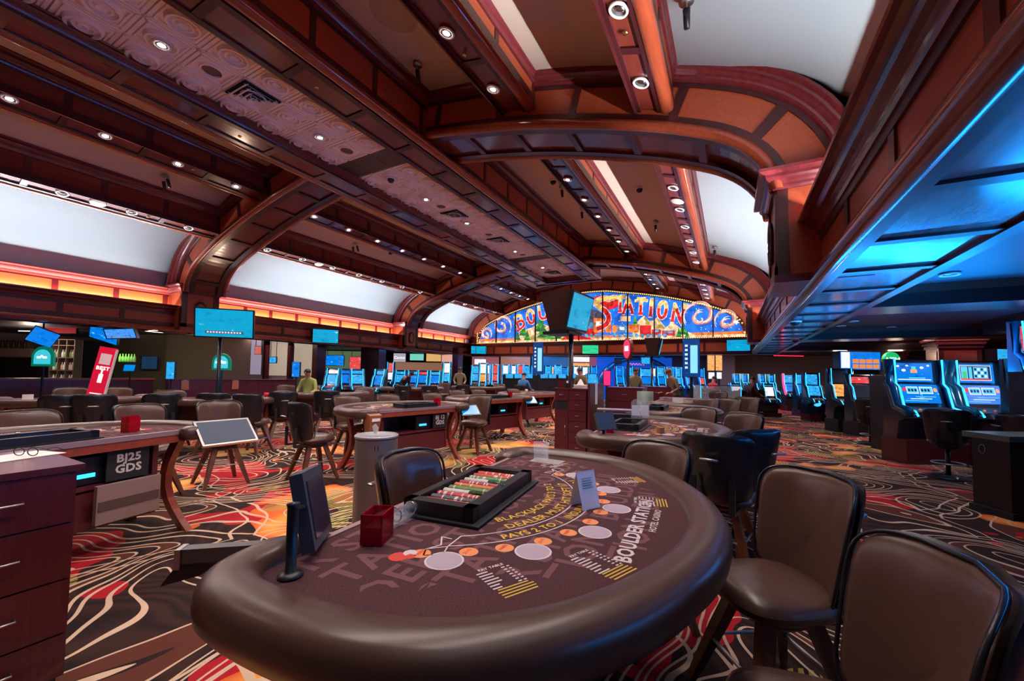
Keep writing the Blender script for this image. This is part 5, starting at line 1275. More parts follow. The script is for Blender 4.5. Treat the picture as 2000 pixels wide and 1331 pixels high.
b = MB(); b.bb(-.63, .63, -.01, .02, 1.195, 1.215); b.build('top_rail', CHROME, o)
# ================================================================== CABINETS AND BIN
def cabinet(name, lab, loc, rz, cols, H, D, back=None):
    """cols: list of (width, [(kind, height, handle)])"""
    o = thing(name, lab, 'cabinet', loc, rz); W = sum(c[0] for c in cols); x = -W / 2
    b = MB(); b.bb(-W / 2, W / 2, .0, D, .06, H - .03); b.build('carcass', W_CAB, o)
    b = MB(); b.bb(-W / 2 - .02, W / 2 + .02, -.025, D + .01, H - .03, H); b.build('worktop', W_CAB, o)
    b = MB(); b.bb(-W / 2 + .02, W / 2 - .02, .02, D - .02, 0, .06); b.build('plinth', BLACKM, o)
    for wd, items in cols:
        z = H - .03
        for kind, h, hd in items:
            z -= h
            if kind == 'open':
                b = MB(); b.bb(x + .02, x + wd - .02, -.001, .0, z + .01, z + h - .01); b.build('bay_dark_sheet', BLACKM, o); continue  # flat black sheet standing in for the shade inside the bay
            b = MB(); b.bb(x + .006, x + wd - .006, -.018, 0, z + .004, z + h - .004); f = b.build('drawer' if kind == 'drawer' else 'door', W_CAB, o)
            if hd:
                b = MB(); cx = x + wd * .5; cz = z + h * .55
                if kind == 'door': cx = x + wd * .8; P = [(cx, -.018, cz + .08), (cx, -.045, cz + .08), (cx, -.045, cz - .08), (cx, -.018, cz - .08)]
                else: P = [(cx - hd, -.018, cz), (cx - hd, -.045, cz), (cx + hd, -.045, cz), (cx + hd, -.018, cz)]
                b.tube(P, .005, 8); b.build('handle', STEEL, f, True)
        x += wd
    return o
# near left cabinet: drawer fronts face +x
cabinet('drawer_cabinet', 'dark red laminate drawer cabinet at the left edge with eyeglasses on top', (-2.67, .22, 0), PI / 2, [(.48, [('drawer', .24, .07)] * 4), (.48, [('drawer', .23, .075), ('drawer', .25, .075), ('drawer', .24, .075), ('drawer', .19, .075)])], 1.0, .62)
b = MB(); b.bb(-3.32, -3.28, -.4, .52, 1.002, 1.17); b = b.build('back_panel', W_CAB); tag(b, 'upright dark red panel standing at the back of the left drawer cabinet', 'panel')
p_ = at(28, 893, 1.002); b = MB(); b.box((0, 0, .001), (.20, .28, .002)); tag(b.build('paper_sheet', PAPER, None, loc=(p_.x, p_.y, 1.001), rz=.3), 'white paper sheet under the eyeglasses on the drawer cabinet', 'paper')
o = thing('eyeglasses', 'folded dark eyeglasses lying on the drawer cabinet', 'eyeglasses', (p_.x + .03, p_.y + .03, 1.004), .5)
for sx in (-.034, .034):
    b = MB(); b.tube([(sx + .026 * math.cos(t * PI / 8), .0, .022 + .019 * math.sin(t * PI / 8)) for t in range(16)], .0022, 6, None, True); b.build('lens_rim', BLACK, o)
    b = MB(); b.tube([(sx * 1.8, 0, .03), (sx * 1.7, .08, .03), (sx * 1.2, .14, .004)], .002, 6); b.build('temple', BLACK, o)
b = MB(); b.tube([(-.01, 0, .03), (.01, 0, .03)], .002, 6); b.build('bridge', BLACK, o)
# centre cabinet
xl, yl = -2.86, 6.93
CC_ = cabinet('drawer_cabinet', 'tall red laminate cabinet with a column of drawers in the middle of the pit', (xl + .30, yl, 0), 0, [(.27, [('drawer', .20, .03), ('open', .17, 0), ('door', .78, .03)]), (.33, [('drawer', .18, .03)] + [('drawer', .19, .03)] * 5)], 1.21, .5)
b = MB(); b.bb(xl - .0, xl + .27, yl + .12, yl + .16, 1.21, 1.34); tag(b.build('back_panel', W_CAB), 'low upright panel on the left of the central cabinet top', 'panel')
b = MB(); b.bb(xl + .63, xl + .67, yl - .02, yl + .85, 0, 1.30); o = b.build('side_partition', W_CAB); tag(o, 'tall red side partition with a white strip right of the central cabinet', 'partition')
b = MB(); b.bb(xl + .67, xl + .674, yl + .28, yl + .42, .92, 1.30); b.build('white_strip', PAPER, o)
o = thing('paper_stack', 'stack of papers and a tissue on the central cabinet', 'paper', (xl + .42, yl + .2, 1.21)); 
for k in range(5): b = MB(); b.box((0, .01 * (k % 2), .006 + .012 * k), (.24 - .01 * k, .18, .010), None, .1 * (k % 3)); b.build('paper_bundle', PAPER, o)
b = MB(); b.lathe([(.07, .06), (.05, .10), (.015, .16), (0, .17)], 7); b.build('tissue', PAPER, o)
o = thing('pen_cup', 'small dark cup with a white card on the central cabinet', 'cup', (xl + .2, yl + .1, 1.21)); b = MB(); b.lathe([(.035, 0), (.04, .09), (.036, .09), (.03, .01), (0, .01)], 14); b.build('cup_wall', BLACK, o); b = MB(); b.bb(-.02, .02, -.003, .003, .02, .13); b.build('card', PAPER, o)
# more pit furniture behind
cabinet('drawer_cabinet', 'red pit cabinet behind the lozenge sign, left of the green bin', (-2.2, 9.6, 0), .0, [(.8, [('drawer', .3, .06), ('drawer', .4, .06), ('drawer', .4, .06)])], 1.18, .6)
cabinet('drawer_cabinet', 'low red pit cabinet with open shelves beyond the central one', (-3.1, 8.9, 0), .0, [(.7, [('open', .3, 0), ('open', .3, 0), ('open', .3, 0)])], 1.22, .5)
cabinet('drawer_cabinet', 'far red pit cabinet near the man bending over', (-1.9, 12.4, 0), .0, [(.9, [('drawer', .3, .06), ('drawer', .4, .06), ('drawer', .4, .06)])], 1.15, .6)
p_ = at(1260, 765, 1.12); o = thing('waste_bin', 'grey-green round bin in the pit left of the far tables', 'bin', (p_.x, p_.y, 0)); b = MB(); b.lathe([(.17, 0), (.17, 1.12), (.155, 1.12), (.15, .2), (0, .2)], 24); b.build('bin_body', mat('bin_green', (.09, .12, .11), .5), o, True)
# steel bin
p_ = at(736, 851, .88); o = thing('waste_bin', 'tall grey metal round waste bin numbered 11 behind the dealer stool', 'bin', (p_.x, p_.y, 0))
b = MB(); b.lathe([(.178, .0), (.182, .02), (.182, .86), (.176, .86), (.17, .05), (0, .05)], 40); sharp(b.build('bin_body', mat('bin_grey', (.20, .185, .19), .4, .4), o).data)
b = MB(); b.lathe([(0, .862), (.12, .858), (.175, .862), (.188, .868), (.190, .882), (.184, .890), (.15, .880), (0, .876)], 40); b.build('bin_lid', mat('lid_grey', (.36, .37, .42), .3, .5), o, True)
a = face(p_); b = MB(); text(b, '11', .05, lambda tx, ty: (.1835 * math.cos(a - PI / 2 + tx / .183), .1835 * math.sin(a - PI / 2 + tx / .183), .78 + ty), bold=.02); b.build('bin_number', BLACK, o)
b = MB(); b.add([(-.02, 0, .89), (.02, 0, .89), (.03, .01, .95), (-.03, -.01, .96), (0, 0, .985)], [(0, 1, 2, 3), (2, 4, 3)]); tag(b.build('tissue', PAPER, None, loc=(p_.x - .02, p_.y, 0)), 'white tissue poking out of the steel bin lid', 'tissue')
# keyboard tray and phone on the second right table
p_ = at(1213, 800, 1.02); o = thing('keyboard_shelf', 'dark shelf with papers on a post behind the second right table', 'shelf', (p_.x, p_.y, 0), face(p_)); b = MB(); b.bb(-.30, .30, -.12, .12, 1.0, 1.02); b.build('shelf_board', STEEL, o); b = MB(); b.bb(-.25, .25, -.10, .10, .90, .96); b.build('shelf_box', BLACK, o); b = MB(); b.cyl((0, 0, 0), (0, 0, .9), .03, n=10); b.build('post', BLACK, o)
p_ = at(1182, 832, 1.0); o = thing('dealer_monitor', 'small grey monitor beside the red holder on the second right table', 'monitor', (p_.x, p_.y, ZT_ + .01), face(p_) + .7); b = MB(); b.box((0, 0, .13), (.20, .03, .16), M=Matrix.Rotation(-.4, 3, 'X')); b.build('housing', mat('monitor_grey', (.1, .1, .1), .4), o); b = MB(); b.cyl((0, .02, 0), (0, .02, .1), .015, n=10); b.build('post', BLACK, o)
p_ = at(1290, 846, ZT_); o = thing('chip_stack', 'short stack of reddish chips at the near end of the second right table', 'chips', (p_.x, p_.y, ZT_ + .002), 0)
for k in range(6): b = MB(); b.cyl((.002 * (k % 2), 0, .009 * k), (.002 * (k % 2), 0, .009 * k + .008), .035, n=20); b.build('chip', mat('chip_copper', (.35, .13, .08), .5), o)
# ================================================================== SLOT MACHINES
CAB_BLUE = mat('slot_cabinet_blue', (.015, .16, .27), .14, .4, coat=.6)
SIDE_M = mat('slot_side', (.018, .035, .05), .2, coat=.5)
def slot(name, label, loc, rz, kind='upright', scr=(None, None), group=None, w_=.72, base=.42, baseW=True, h=1.42, light=True, dp=.10, ins=.09, cr=.045, art=0):
    """faces local -Y, origin on the floor at the centre"""
    o = thing(name, label, 'slot machine', loc, rz, group); hw = w_ / 2; z0 = base
    if base:
        b = MB(); b.bb(-hw - .02, hw + .02, -.35, dp + .03, 0, base); b.build('stand', W_CAB if baseW else BLACK, o)
    P = [(dp, z0), (dp, z0 + h), (.09, z0 + h), (.06, z0 + h - .03), (.04, z0 + .98), (-.02, z0 + .93), (-.10, z0 + .55), (-.30, z0 + .47), (-.34, z0 + .38), (-.20, z0 + .30), (-.16, z0)]
    b = MB(); b.prism(P, -hw, hw, None, lambda y, z, x: (x, y, z)); b.build('cabinet_body', SIDE_M, o)
    # glossy side columns following the profile
    for s in (-1, 1):
        b = MB(); Q = [(.02, z0 + h), (.0, z0 + .98), (-.07, z0 + .9), (-.15, z0 + .56), (-.34, z0 + .50), (-.39, z0 + .42)]
        b.tube([(s * (hw - .03), y, z) for y, z in Q], cr, 10, CAB_BLUE); b.build('side_column', CAB_BLUE, o, True)
        if light:
            b = MB(); b.tube([(s * (hw - .03 - cr * .9), y - .03 - cr * .35, z) for y, z in Q], .006 + cr * .12, 6); b.build('edge_light', BLUELED, o, True)
    def face_(n, ya, za, yb, zb, m, ins_=.09, t=.012):
        b = MB(); x = hw - ins_; b.add([(-x, ya - t, za), (x, ya - t, za), (x, yb - t, zb), (-x, yb - t, zb), (-x, ya + .01, za), (x, ya + .01, za), (x, yb + .01, zb), (-x, yb + .01, zb)], [(0, 1, 2, 3), (4, 7, 6, 5), (0, 4, 5, 1), (1, 5, 6, 2), (2, 6, 7, 3), (3, 7, 4, 0)]); return b.build(n, m, o)
    face_('upper_screen', .045, z0 + 1.01, .07, z0 + h - .06, scr[0], ins); face_('lower_screen', -.095, z0 + .63, -.010, z0 + .965, scr[1], ins)
    face_('button_deck', -.30, z0 + .48, -.11, z0 + .56, mat('deck_dark', (.05, .05, .06), .3)); 
    for k in range(5):
        b = MB(); x = -hw + .16 + k * (w_ - .32) / 4; b.cyl((x, -.24, z0 + .51), (x, -.245, z0 + .535), .018, n=10); b.build('button', mat('btn%d' % (k % 2), ((.7, .1, .1), (.8, .4, .1))[k % 2], .4, emit=((.6, .05, .05), (.7, .3, .05))[k % 2], es=.5), o)
    if art:
        xs = hw - ins; lm = lambda n_, c_, e_=1.0: mat('art_' + n_, tuple(k * .3 for k in c_), .4, emit=c_, es=e_)
        def pl_(nm, x0, x1, t0, t1, m_, up=True, e=.001, disc=False):      # x in -1..1, t 0..1 up the screen
            ya, za, yb, zb = (.045, z0 + 1.01, .07, z0 + h - .06) if up else (-.095, z0 + .63, -.010, z0 + .965)
            q = MB(); f_ = lambda x, t: (x * xs, ya + (yb - ya) * t - .012 - e, za + (zb - za) * t)
            if disc: cx, cy, rx, ry = (x0 + x1) / 2, (t0 + t1) / 2, (x1 - x0) / 2, (t1 - t0) / 2; P_ = [f_(cx + rx * math.cos(k * PI / 8), cy + ry * math.sin(k * PI / 8)) for k in range(16)]
            else: P_ = [f_(x0, t0), f_(x1, t0), f_(x1, t1), f_(x0, t1)]
            q.add(P_, [tuple(range(len(P_)))]); q.build(nm, m_, o)
        CYb, WHb, RDb, ORb, NVb = lm('cyan', (.1, .55, .75)), lm('white', (.75, .8, .9)), lm('red', (.8, .03, .06)), lm('orange', (.9, .35, .12)), lm('navy', (.0, .02, .12))
        pl_('red_disc', -.92, -.72, .62, .84, RDb, False, disc=True); pl_('orange_disc', .74, .94, .60, .82, ORb, False, disc=True)
        for a_, b_ in ((-.70, -.08), (.0, .70)):
            pl_('meter_frame', a_, b_, .50, .88, WHb, False, .0008); pl_('meter_box', a_ + .04, b_ - .04, .54, .84, CYb, False, .0014)
            for k in range(3): pl_('meter_mark', a_ + .08 + .17 * k, a_ + .2 + .17 * k, .62, .76, NVb, False, .002)
        for k in range(3): pl_('wave_band', -.9 + .3 * k, .3 + .25 * k, .10 + .11 * k, .14 + .11 * k, WHb if k % 2 else CYb, False, .001)
        if art == 1:
            for cx, cy, r in ((-.85, .82, .09), (-.55, .60, .12), (-.35, .85, .08), (.45, .75, .11), (.80, .86, .08)): pl_('cloud', cx - r, cx + r, cy - r * .5, cy + r * .7, WHb, True, disc=True)
            pl_('emblem', -.18, .18, .48, .66, ORb, True); pl_('emblem_top', -.12, .12, .66, .82, CYb, True, .002); pl_('surf_line', -.9, .9, .10, .15, WHb, True); pl_('surf_line', -.3, .6, .18, .24, CYb, True)
        else:
            pl_('chart_border', -.85, .85, .12, .92, WHb, True, .0006); pl_('chart_field', -.82, .82, .15, .89, NVb, True, .0012); pl_('chart_tower', -.78, -.42, .18, .86, CYb, True, .0018); pl_('chart_tower_mark', -.70, -.50, .2, .6, lm('green', (.05, .5, .2)), True, .0024)
            pl_('chart_column', -.36, -.18, .2, .84, CYb, True, .0018); pl_('chart_grid', -.10, .68, .24, .84, CYb, True, .0018)
            for r_ in range(3):
                for k in range(4): pl_('chart_cell', -.05 + .18 * k, .07 + .18 * k, .30 + .18 * r_, .42 + .18 * r_, WHb if (k + r_) % 2 else NVb, True, .0024)
            pl_('chart_ribbon', -.82, .82, .15, .22, RDb, True, .003)
    b = MB(); b.bb(-hw + .12, hw - .12, -.17, -.165, z0 + .12, z0 + .28); b.build('belly_panel', mat('belly', (.08, .02, .02), .3, emit=(.10, .02, .02), es=.5), o)
    return o
def at_depth_floor(px, d): p = atd(px, 744, d); return (p.x, p.y, 0)
FC = math.atan2(.478, .878)              # rotation of rows parallel to the picture
p1 = atd(1790, 744, 7.4); p2 = atd(1911, 744, 7.4)
slot('slot_machine', 'wide blue glowing slot machine with a blue sky picture, left of the big pair', (p1.x, p1.y, 0), FC, scr=(S_REEL, S_REEL), group='large blue slot machines', w_=1.08, ins=.20, cr=.085, art=1)
slot('slot_machine', 'wide blue glowing slot machine with a bonus chart picture, right of the big pair', (p2.x, p2.y, 0), FC, scr=(S_REEL, S_REEL), group='large blue slot machines', w_=1.08, ins=.20, cr=.085, art=2)
p3 = atd(2015, 744, 6.6); slot('slot_machine', 'slot machine cut off at the right picture edge with pink glow', (p3.x, p3.y, 0), FC + .1, scr=(S_BLUE, S_BLUE), group='large blue slot machines', w_=.9)
p4 = atd(1962, 693, 8.4); tv('slot_topper', 'small cyan lit topper above the right big slot machine', p4, (0, 0, FC), .34, .24, S_CYAN, .2, 'sign', mount=('post', 0))
# ATM sign
p = atd(1741, 704, 8.2); o = thing('cash_machine', 'dark cash machine with a round green ATM sign on top', 'cash machine', (p.x, p.y, 0), FC)
b = MB(); b.bb(-.02, .5, .1, .5, 0, 1.55); b.build('cabinet_body', BLACK, o)
b = MB(); b.lathe([(0, 0), (.165, 0), (.17, .02), (.17, .06), (0, .07)], 32, None, (0, -.02, p.z), 'Y'); b.build('sign_disc', mat('atm_green', (.02, .3, .08), .4, emit=(.01, .42, .12), es=1.0), o)
b = MB(); text(b, 'ATM', .15, lambda tx, ty: (tx, -.026, p.z - .05 + ty), bold=.03); b.build('sign_lettering', mat('atm_white', (.8, .8, .8), .4, emit=(.8, .95, .85), es=1), o)
b = MB(); b.cyl((0, .02, 1.6), (0, .02, p.z), .04, n=10); b.build('sign_post', BLACK, o)
# stools at the big pair
def st2(px, py, ang, lab, z=1.03): 
    p = at(px, py, z); f = facing(px, py, ang, z); d = Vector((f[0] - p.x, f[1] - p.y)).normalized(); stool((p.x + d.x * .3, p.y + d.y * .3, 0), math.atan2(d.y, d.x) - PI / 2, lab, 'stools at the slot machines', pedestal=True)
st2(1848, 792, PI, 'black-backed stool centred between the two big blue slot machines', 1.10)
st2(1960, 801, PI - .9, 'brown stool turned sideways before the right big slot machine', 1.08)
st2(1698, 772, PI, 'black-backed stool before the curved-top slot machine', 1.12)
# kiosk base at the right edge
q = at(1978, 1017, 0); q2 = at(1902, 995, 0); u_ = (q2 - q); o = thing('slot_base_cabinet', 'dark slot stand with a pale green slab top at the right picture edge', 'cabinet', (q.x, q.y, 0), math.atan2(u_.y, u_.x) - PI / 2)
b = MB(); KL = u_.xy.length; b.bb(0, 1.3, 0, KL, .04, .82); b.build('cabinet_body', BLACK, o); b = MB(); b.bb(-.05, 1.35, -.04, KL + .05, .82, .88); b.build('slab_top', mat('slab_green', (.10, .13, .10), .3), o); b = MB(); b.bb(-.03, 1.32, -.03, KL + .02, 0, .07); b.build('plinth', BLACKM, o)
b = MB(); b.tube([(-.006, KL * .7 + .03 * math.cos(t * PI / 8), .70 + .05 * math.sin(t * PI / 8)) for t in range(16)], .004, 6, None, True); b.build('ring_mark', STEEL, o)
q = atd(2012, 744, 5.6); slot('slot_machine', 'dark slot machine standing on the slab-topped stand at the picture edge', (q.x + .15, q.y, .46), FC, scr=(S_RED, S_BLUE), w_=.8, base=.42)
for i in range(5): slot('slot_machine', f'blue slot machine in the bank outside the right edge, {ordn[i]} from the stand', (3.35, 4.9 - 1.05 * i, 0), -PI / 2, scr=(S_BLUE, S_CYAN), group='slot bank beyond the right edge', w_=.9)  # unseen bank, added to give the blue on the soffit a source
# middle bank with blue sign
p = atd(1680, 705, 13.0); o = tv('slot_sign', 'wide blue overhead slot sign with two rows of orange panels', p, (0, 0, FC), 1.35, .62, S_BLUE, .25, 'sign')
for r in range(2):
    for k in range(4):
        b = MB(); b.bb(-.25 + .22 * k, -.25 + .22 * k + .19, -.012, -.008, -.08 - .17 * r, .05 - .17 * r); b.build('orange_panel', mat('sign_orange', (.4, .1, .02), .4, emit=(.8, .25, .06), es=.9), o)
b = MB(); b.bb(-.62, -.34, -.012, -.008, -.24, .27); b.build('white_panel', mat('sign_white', (.6, .6, .6), .4, emit=(.75, .8, .95), es=1), o)
b = MB(); b.bb(-.6, .6, .02, .22, -2.1, -.31); b.build('sign_cabinet', BLACK, o)
for i, (px, d, s0, s1, lab, hh) in enumerate(((1642, 11.5, S_DIM, S_GOLD, 'dark slanted slot machine end of the middle bank', 1.42), (1680, 10.8, S_RED, S_DIM, 'slot machine with dark curved top and silver frame, middle bank', 1.25), (1722, 11.3, S_RED, S_RED, 'slot machine partly behind the cash machine, middle bank', 1.25))):
    slot('slot_machine', lab, at_depth_floor(px, d), FC, scr=(s0, s1), group='slot machines of the middle bank', w_=.72, base=.35, baseW=False, h=hh)
for i, (px, d, s0, s1, lab) in enumerate(((1586, 14.2, S_CYAN, S_CYAN, 'cyan slot machine with round blue lamp at its foot, left of the middle bank'), (1566, 16.0, S_CYAN, S_BLUE, 'smaller cyan slot machine left of the round-lamp one'), (1541, 18.5, S_CYAN, S_BLUE, 'slot machine with red curved side lights'))):
    f = at_depth_floor(px, d); o = slot('slot_machine', lab, f, FC, scr=(s0, s1), group='slot machines left of the middle bank', w_=.62, base=.25)
    if i < 2: b = MB(); b.lathe([(0, -.12), (.09, -.09), (.13, 0), (.09, .09), (0, .12)], 16, None, (0, -.22, .62)); b.build('round_lamp', mat('ball_lamp', (0, 0, 0), .4, emit=(.05, .4, 1), es=1.6), o, True)
    else:
        for s in (-1, 1): b = MB(); b.tube([(s * (.30 + .05 * math.sin(t * .5)), -.05 - .03 * t, 1.68 - .16 * t) for t in range(7)], .04, 8); b.build('red_side_light', REDLED, o, True)
# far row on the right under the dark openings
for i, px in enumerate((1439, 1455, 1489, 1507)):
    f = at_depth_floor(px, 19.5); slot('slot_machine', f'far slot machine with a blue topper, {ordn[i]} from the left in the right-hand far row', f, FC, scr=(S_BLUE, S_CYAN), group='far right slot row', w_=.40, base=.3, h=1.35)
for i, px in enumerate((1436, 1468, 1500)):
    f = at_depth_floor(px, 15.5); slot('slot_machine', f'low round-topped slot machine before the far row, {ordn[i]} from the left', f, FC, scr=(S_CYAN, S_WHITE), group='low slot machines on the right', w_=.52, base=.15, h=1.1)
for i, (px, py, a) in enumerate(((1448, 764, .4), (1478, 762, 0), (1532, 757, -.4), (1560, 757, .2), (1420, 757, .3))): st2(px, py, PI + a, f'distant dark stool at the right-hand slots, {ordn[i]} placed from the centre')
# far slots beyond the end wall
FAR = [(931, 20.5, S_CYAN, S_CYAN, .62, 'blue-green machine with a star picture at the far left corner'), (951, 22, S_WHITE, S_RED, .4, 'narrow white machine beside the star picture one'), (967, 21.5, S_RED, S_RED, .42, 'tall red slot machine with a white top, left of the blue screens'), (987, 21.5, S_WHITE, S_RED, .42, 'tall white and red slot machine, second of the red pair'), (1003, 22, S_WHITE, S_CYAN, .36, 'slim white and blue slot machine right of the red pair'),
       (1028, 22, S_CYAN, S_CYAN, .42, 'blue machine in a thin white frame left of the score display'), (1070, 22, S_CYAN, S_GOLD, .40, 'cyan machine just right of the left score display'), (1081, 23, S_GOLD, S_GOLD, .32, 'orange poster-like machine right of the left score display'), (1101, 21.5, S_BLUE, S_BLUE, .55, 'dark blue machine left of the tall pole'), (1125, 21.5, S_WHITE, S_CYAN, .38, 'white and violet machine right of the tall pole'), (1143, 22, S_WHITE, S_GOLD, .42, 'white machine with orange lower panel below the green television'),
       (1210, 21.5, S_BLUE, S_BLUE, .5, 'blue machine inside the blue arch, left'), (1262, 20.5, S_CYAN, S_REEL, .72, 'bright cyan slot machine with a white glass, centre right'), (1291, 20.5, S_CYAN, S_REEL, .5, 'cyan slot machine second right of the white glass one'), (1308, 20.5, S_CYAN, S_WHITE, .45, 'cyan and white slot machine, third right of the white glass one'), (1325, 21, S_CYAN, S_CYAN, .4, 'green-edged machine left of the right score display'), (1370, 22, S_BLUE, S_RED, .4, 'machine with pink lights right of the right score display')]
for px, d, a, b_, w_, lab in FAR:
    slot('slot_machine', lab, at_depth_floor(px, d), FC, scr=(a, b_), group='slot machines beyond the mural wall', w_=w_, base=.45, h=1.42 if w_ > .5 else 1.5)
for i, px in enumerate((995, 1012, 1033, 1063, 1079, 1098, 1118, 1152)):
    p = atd(px, 735, 17.2); tv('bar_top_screen', f'low blue bar-top game screen, {["first","second","third","fourth","fifth","sixth","seventh","eighth"][i]} from the left before the far slots', p, (-.1, 0, FC), .33, .2, S_CYAN, .12, 'game screen', mount=('post', 1.4))
b = MB(); p = atd(1072, 744, 17.4); b.bb(-2.0, 2.0, -.2, .4, 0, 1.42); tag(b.build('bar_counter', BLACK, None, loc=(p.x, p.y, 0), rz=FC), 'long dark counter carrying the row of blue bar-top screens', 'counter')
b = MB(); o = thing('blue_arch', 'wide arched blue lit surround behind the far slots', 'arch', at_depth_floor(1245, 24), FC)
P = [(-2.3, 0)] + [(-2.3 * math.cos(t * PI / 20), .9 + 1.75 * math.sin(t * PI / 20)) for t in range(21)] + [(2.3, 0), (2.0, 0)] + [(2.0 * math.cos(t * PI / 20), .9 + 1.5 * math.sin(t * PI / 20)) for t in range(21)] + [(-2.0, 0)]
b = MB()
n_ = 20
V = []
for t in range(n_ + 1): 
    c, s = math.cos(PI - t * PI / n_), math.sin(PI - t * PI / n_)
    V += [(2.35 * c, 0, .8 + 1.85 * s), (2.0 * c, 0, .8 + 1.6 * s), (2.0 * c, .4, .8 + 1.6 * s), (2.35 * c, .4, .8 + 1.85 * s)]
b.add(V, [(4 * i + j, 4 * i + (j + 1) % 4, 4 * i + 4 + (j + 1) % 4, 4 * i + 4 + j) for i in range(n_) for j in range(4)]); b.build('arch_ring', CAB_BLUE, o, True)
b = MB(); b.bb(-2.3, 2.3, .6, .7, 0, 2.6); b.build('back_panel', mat('blue_wall_lit', (.01, .05, .3), .4, emit=(.0, .05, .35), es=1), o)
# lit signs and posters at the far side
def sign(px0, px1, py0, py1, d, m, lab, txt=None, tm=None, name='lit_sign', cat='sign'):
    p = atd((px0 + px1) / 2, (py0 + py1) / 2, d); w_ = (px1 - px0) / F_PX * d * 1.0; h = (py1 - py0) / F_PX * d
    o = thing(name, lab, cat, p, FC); b = MB(); b.bb(-w_ / 2, w_ / 2, 0, .06, -h / 2, h / 2); b.build('sign_box', BLACK, o); b = MB(); b.bb(-w_ / 2 + .02, w_ / 2 - .02, -.01, 0, -h / 2 + .02, h / 2 - .02); b.build('sign_face', m, o)
    if name not in ('wall_panel', 'dark_board', 'glass_window'):
        b = MB()
        if p.z > 1.55 and py1 < 728:
            for sx in (-.4, .4): b.cyl((sx * w_, .03, h / 2), (sx * w_, .03, (2.74 if d > 5 else 5) - p.z), .012, n=6)
        else: b.bb(-.05, .05, 0, .05, -p.z, -h / 2)
        b.build('support', BLACK, o)
    else:
        b = MB(); b.bb(-w_ / 2, w_ / 2, .0, .05, -p.z if py1 > 690 else -h / 2, -h / 2 + .01); b.build('lower_board', TAUPE, o)
    if txt:
        V, F = text_geo(txt, 1, .02); tw = max(v[0] for v in V) - min(v[0] for v in V); sc = min(w_ * .85 / tw, h * .7); b = MB(); text(b, txt, sc, lambda tx, ty: (tx, -.014, ty - sc * .3), bold=.02); b.build('sign_lettering', tm, o)
    return o
LW = mat('letter_white_lit', (.8, .8, .8), .4, emit=(.9, .9, .85), es=1.0); LP = mat('letter_pink_lit', (.8, .1, .3), .4, emit=(1, .08, .3), es=1.2)
def lit(n, c, e=1.0): return mat('lit_' + n, tuple(k * .3 for k in c), .5, emit=c, es=e)
sign(635, 672, 694, 715, 19, S_BLUE, 'blue lit overhead game screen at the left openings'); sign(682, 728, 697, 722, 19, S_RED, 'red and white overhead game screen beside the blue one')
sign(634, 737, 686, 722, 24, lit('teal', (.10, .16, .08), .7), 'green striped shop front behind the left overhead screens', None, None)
sign(768, 793, 690, 708, 21, lit('mag', (.5, .45, .55), .7), 'white lettered neon shop sign at the second left opening', 'Cactus', LW)
sign(800, 828, 691, 705, 21, lit('aqua', (.15, .55, .45)), 'aqua lit shop sign right of the neon lettering'); sign(832, 862, 690, 707, 22, lit('amber', (.75, .45, .15), .8), 'amber lit menu board at the second left opening'); sign(862, 896, 690, 712, 22, lit('salmon', (.8, .38, .28), .8), 'salmon lit menu board beside the amber one')
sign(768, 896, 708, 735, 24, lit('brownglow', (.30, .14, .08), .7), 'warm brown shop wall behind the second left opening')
sign(926, 950, 701, 713, 19.6, S_WHITE, 'white lit poster above the star picture machine'); sign(1117, 1152, 697, 708, 22.5, S_WHITE, 'white and violet poster below the green television'); sign(1117, 1152, 709, 728, 22.6, S_GOLD, 'orange lit posters under the violet one')
sign(1381, 1396, 694, 725, 21, S_GOLD, 'gold lit poster of a bottle, left of the pair'); sign(1397, 1411, 694, 725, 21, S_GOLD, 'gold lit poster of a bottle, right of the pair'); sign(1383, 1396, 727, 741, 21, S_WHITE, 'small white lit poster under the left gold one'); sign(1399, 1410, 727, 741, 21, S_WHITE, 'small white lit poster under the right gold one')
sign(1178, 1193, 724, 754, 16, lit('magenta', (.75, .02, .16)), 'magenta banner stand in the pit'); sg = sign(1228, 1260, 708, 716, 23.2, lit('dimblue', (.0, .06, .3)), 'pink neon squiggle sign on the blue wall'); b = MB(); b.tube([(-.42 + .03 * k, -.03, .06 * math.sin(k * 1.1)) for k in range(29)], .012, 6); b.build('neon_tube', LP, sg, True)
sign(1147, 1166, 730, 750, 14, S_CYAN, 'cyan lit square screen right of the tall pole'); sign(1200, 1214, 700, 712, 21.3, S_DIM, 'framed pale panel on the blue wall, left'); sign(1252, 1270, 698, 712, 21.3, S_CYAN, 'framed pale panel on the blue wall, right')
sign(1510, 1570, 688, 697, 22, mat('red_strip', (.3, 0, .03), .4, emit=(.9, .02, .08), es=1.6), 'long red neon strip over the far dark opening')
for x0, x1, lab in ((1430, 1495, 'black board standing for the dark opening behind the far right slots'), (1510, 1570, 'black board standing for the dark opening under the red neon strip')):
    sign(x0, x1, 697, 745, 24.5, BLACKM, lab, name='dark_board', cat='opening')  # flat black board standing in for the shade of the opening
sign(1594, 1716, 683, 720, 24, TAUPE2, 'pale taupe wall area behind the blue slot sign', name='wall_panel', cat='wall panel'); sign(1783, 1815, 682, 700, 20, lit('peach', (.6, .35, .22), .8), 'peach lit panel above the big slot machines'); sign(1596, 1660, 660, 676, 16, W_MID, 'red wood wall panel lit by two downlights, right of the soffit end', name='wall_panel', cat='wall panel'); sign(1726, 1770, 660, 676, 16, W_MID, 'red wood wall panel behind the pillar', name='wall_panel', cat='wall panel')
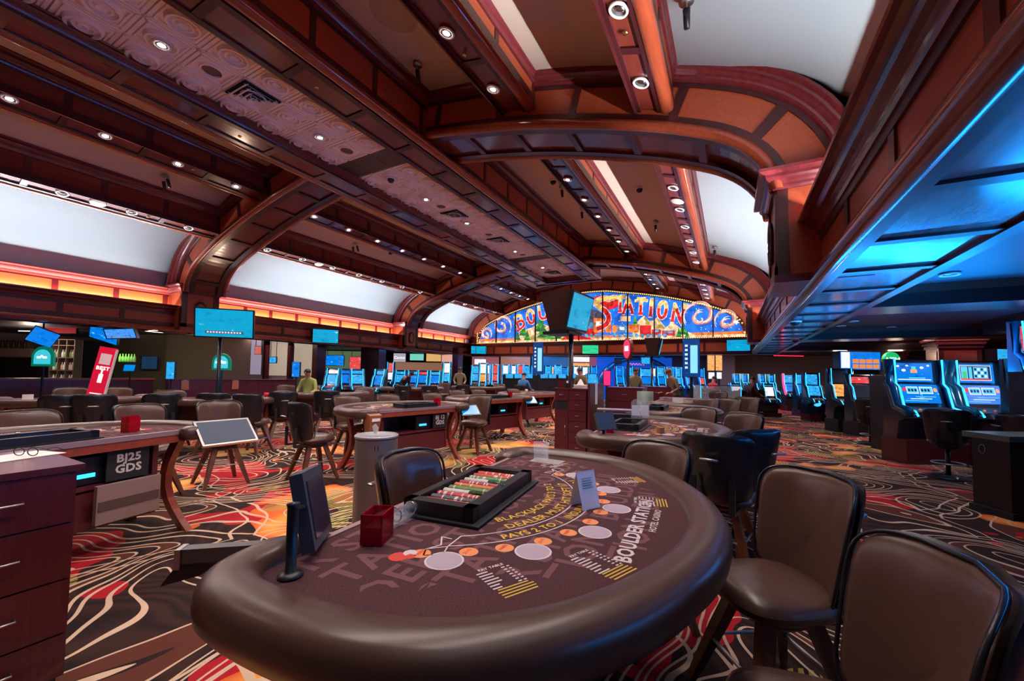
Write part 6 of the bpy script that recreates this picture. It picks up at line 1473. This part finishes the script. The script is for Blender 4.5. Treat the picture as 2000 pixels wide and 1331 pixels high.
for px, py, c in ((1903, 690, 'red'), (1895, 691, 'blue'), (1912, 693, 'white'), (1822, 690, 'cyan')):
    sign(px - 5, px + 5, py - 7, py + 7, 12, {'red': S_RED, 'blue': S_BLUE, 'white': S_WHITE, 'cyan': S_CYAN}[c], f'small {c} lit slot topper far behind the big slot machines', name='slot_topper')
for x0, x1, c, lab in ((921, 975, (.30, .10, .12), 'added self-glowing pink panel behind the star picture machine'), (977, 1036, (.34, .14, .10), 'added self-glowing warm pink panel behind the red machines'), (1038, 1112, (.0, .10, .30), 'added self-glowing blue panel left of the tall pole'), (1115, 1172, (.26, .07, .14), 'added self-glowing rose panel behind the violet poster'), (1288, 1378, (.0, .07, .26), 'added self-glowing deep blue panel by the right score display'), (640, 745, (.10, .05, .04), 'added self-glowing dim brown panel in the left opening')):
    sign(x0, x1, 697, 744, 25.5, lit('wall%d' % x0, c, .8), lab, name='wall_panel', cat='wall panel')  # panels glow by themselves, added to fill the dark gaps behind the slots
for i, (px, d, a, b_) in enumerate(((1016, 21, S_RED, S_WHITE), (1043, 23, S_BLUE, S_CYAN), (1090, 20.5, S_CYAN, S_BLUE), (1160, 21.5, S_BLUE, S_CYAN), (1230, 21, S_CYAN, S_BLUE), (1277, 22.5, S_WHITE, S_BLUE), (1345, 22, S_CYAN, S_BLUE), (943, 18.8, S_WHITE, S_GOLD), (872, 18.2, S_WHITE, S_CYAN), (762, 20, S_RED, S_WHITE))):
    slot('slot_machine', 'narrow far slot machine ' + ('between the two red ones and the blue frame', 'behind the left score display', 'left of the dark blue machine', 'behind the cyan square screen', 'in the middle of the blue arch', 'between the two cyan machines', 'hidden partly by the right score display', 'nearer the left corner post', 'before the salmon menu board', 'with a red top below the neon lettering')[i], at_depth_floor(px, d), FC, scr=(a, b_), group='slot machines beyond the mural wall', w_=.42, base=.45, h=1.5)
# left opening slots (two-screen curvy machines)
for i, (px, d, a, b_, lab) in enumerate(((650, 14.9, S_WHITE, S_CYAN, 'slot machine with a pale screen at the left opening'), (677, 16.0, S_BLUE, S_BLUE, 'blue curved slot machine seen from its side at the left opening'), (697, 15.6, S_CYAN, S_CYAN, 'blue slot machine with a green picture at the left opening'), (742, 14.6, S_CYAN, S_BLUE, 'blue curved slot machine near the broad dark pier'), (782, 19, S_CYAN, S_CYAN, 'slot machine with a blue topper under the neon lettering'), (806, 19, S_CYAN, S_BLUE, 'teal slot machine under the aqua sign'), (826, 18.5, S_RED, S_BLUE, 'slot machine with a red arched top'), (850, 18.5, S_CYAN, S_BLUE, 'tall cyan slot machine with a white topper'), (590, 17, S_CYAN, S_BLUE, 'slot machine glimpsed left of the narrow dark post'))):
    o = slot('slot_machine', lab, at_depth_floor(px, d), FC + (.5 if i in (1, 2) else -.4 if i == 3 else 0), scr=(a, b_), group='slot machines in the left openings', w_=.55, base=.35, h=1.2)
for px, py in ((925, 757), (948, 745)): pass
# ================================================================== BAR ON THE LEFT
def bar():
    # long red counter
    a, c = at(205, 842, 0), at(578, 827, 0)
    p, q = at(330, 742, 1.12), at(578, 742, 1.12); d = q - p; L = d.xy.length; rz = math.atan2(d.y, d.x)
    o = thing('host_counter', 'long dark red panelled counter with two orange clipboards on the left', 'counter', (p.x, p.y, 0), rz)
    b = MB(); b.bb(0, L, 0, .5, 0, 1.10); b.build('counter_body', W_CAB, o); b = MB(); b.bb(-.03, L + .03, -.04, .55, 1.10, 1.13); b.build('counter_top', W_CAB, o)
    n = 9
    for i in range(n): b = MB(); b.bb(L * i / n + .006, L * (i + 1) / n - .006, -.012, 0, .02, 1.08); b.build('panel', W_CAB, o)
    for i, (px, lab) in enumerate(((361, 'orange clipboard hanging on the red counter, left'), (459, 'orange clipboard hanging on the red counter, right'))):
        t = ((atd(px, 742, 1) - Vector((0, 0, CAM_Z))).normalized()); # intersect with front plane
        nrm = Vector((-math.sin(rz), math.cos(rz), 0)); r_ = ray(px, 750); k = (Vector((p.x, p.y, 0)) - Vector((0, 0, 0))).dot(nrm) / r_.dot(nrm); w0 = r_ * k
        oo = thing('clipboard', lab, 'clipboard', (w0.x - nrm.x * .04, w0.y - nrm.y * .04, .96), rz); b = MB(); b.bb(-.09, .09, -.006, 0, -.14, .14); b.build('board', mat('clip_orange', (.45, .15, .06), .5), oo); b = MB(); b.bb(-.04, .04, -.015, -.006, .11, .15); b.build('clip', STEEL, oo)
    # bar counter further left
    p, q = at(-60, 740, 1.12), at(300, 740, 1.12); d = q - p; L = d.xy.length; rz = math.atan2(d.y, d.x)
    o = thing('bar_counter', 'dark bar counter with a glossy blue-lit top at the left edge', 'counter', (p.x, p.y, 0), rz); b = MB(); b.bb(0, L, 0, .6, 0, 1.08); b.build('counter_body', W_CAB, o); b = MB(); b.bb(-.03, L + .03, -.08, .7, 1.08, 1.13); b.build('counter_top', W_TABLE, o)
    n = 8
    for i in range(n): b = MB(); b.bb(L * i / n + .006, L * (i + 1) / n - .006, -.014, 0, .05, 1.05); b.build('panel', W_CAB, o)
    # back wall
    D = 12.5
    def wallpiece(px0, px1, py0, py1, d, m, lab, name='wall_panel', th=.1):
        a_, c_ = atd(px0, py0, d), atd(px1, py1, d); w_ = (px1 - px0) / F_PX * d; h = abs(py1 - py0) / F_PX * d
        m_ = (a_ + c_) / 2; oo = thing(name, lab, 'wall panel', m_, FC, kind='structure'); b = MB(); b.bb(-w_ / 2, w_ / 2, 0, th, -h / 2, h / 2); b.build('face_board', m, oo); return oo
    wallpiece(212, 322, 648, 862, 15.4, TAUPE, 'plain taupe wall behind the bar'); wallpiece(320, 492, 655, 862, 15.2, TAUPE, 'taupe wall with panel joints behind the red counter')
    wallpiece(-60, 145, 700, 862, 15.0, mat('bar_back_dark', (.02, .012, .014), .5), 'dark back wall of the bar'); wallpiece(-60, 60, 680, 697, 14.8, TAUPE2, 'pale balustrade band above the bar')
    wallpiece(143, 212, 662, 760, 14.5, mat('curtain_dark', (.012, .015, .02), .6), 'dark ribbed curtain panel beside the bottle shelves')
    for i, px in enumerate((5, 16, 27, 38, 49)):
        p = atd(px, 668, 14.85); p.z = atd(30, 680, 14.8).z + .15; b = MB(); b.lathe([(0, -.16), (.05, -.16), (.03, -.12), (.06, -.05), (.035, .04), (.05, .12), (0, .13)], 12); tag(b.build('baluster', mat('baluster_brown', (.05, .02, .015), .5), None, True, p), f'turned dark baluster above the bar, {ordn[i]} from the left edge', 'baluster', 'balusters above the bar')
    # picture frame on wall, dark doorway
    p = atd(292, 709, 15.2); tv('wall_picture', 'blue picture in a dark frame on the taupe wall', p, (0, 0, FC), .62, .50, mat('picture_blue', (.03, .05, .12), .6, emit=(.01, .04, .10), es=.6), .04, 'picture')
    # bottle shelves
    p = atd(120, 705, 13.6); o = thing('bottle_shelf', 'black shelf unit of nine lit cubbies with bottles', 'shelf', p, FC)
    for x in (-.40, -.13, .14, .41): b = MB(); b.bb(x - .012, x + .012, 0, .25, -.75, .72); b.build('upright', mat('shelf_edge', (.16, .12, .10), .5), o)
    b = MB(); b.bb(-.41, .41, 0, .25, -p.z, -.76); b.build('lower_cupboard', BLACKM, o)
    for z in (-.75, -.33, .10, .52, .72): b = MB(); b.bb(-.41, .41, 0, .25, z - .012, z + .012); b.build('shelf_board', mat('shelf_edge', (.16, .12, .10), .5), o)
    b = MB(); b.bb(-.41, .41, .25, .27, -.75, .72); b.build('back_board', mat('shelf_back', (.10, .05, .05), .5, emit=(.10, .05, .05), es=.8), o)
    rnd = random.Random(11); R_ = Matrix.Rotation(FC, 3, 'Z')
    cols = [(.5, .3, .2), (.55, .45, .35), (.35, .08, .06), (.6, .6, .55), (.2, .3, .12)]; me = []
    for c in range(5):
        b = MB(); b.lathe([(0, 0), (.032, 0), (.036, .02), (.036, .15), (.015, .20), (.013, .26), (0, .26)], 12); me.append(b.mesh('bottle', mat('bottle_%d' % c, cols[c], .15, emit=tuple(k * .25 for k in cols[c]), es=1), True))
    rn, cn = ['bottom', 'middle', 'upper', 'top'], ['left', 'centre', 'right']
    for r, z in enumerate((-.73, -.31, .12)):
        for c, x in enumerate((-.265, .005, .275)):
            for k in range(3):
                w_ = p + R_ @ Vector((x - .08 + .08 * k, .10, z)); tag(link('bottle', me[rnd.randrange(5)], None, w_), f'lit bottle in the {rn[r]} {cn[c]} cubby of the bar shelf', 'bottle', f'bottles in the {rn[r]} {cn[c]} cubby')
    # green-lit bottles on small shelf
    p2_ = atd(243, 707, 13.0); o = thing('wall_shelf', 'narrow black wall shelf with green-lit bottles', 'shelf', p2_, FC); b = MB(); b.bb(-.30, .30, 0, .18, -.03, -.005); b.build('shelf_board', BLACK, o)
    for k in range(6): tag(link('bottle', me[4], None, p2_ + R_ @ Vector((-.24 + .095 * k, .09, -.004))), 'small bottle on the green-lit wall shelf', 'bottle', 'bottles on the green-lit shelf')
    l = area('green_glow', p2_ + Vector((0, -.1, .35)), (0, 0, FC), .5, .1, 6, (.3, 1, .15)); l.rotation_euler = (.6, 0, FC)
    # screens at the bar
    tv('bar_television', 'long ticker television hanging at the bar, tilted down', atd(235, 652, 10.3), (.35, -.03, FC - .1), .88, .28, S_NEWS, .06, ticker=True, mount=('rod', 2.72))
    tv('bar_television', 'blue tilted television behind the ticker one', atd(203, 654, 10.9), (.55, .35, FC + .35), .66, .44, S_BLUE, .06, mount=('rod', 2.72))
    tv('bar_television', 'narrow blue television seen at an angle above the bar, left', atd(84, 659, 10.5), (.3, .42, FC + 1.0), .50, .42, S_BLUE, .06, mount=('rod', 2.72))
    tv('bar_register', 'blue-lit cash register screen on the bar', atd(253, 719, 11.6), (-.2, 0, FC), .34, .2, mat('register_blue', (0, .1, .3), .4, emit=(.0, .25, .7), es=.9), .05, 'screen', mount=('post', 0))
    tv('bar_display', 'upright blue advertising display at the end of the bar', atd(333, 724, 11.2), (0, 0, FC), .24, .48, S_CYAN, .06, 'display', mount=('post', 0)); tv('bar_display', 'small upright blue display on the red counter by the openings', atd(578, 722, 11.2), (0, 0, FC), .22, .42, S_BLUE, .06, 'display', mount=('post', 0))
    for px, py, lab in ((83, 700, 'arched green and blue lit table sign by the bar'), (432, 710, 'arched green and blue lit table sign behind the television pole')):
        p = atd(px, py, 10.0); o = thing('arched_sign', lab, 'sign', (p.x, p.y, p.z), FC); s_ = .24 if px < 100 else .2
        P = [(-s_, -s_ * .75), (s_, -s_ * .75)] + [(s_ * math.cos(t * PI / 12), s_ * .1 + s_ * math.sin(t * PI / 12)) for t in range(13)]
        b = MB(); b.prism([(x * 1.15, z * 1.12) for x, z in P], 0, .05, None, lambda x, z, y: (x, y, z)); b.build('sign_back', lit('sign_green', (.0, .16, .10), .8), o)
        b = MB(); b.prism([(x * .85, z * .82) for x, z in P], -.012, -.002, None, lambda x, z, y: (x, y, z)); b.build('sign_face', lit('sign_cyan', (.05, .5, .6), 1), o)
        b = MB()
        for k in range(5): circ_ = [(math.cos(t * PI / 6) * .035 + (-.10 + .05 * k), math.sin(t * PI / 6) * .03 + (.03 if k == 2 else 0) + .02) for t in range(12)]; b.add([(x, -.016 - .001 * k, z) for x, z in circ_], [tuple(range(12))])
        b.build('sign_emblem', LW, o); b = MB(); b.cyl((0, .03, -p.z), (0, .03, -s_ * .7), .025, n=10); b.build('post', BLACKP, o)
    # red banner leaning
    p = atd(188, 744, 7.4); p.z = .905; o = thing('red_banner', 'tall red and white banner sign leaning to the right on a far left table', 'banner', p, FC + .35); s = thing('banner_lean', None, None); s.parent = o; s.rotation_euler = (0, .17, 0)
    b = MB(); b.bb(-.13, .13, -.012, .012, 0, .92); b.build('banner_board', mat('banner_red', (.65, .01, .04), .5, emit=(.45, .0, .03), es=.6), s)
    b = MB(); b.bb(.115, .135, -.02, .03, 0, .9); b.build('white_edge', PAPER, s); b = MB(); b.bb(-.03, .03, -.018, -.012, .26, .42); b.lathe([(.0, 0), (.012, 0), (.012, .08), (0, .08)], 8, None, (0, -.015, .42)); b.build('bottle_print', LW, s)
    b = MB(); text(b, 'BEST', .09, lambda tx, ty: (tx, -.016, .50 + ty), bold=.03); b.build('banner_lettering', LW, s); b = MB(); b.bb(-.08, .08, -.016, -.012, .60, .80); b.build('pale_print', mat('banner_pale', (.6, .4, .4), .5, emit=(.35, .25, .25), es=.8), s); b = MB(); b.bb(-.09, .09, -.016, -.012, .05, .065); b.build('print_line', LW, s)
    # glass partitions with bright room behind the counter
    sign(489, 512, 658, 733, 15, lit('window_pale', (.30, .26, .36), .7), 'bright glass window with red sign, left of three', name='glass_window', cat='window'); sign(526, 562, 660, 735, 16.5, lit('window_grid', (.42, .34, .26), .7), 'bright lattice window, middle of three', name='glass_window', cat='window'); sign(573, 614, 662, 735, 16.5, lit('window_grid', (.42, .34, .26), .7), 'bright lattice window, right of three', name='glass_window', cat='window')
    sign(497, 511, 676, 693, 14.6, lit('red_panel', (.6, .12, .10), .8), 'small red panel inside the left window'); sign(526, 540, 697, 710, 15.5, S_CYAN, 'small cyan screen inside the middle window')
    for px in (520, 568): p = atd(px, 700, 16.2); pillar('slim dark mullion post ' + ('left' if px == 520 else 'right') + ' of the middle lattice window', p.x, p.y, .16, .16, 2.45, W_DARK, False)
    p = atd(502, 700, 16.0); pillar('dark wood jamb left of the windows', p.x - .55, p.y - .1, .5, .3, 2.45, W_CAB, False)
    l = bpy.data.lights.new('fill_point', 'POINT'); l.energy = 40; l.color = (1, .7, .5); l.shadow_soft_size = .2
    for px, py, d in ((300, 665, 12.2), (60, 668, 13), (450, 665, 11.8), (1640, 668, 15.2), (1748, 668, 15.2)):
        o = bpy.data.objects.new('room_fill_point', l); COL.objects.link(o); p = atd(px, py, d); o.location = (p.x, p.y, min(p.z, 2.3)); o['kind'] = 'helper'  # unseen point lamps with no fitting, added near the bar and side walls
    sign(35, 60, 645, 649, 13.5, LW, 'short white strip lamp above the bar', name='strip_lamp', cat='lamp'); sign(88, 150, 640, 652, 13.4, lit('red_canopy', (.25, .0, .01), .8), 'red canopy light above the bottle shelves', name='red_canopy', cat='canopy')
bar()
# ================================================================== PEOPLE
SKIN = mat('skin', (.45, .22, .15), .5); HAIR = mat('hair_dark', (.02, .014, .012), .6); HAIRG = mat('hair_grey', (.25, .2, .18), .6)
def person(label, loc, rz, shirt, hair=HAIR, pose='stand', trousers=(.02, .02, .025), lean=0.0):
    o = thing('person', label, 'person', loc, rz)
    sit = pose == 'sit'; hip = .70 if sit else .92
    fw = lambda y, z: (y * math.cos(lean) + (z - hip) * math.sin(lean), hip + (z - hip) * math.cos(lean) - y * math.sin(lean))
    def J(x, y, z): y2, z2 = fw(y, z) if z > hip else (y, z); return (x, y2, z2)
    pts = []; ed = []; rad = []
    def add(p, r, par=None):
        pts.append(p); rad.append(r)
        if par is not None: ed.append((par, len(pts) - 1))
        return len(pts) - 1
    pel = add((0, 0, hip), .14); wa = add(J(0, 0, hip + .2), .125, pel); chst = add(J(0, .01, hip + .42), .15, wa); nk = add(J(0, 0, hip + .56), .06, chst); hd0 = add(J(0, .01, hip + .63), .065, nk); hd = add(J(0, .03, hip + .72), .095, hd0); add(J(0, .02, hip + .80), .075, hd)
    for s in (-1, 1):
        sh = add(J(s * .18, 0, hip + .47), .065, chst); el = add(J(s * .26, .12 if pose != 'stand' else .05, hip + .22), .045, sh); wr = add(J(s * .20, .36 if pose != 'stand' else .28, hip + .18), .03, el)
        if sit: k = add((s * .12, .42, hip - .02), .075, pel); f = add((s * .12, .44, .30), .05, k); add((s * .12, .5, .24), .04, f)
        else: k = add((s * .10, .02, .50), .07, pel); f = add((s * .11, 0, .07), .045, k); add((s * .12, .14, .04), .04, f)
    me = bpy.data.meshes.new('body'); me.from_pydata(pts, ed, []); ob = link('body', me, o)
    md = ob.modifiers.new('s', 'SKIN'); 
    for v, r in zip(me.skin_vertices[0].data, rad): v.radius = (r, r * (.8 if r > .12 else 1))
    me.skin_vertices[0].data[0].use_root = True
    ob.modifiers.new('u', 'SUBSURF').levels = 2
    dg = bpy.context.evaluated_depsgraph_get(); dg.update(); ev = bpy.data.meshes.new_from_object(ob.evaluated_get(dg)); ob.modifiers.clear(); ob.data = ev
    ms = mat('shirt_%d_%d_%d' % tuple(int(c * 99) for c in shirt), shirt, .8); mt = mat('trousers_%d' % int(trousers[0] * 999), trousers, .8)
    ev.materials.clear(); [ev.materials.append(x) for x in (ms, SKIN, mt)]
    hc = Vector(J(0, .03, hip + .72))
    for p in ev.polygons:
        c = p.center; p.use_smooth = True
        fy, fz = c.y, c.z
        up_ = (c - hc).length < .17
        wrist = (abs(c.x) > .14 and c.y > .22 + math.sin(lean) * .15 and c.z > hip)
        p.material_index = 1 if up_ or wrist else (2 if c.z < hip - .02 or (sit and c.y > .15 and c.z < hip + .08) else 0)
    R = Matrix.Rotation(-lean, 3, 'X')
    b = MB(); b.lathe([(.078, -.02), (.088, .02), (.084, .06), (.055, .092), (0, .102)], 16); h = b.build('hair', hair, o, True, hc + Vector((0, -.018, .0))); h.rotation_euler = (-lean - .35, 0, 0)
    for s in (-1, 1): b = MB(); b.lathe([(0, -.012), (.01, -.008), (.012, 0), (.01, .008), (0, .012)], 8); b.build('eye', HAIR, o, True, hc + R @ Vector((s * .035, .088, .0)))
    b = MB(); b.prism([(-.012, -.03), (.012, -.03), (.004, .015), (-.004, .015)], .08, .115, None, lambda x, z, y: (x, y - (.02 if z > 0 else 0), z)); b.build('nose', SKIN, o, False, hc); b = MB(); b.bb(-.025, .025, .088, .094, -.055, -.047); b.build('mouth', mat('lips', (.3, .08, .07), .5), o, False, hc)
    for s in (-1, 1):                    # hands: palm with four fingers and a thumb
        w0 = Vector(J(s * .20, .36 if pose != 'stand' else .28, hip + .18)); hb = MB(); hb.box((0, .045, 0), (.075, .085, .028))
        for k in range(4): hb.cyl((-.027 + .018 * k, .085, 0), (-.027 + .018 * k, .125 + .012 * (k in (1, 2)), -.02), .008, .007, 6); hb.cyl((-.027 + .018 * k, .125 + .012 * (k in (1, 2)), -.02), (-.027 + .018 * k, .13, -.045), .007, .006, 6)
        hb.cyl((-s * .036, .02, 0), (-s * .062, .07, -.012), .010, .008, 6); hb.build('hand', SKIN, o, True, w0)
    return o
def pp_(px, py, z): return at(px, py, z)
def pl(px, d): p = atd(px, 744, d); return (p.x, p.y, 0)
def toward(loc, a=0): return math.atan2(-loc[1], -loc[0]) - PI / 2 + a
for lab, px, d, pose, sh, hr, a, ln in (('man in an olive shirt standing behind a far left table', 898, 17.8, 'stand', (.25, .22, .11), HAIR, 0, .25), ('person in a dark top leaning over a distant table with bare forearm', 782, 15.8, 'stand', (.02, .025, .035), HAIR, .9, .8), ('seated woman with a flowered hair clip and lime top at a far left table', 606, 11.6, 'sit', (.30, .36, .10), HAIR, -.5, .2),
        ('seated person in a blue shirt at the bar-top screens', 1021, 15.5, 'sit', (.05, .16, .40), HAIR, 2.6, .1), ('dealer in an olive vest bending beside the tall pole', 1139, 14.0, 'stand', (.16, .13, .07), HAIR, -.6, .3), ('dealer in an olive shirt half hidden by the lozenge sign pole', 1236, 13.0, 'stand', (.18, .15, .08), HAIR, .5, .25),
        ('man in an olive shirt with reddish face bending over the far right table', 1322, 11.6, 'stand', (.14, .11, .07), mat('hair_red', (.16, .05, .03), .6), -1.0, .35), ('person in a bright red shirt seated by the gold posters', 1389, 15.5, 'sit', (.55, .02, .03), HAIR, 2.4, .2), ('person in a dark red top seated at the far right slots', 1462, 14.5, 'sit', (.06, .012, .02), HAIR, 2.2, .2)):
    L_ = pl(px, d); person(lab, L_, toward(L_, a), sh, hr, pose, lean=ln)
    if pose == 'sit': stool(L_, toward(L_, a), 'dark stool under the ' + lab.split(' at ')[0].split(' by ')[0].replace('seated ', ''), 'stools under seated people', pedestal=True)
# small clutter on far tables
for tb, x, y, c, lab in ((FARTAB[2], .0, .9, (.02, .30, .06), 'small green cup on the table by the seated woman'), (FARTAB[2], .12, .92, (.6, .22, .05), 'small orange cup on the table by the seated woman'), (FARTAB[2], -.12, .9, (.35, .01, .03), 'dark red cup on the table by the seated woman'), (FARTAB[1], -.75, .5, (.5, .0, .02), 'red plastic cup on the table before the clipboards'), (T7, .3, .7, (.5, .46, .42), 'pale cup on the table by the trailing cables')):
    o = thing('tumbler', lab, 'cup', (*T(tb, x, y)[:2], ZT_ + .001)); b = MB(); b.lathe([(.035, 0), (.042, .10), (.038, .10), (.03, .01), (0, .01)], 14); b.build('cup_wall', mat('cup_' + lab[:10], c, .4), o, True)
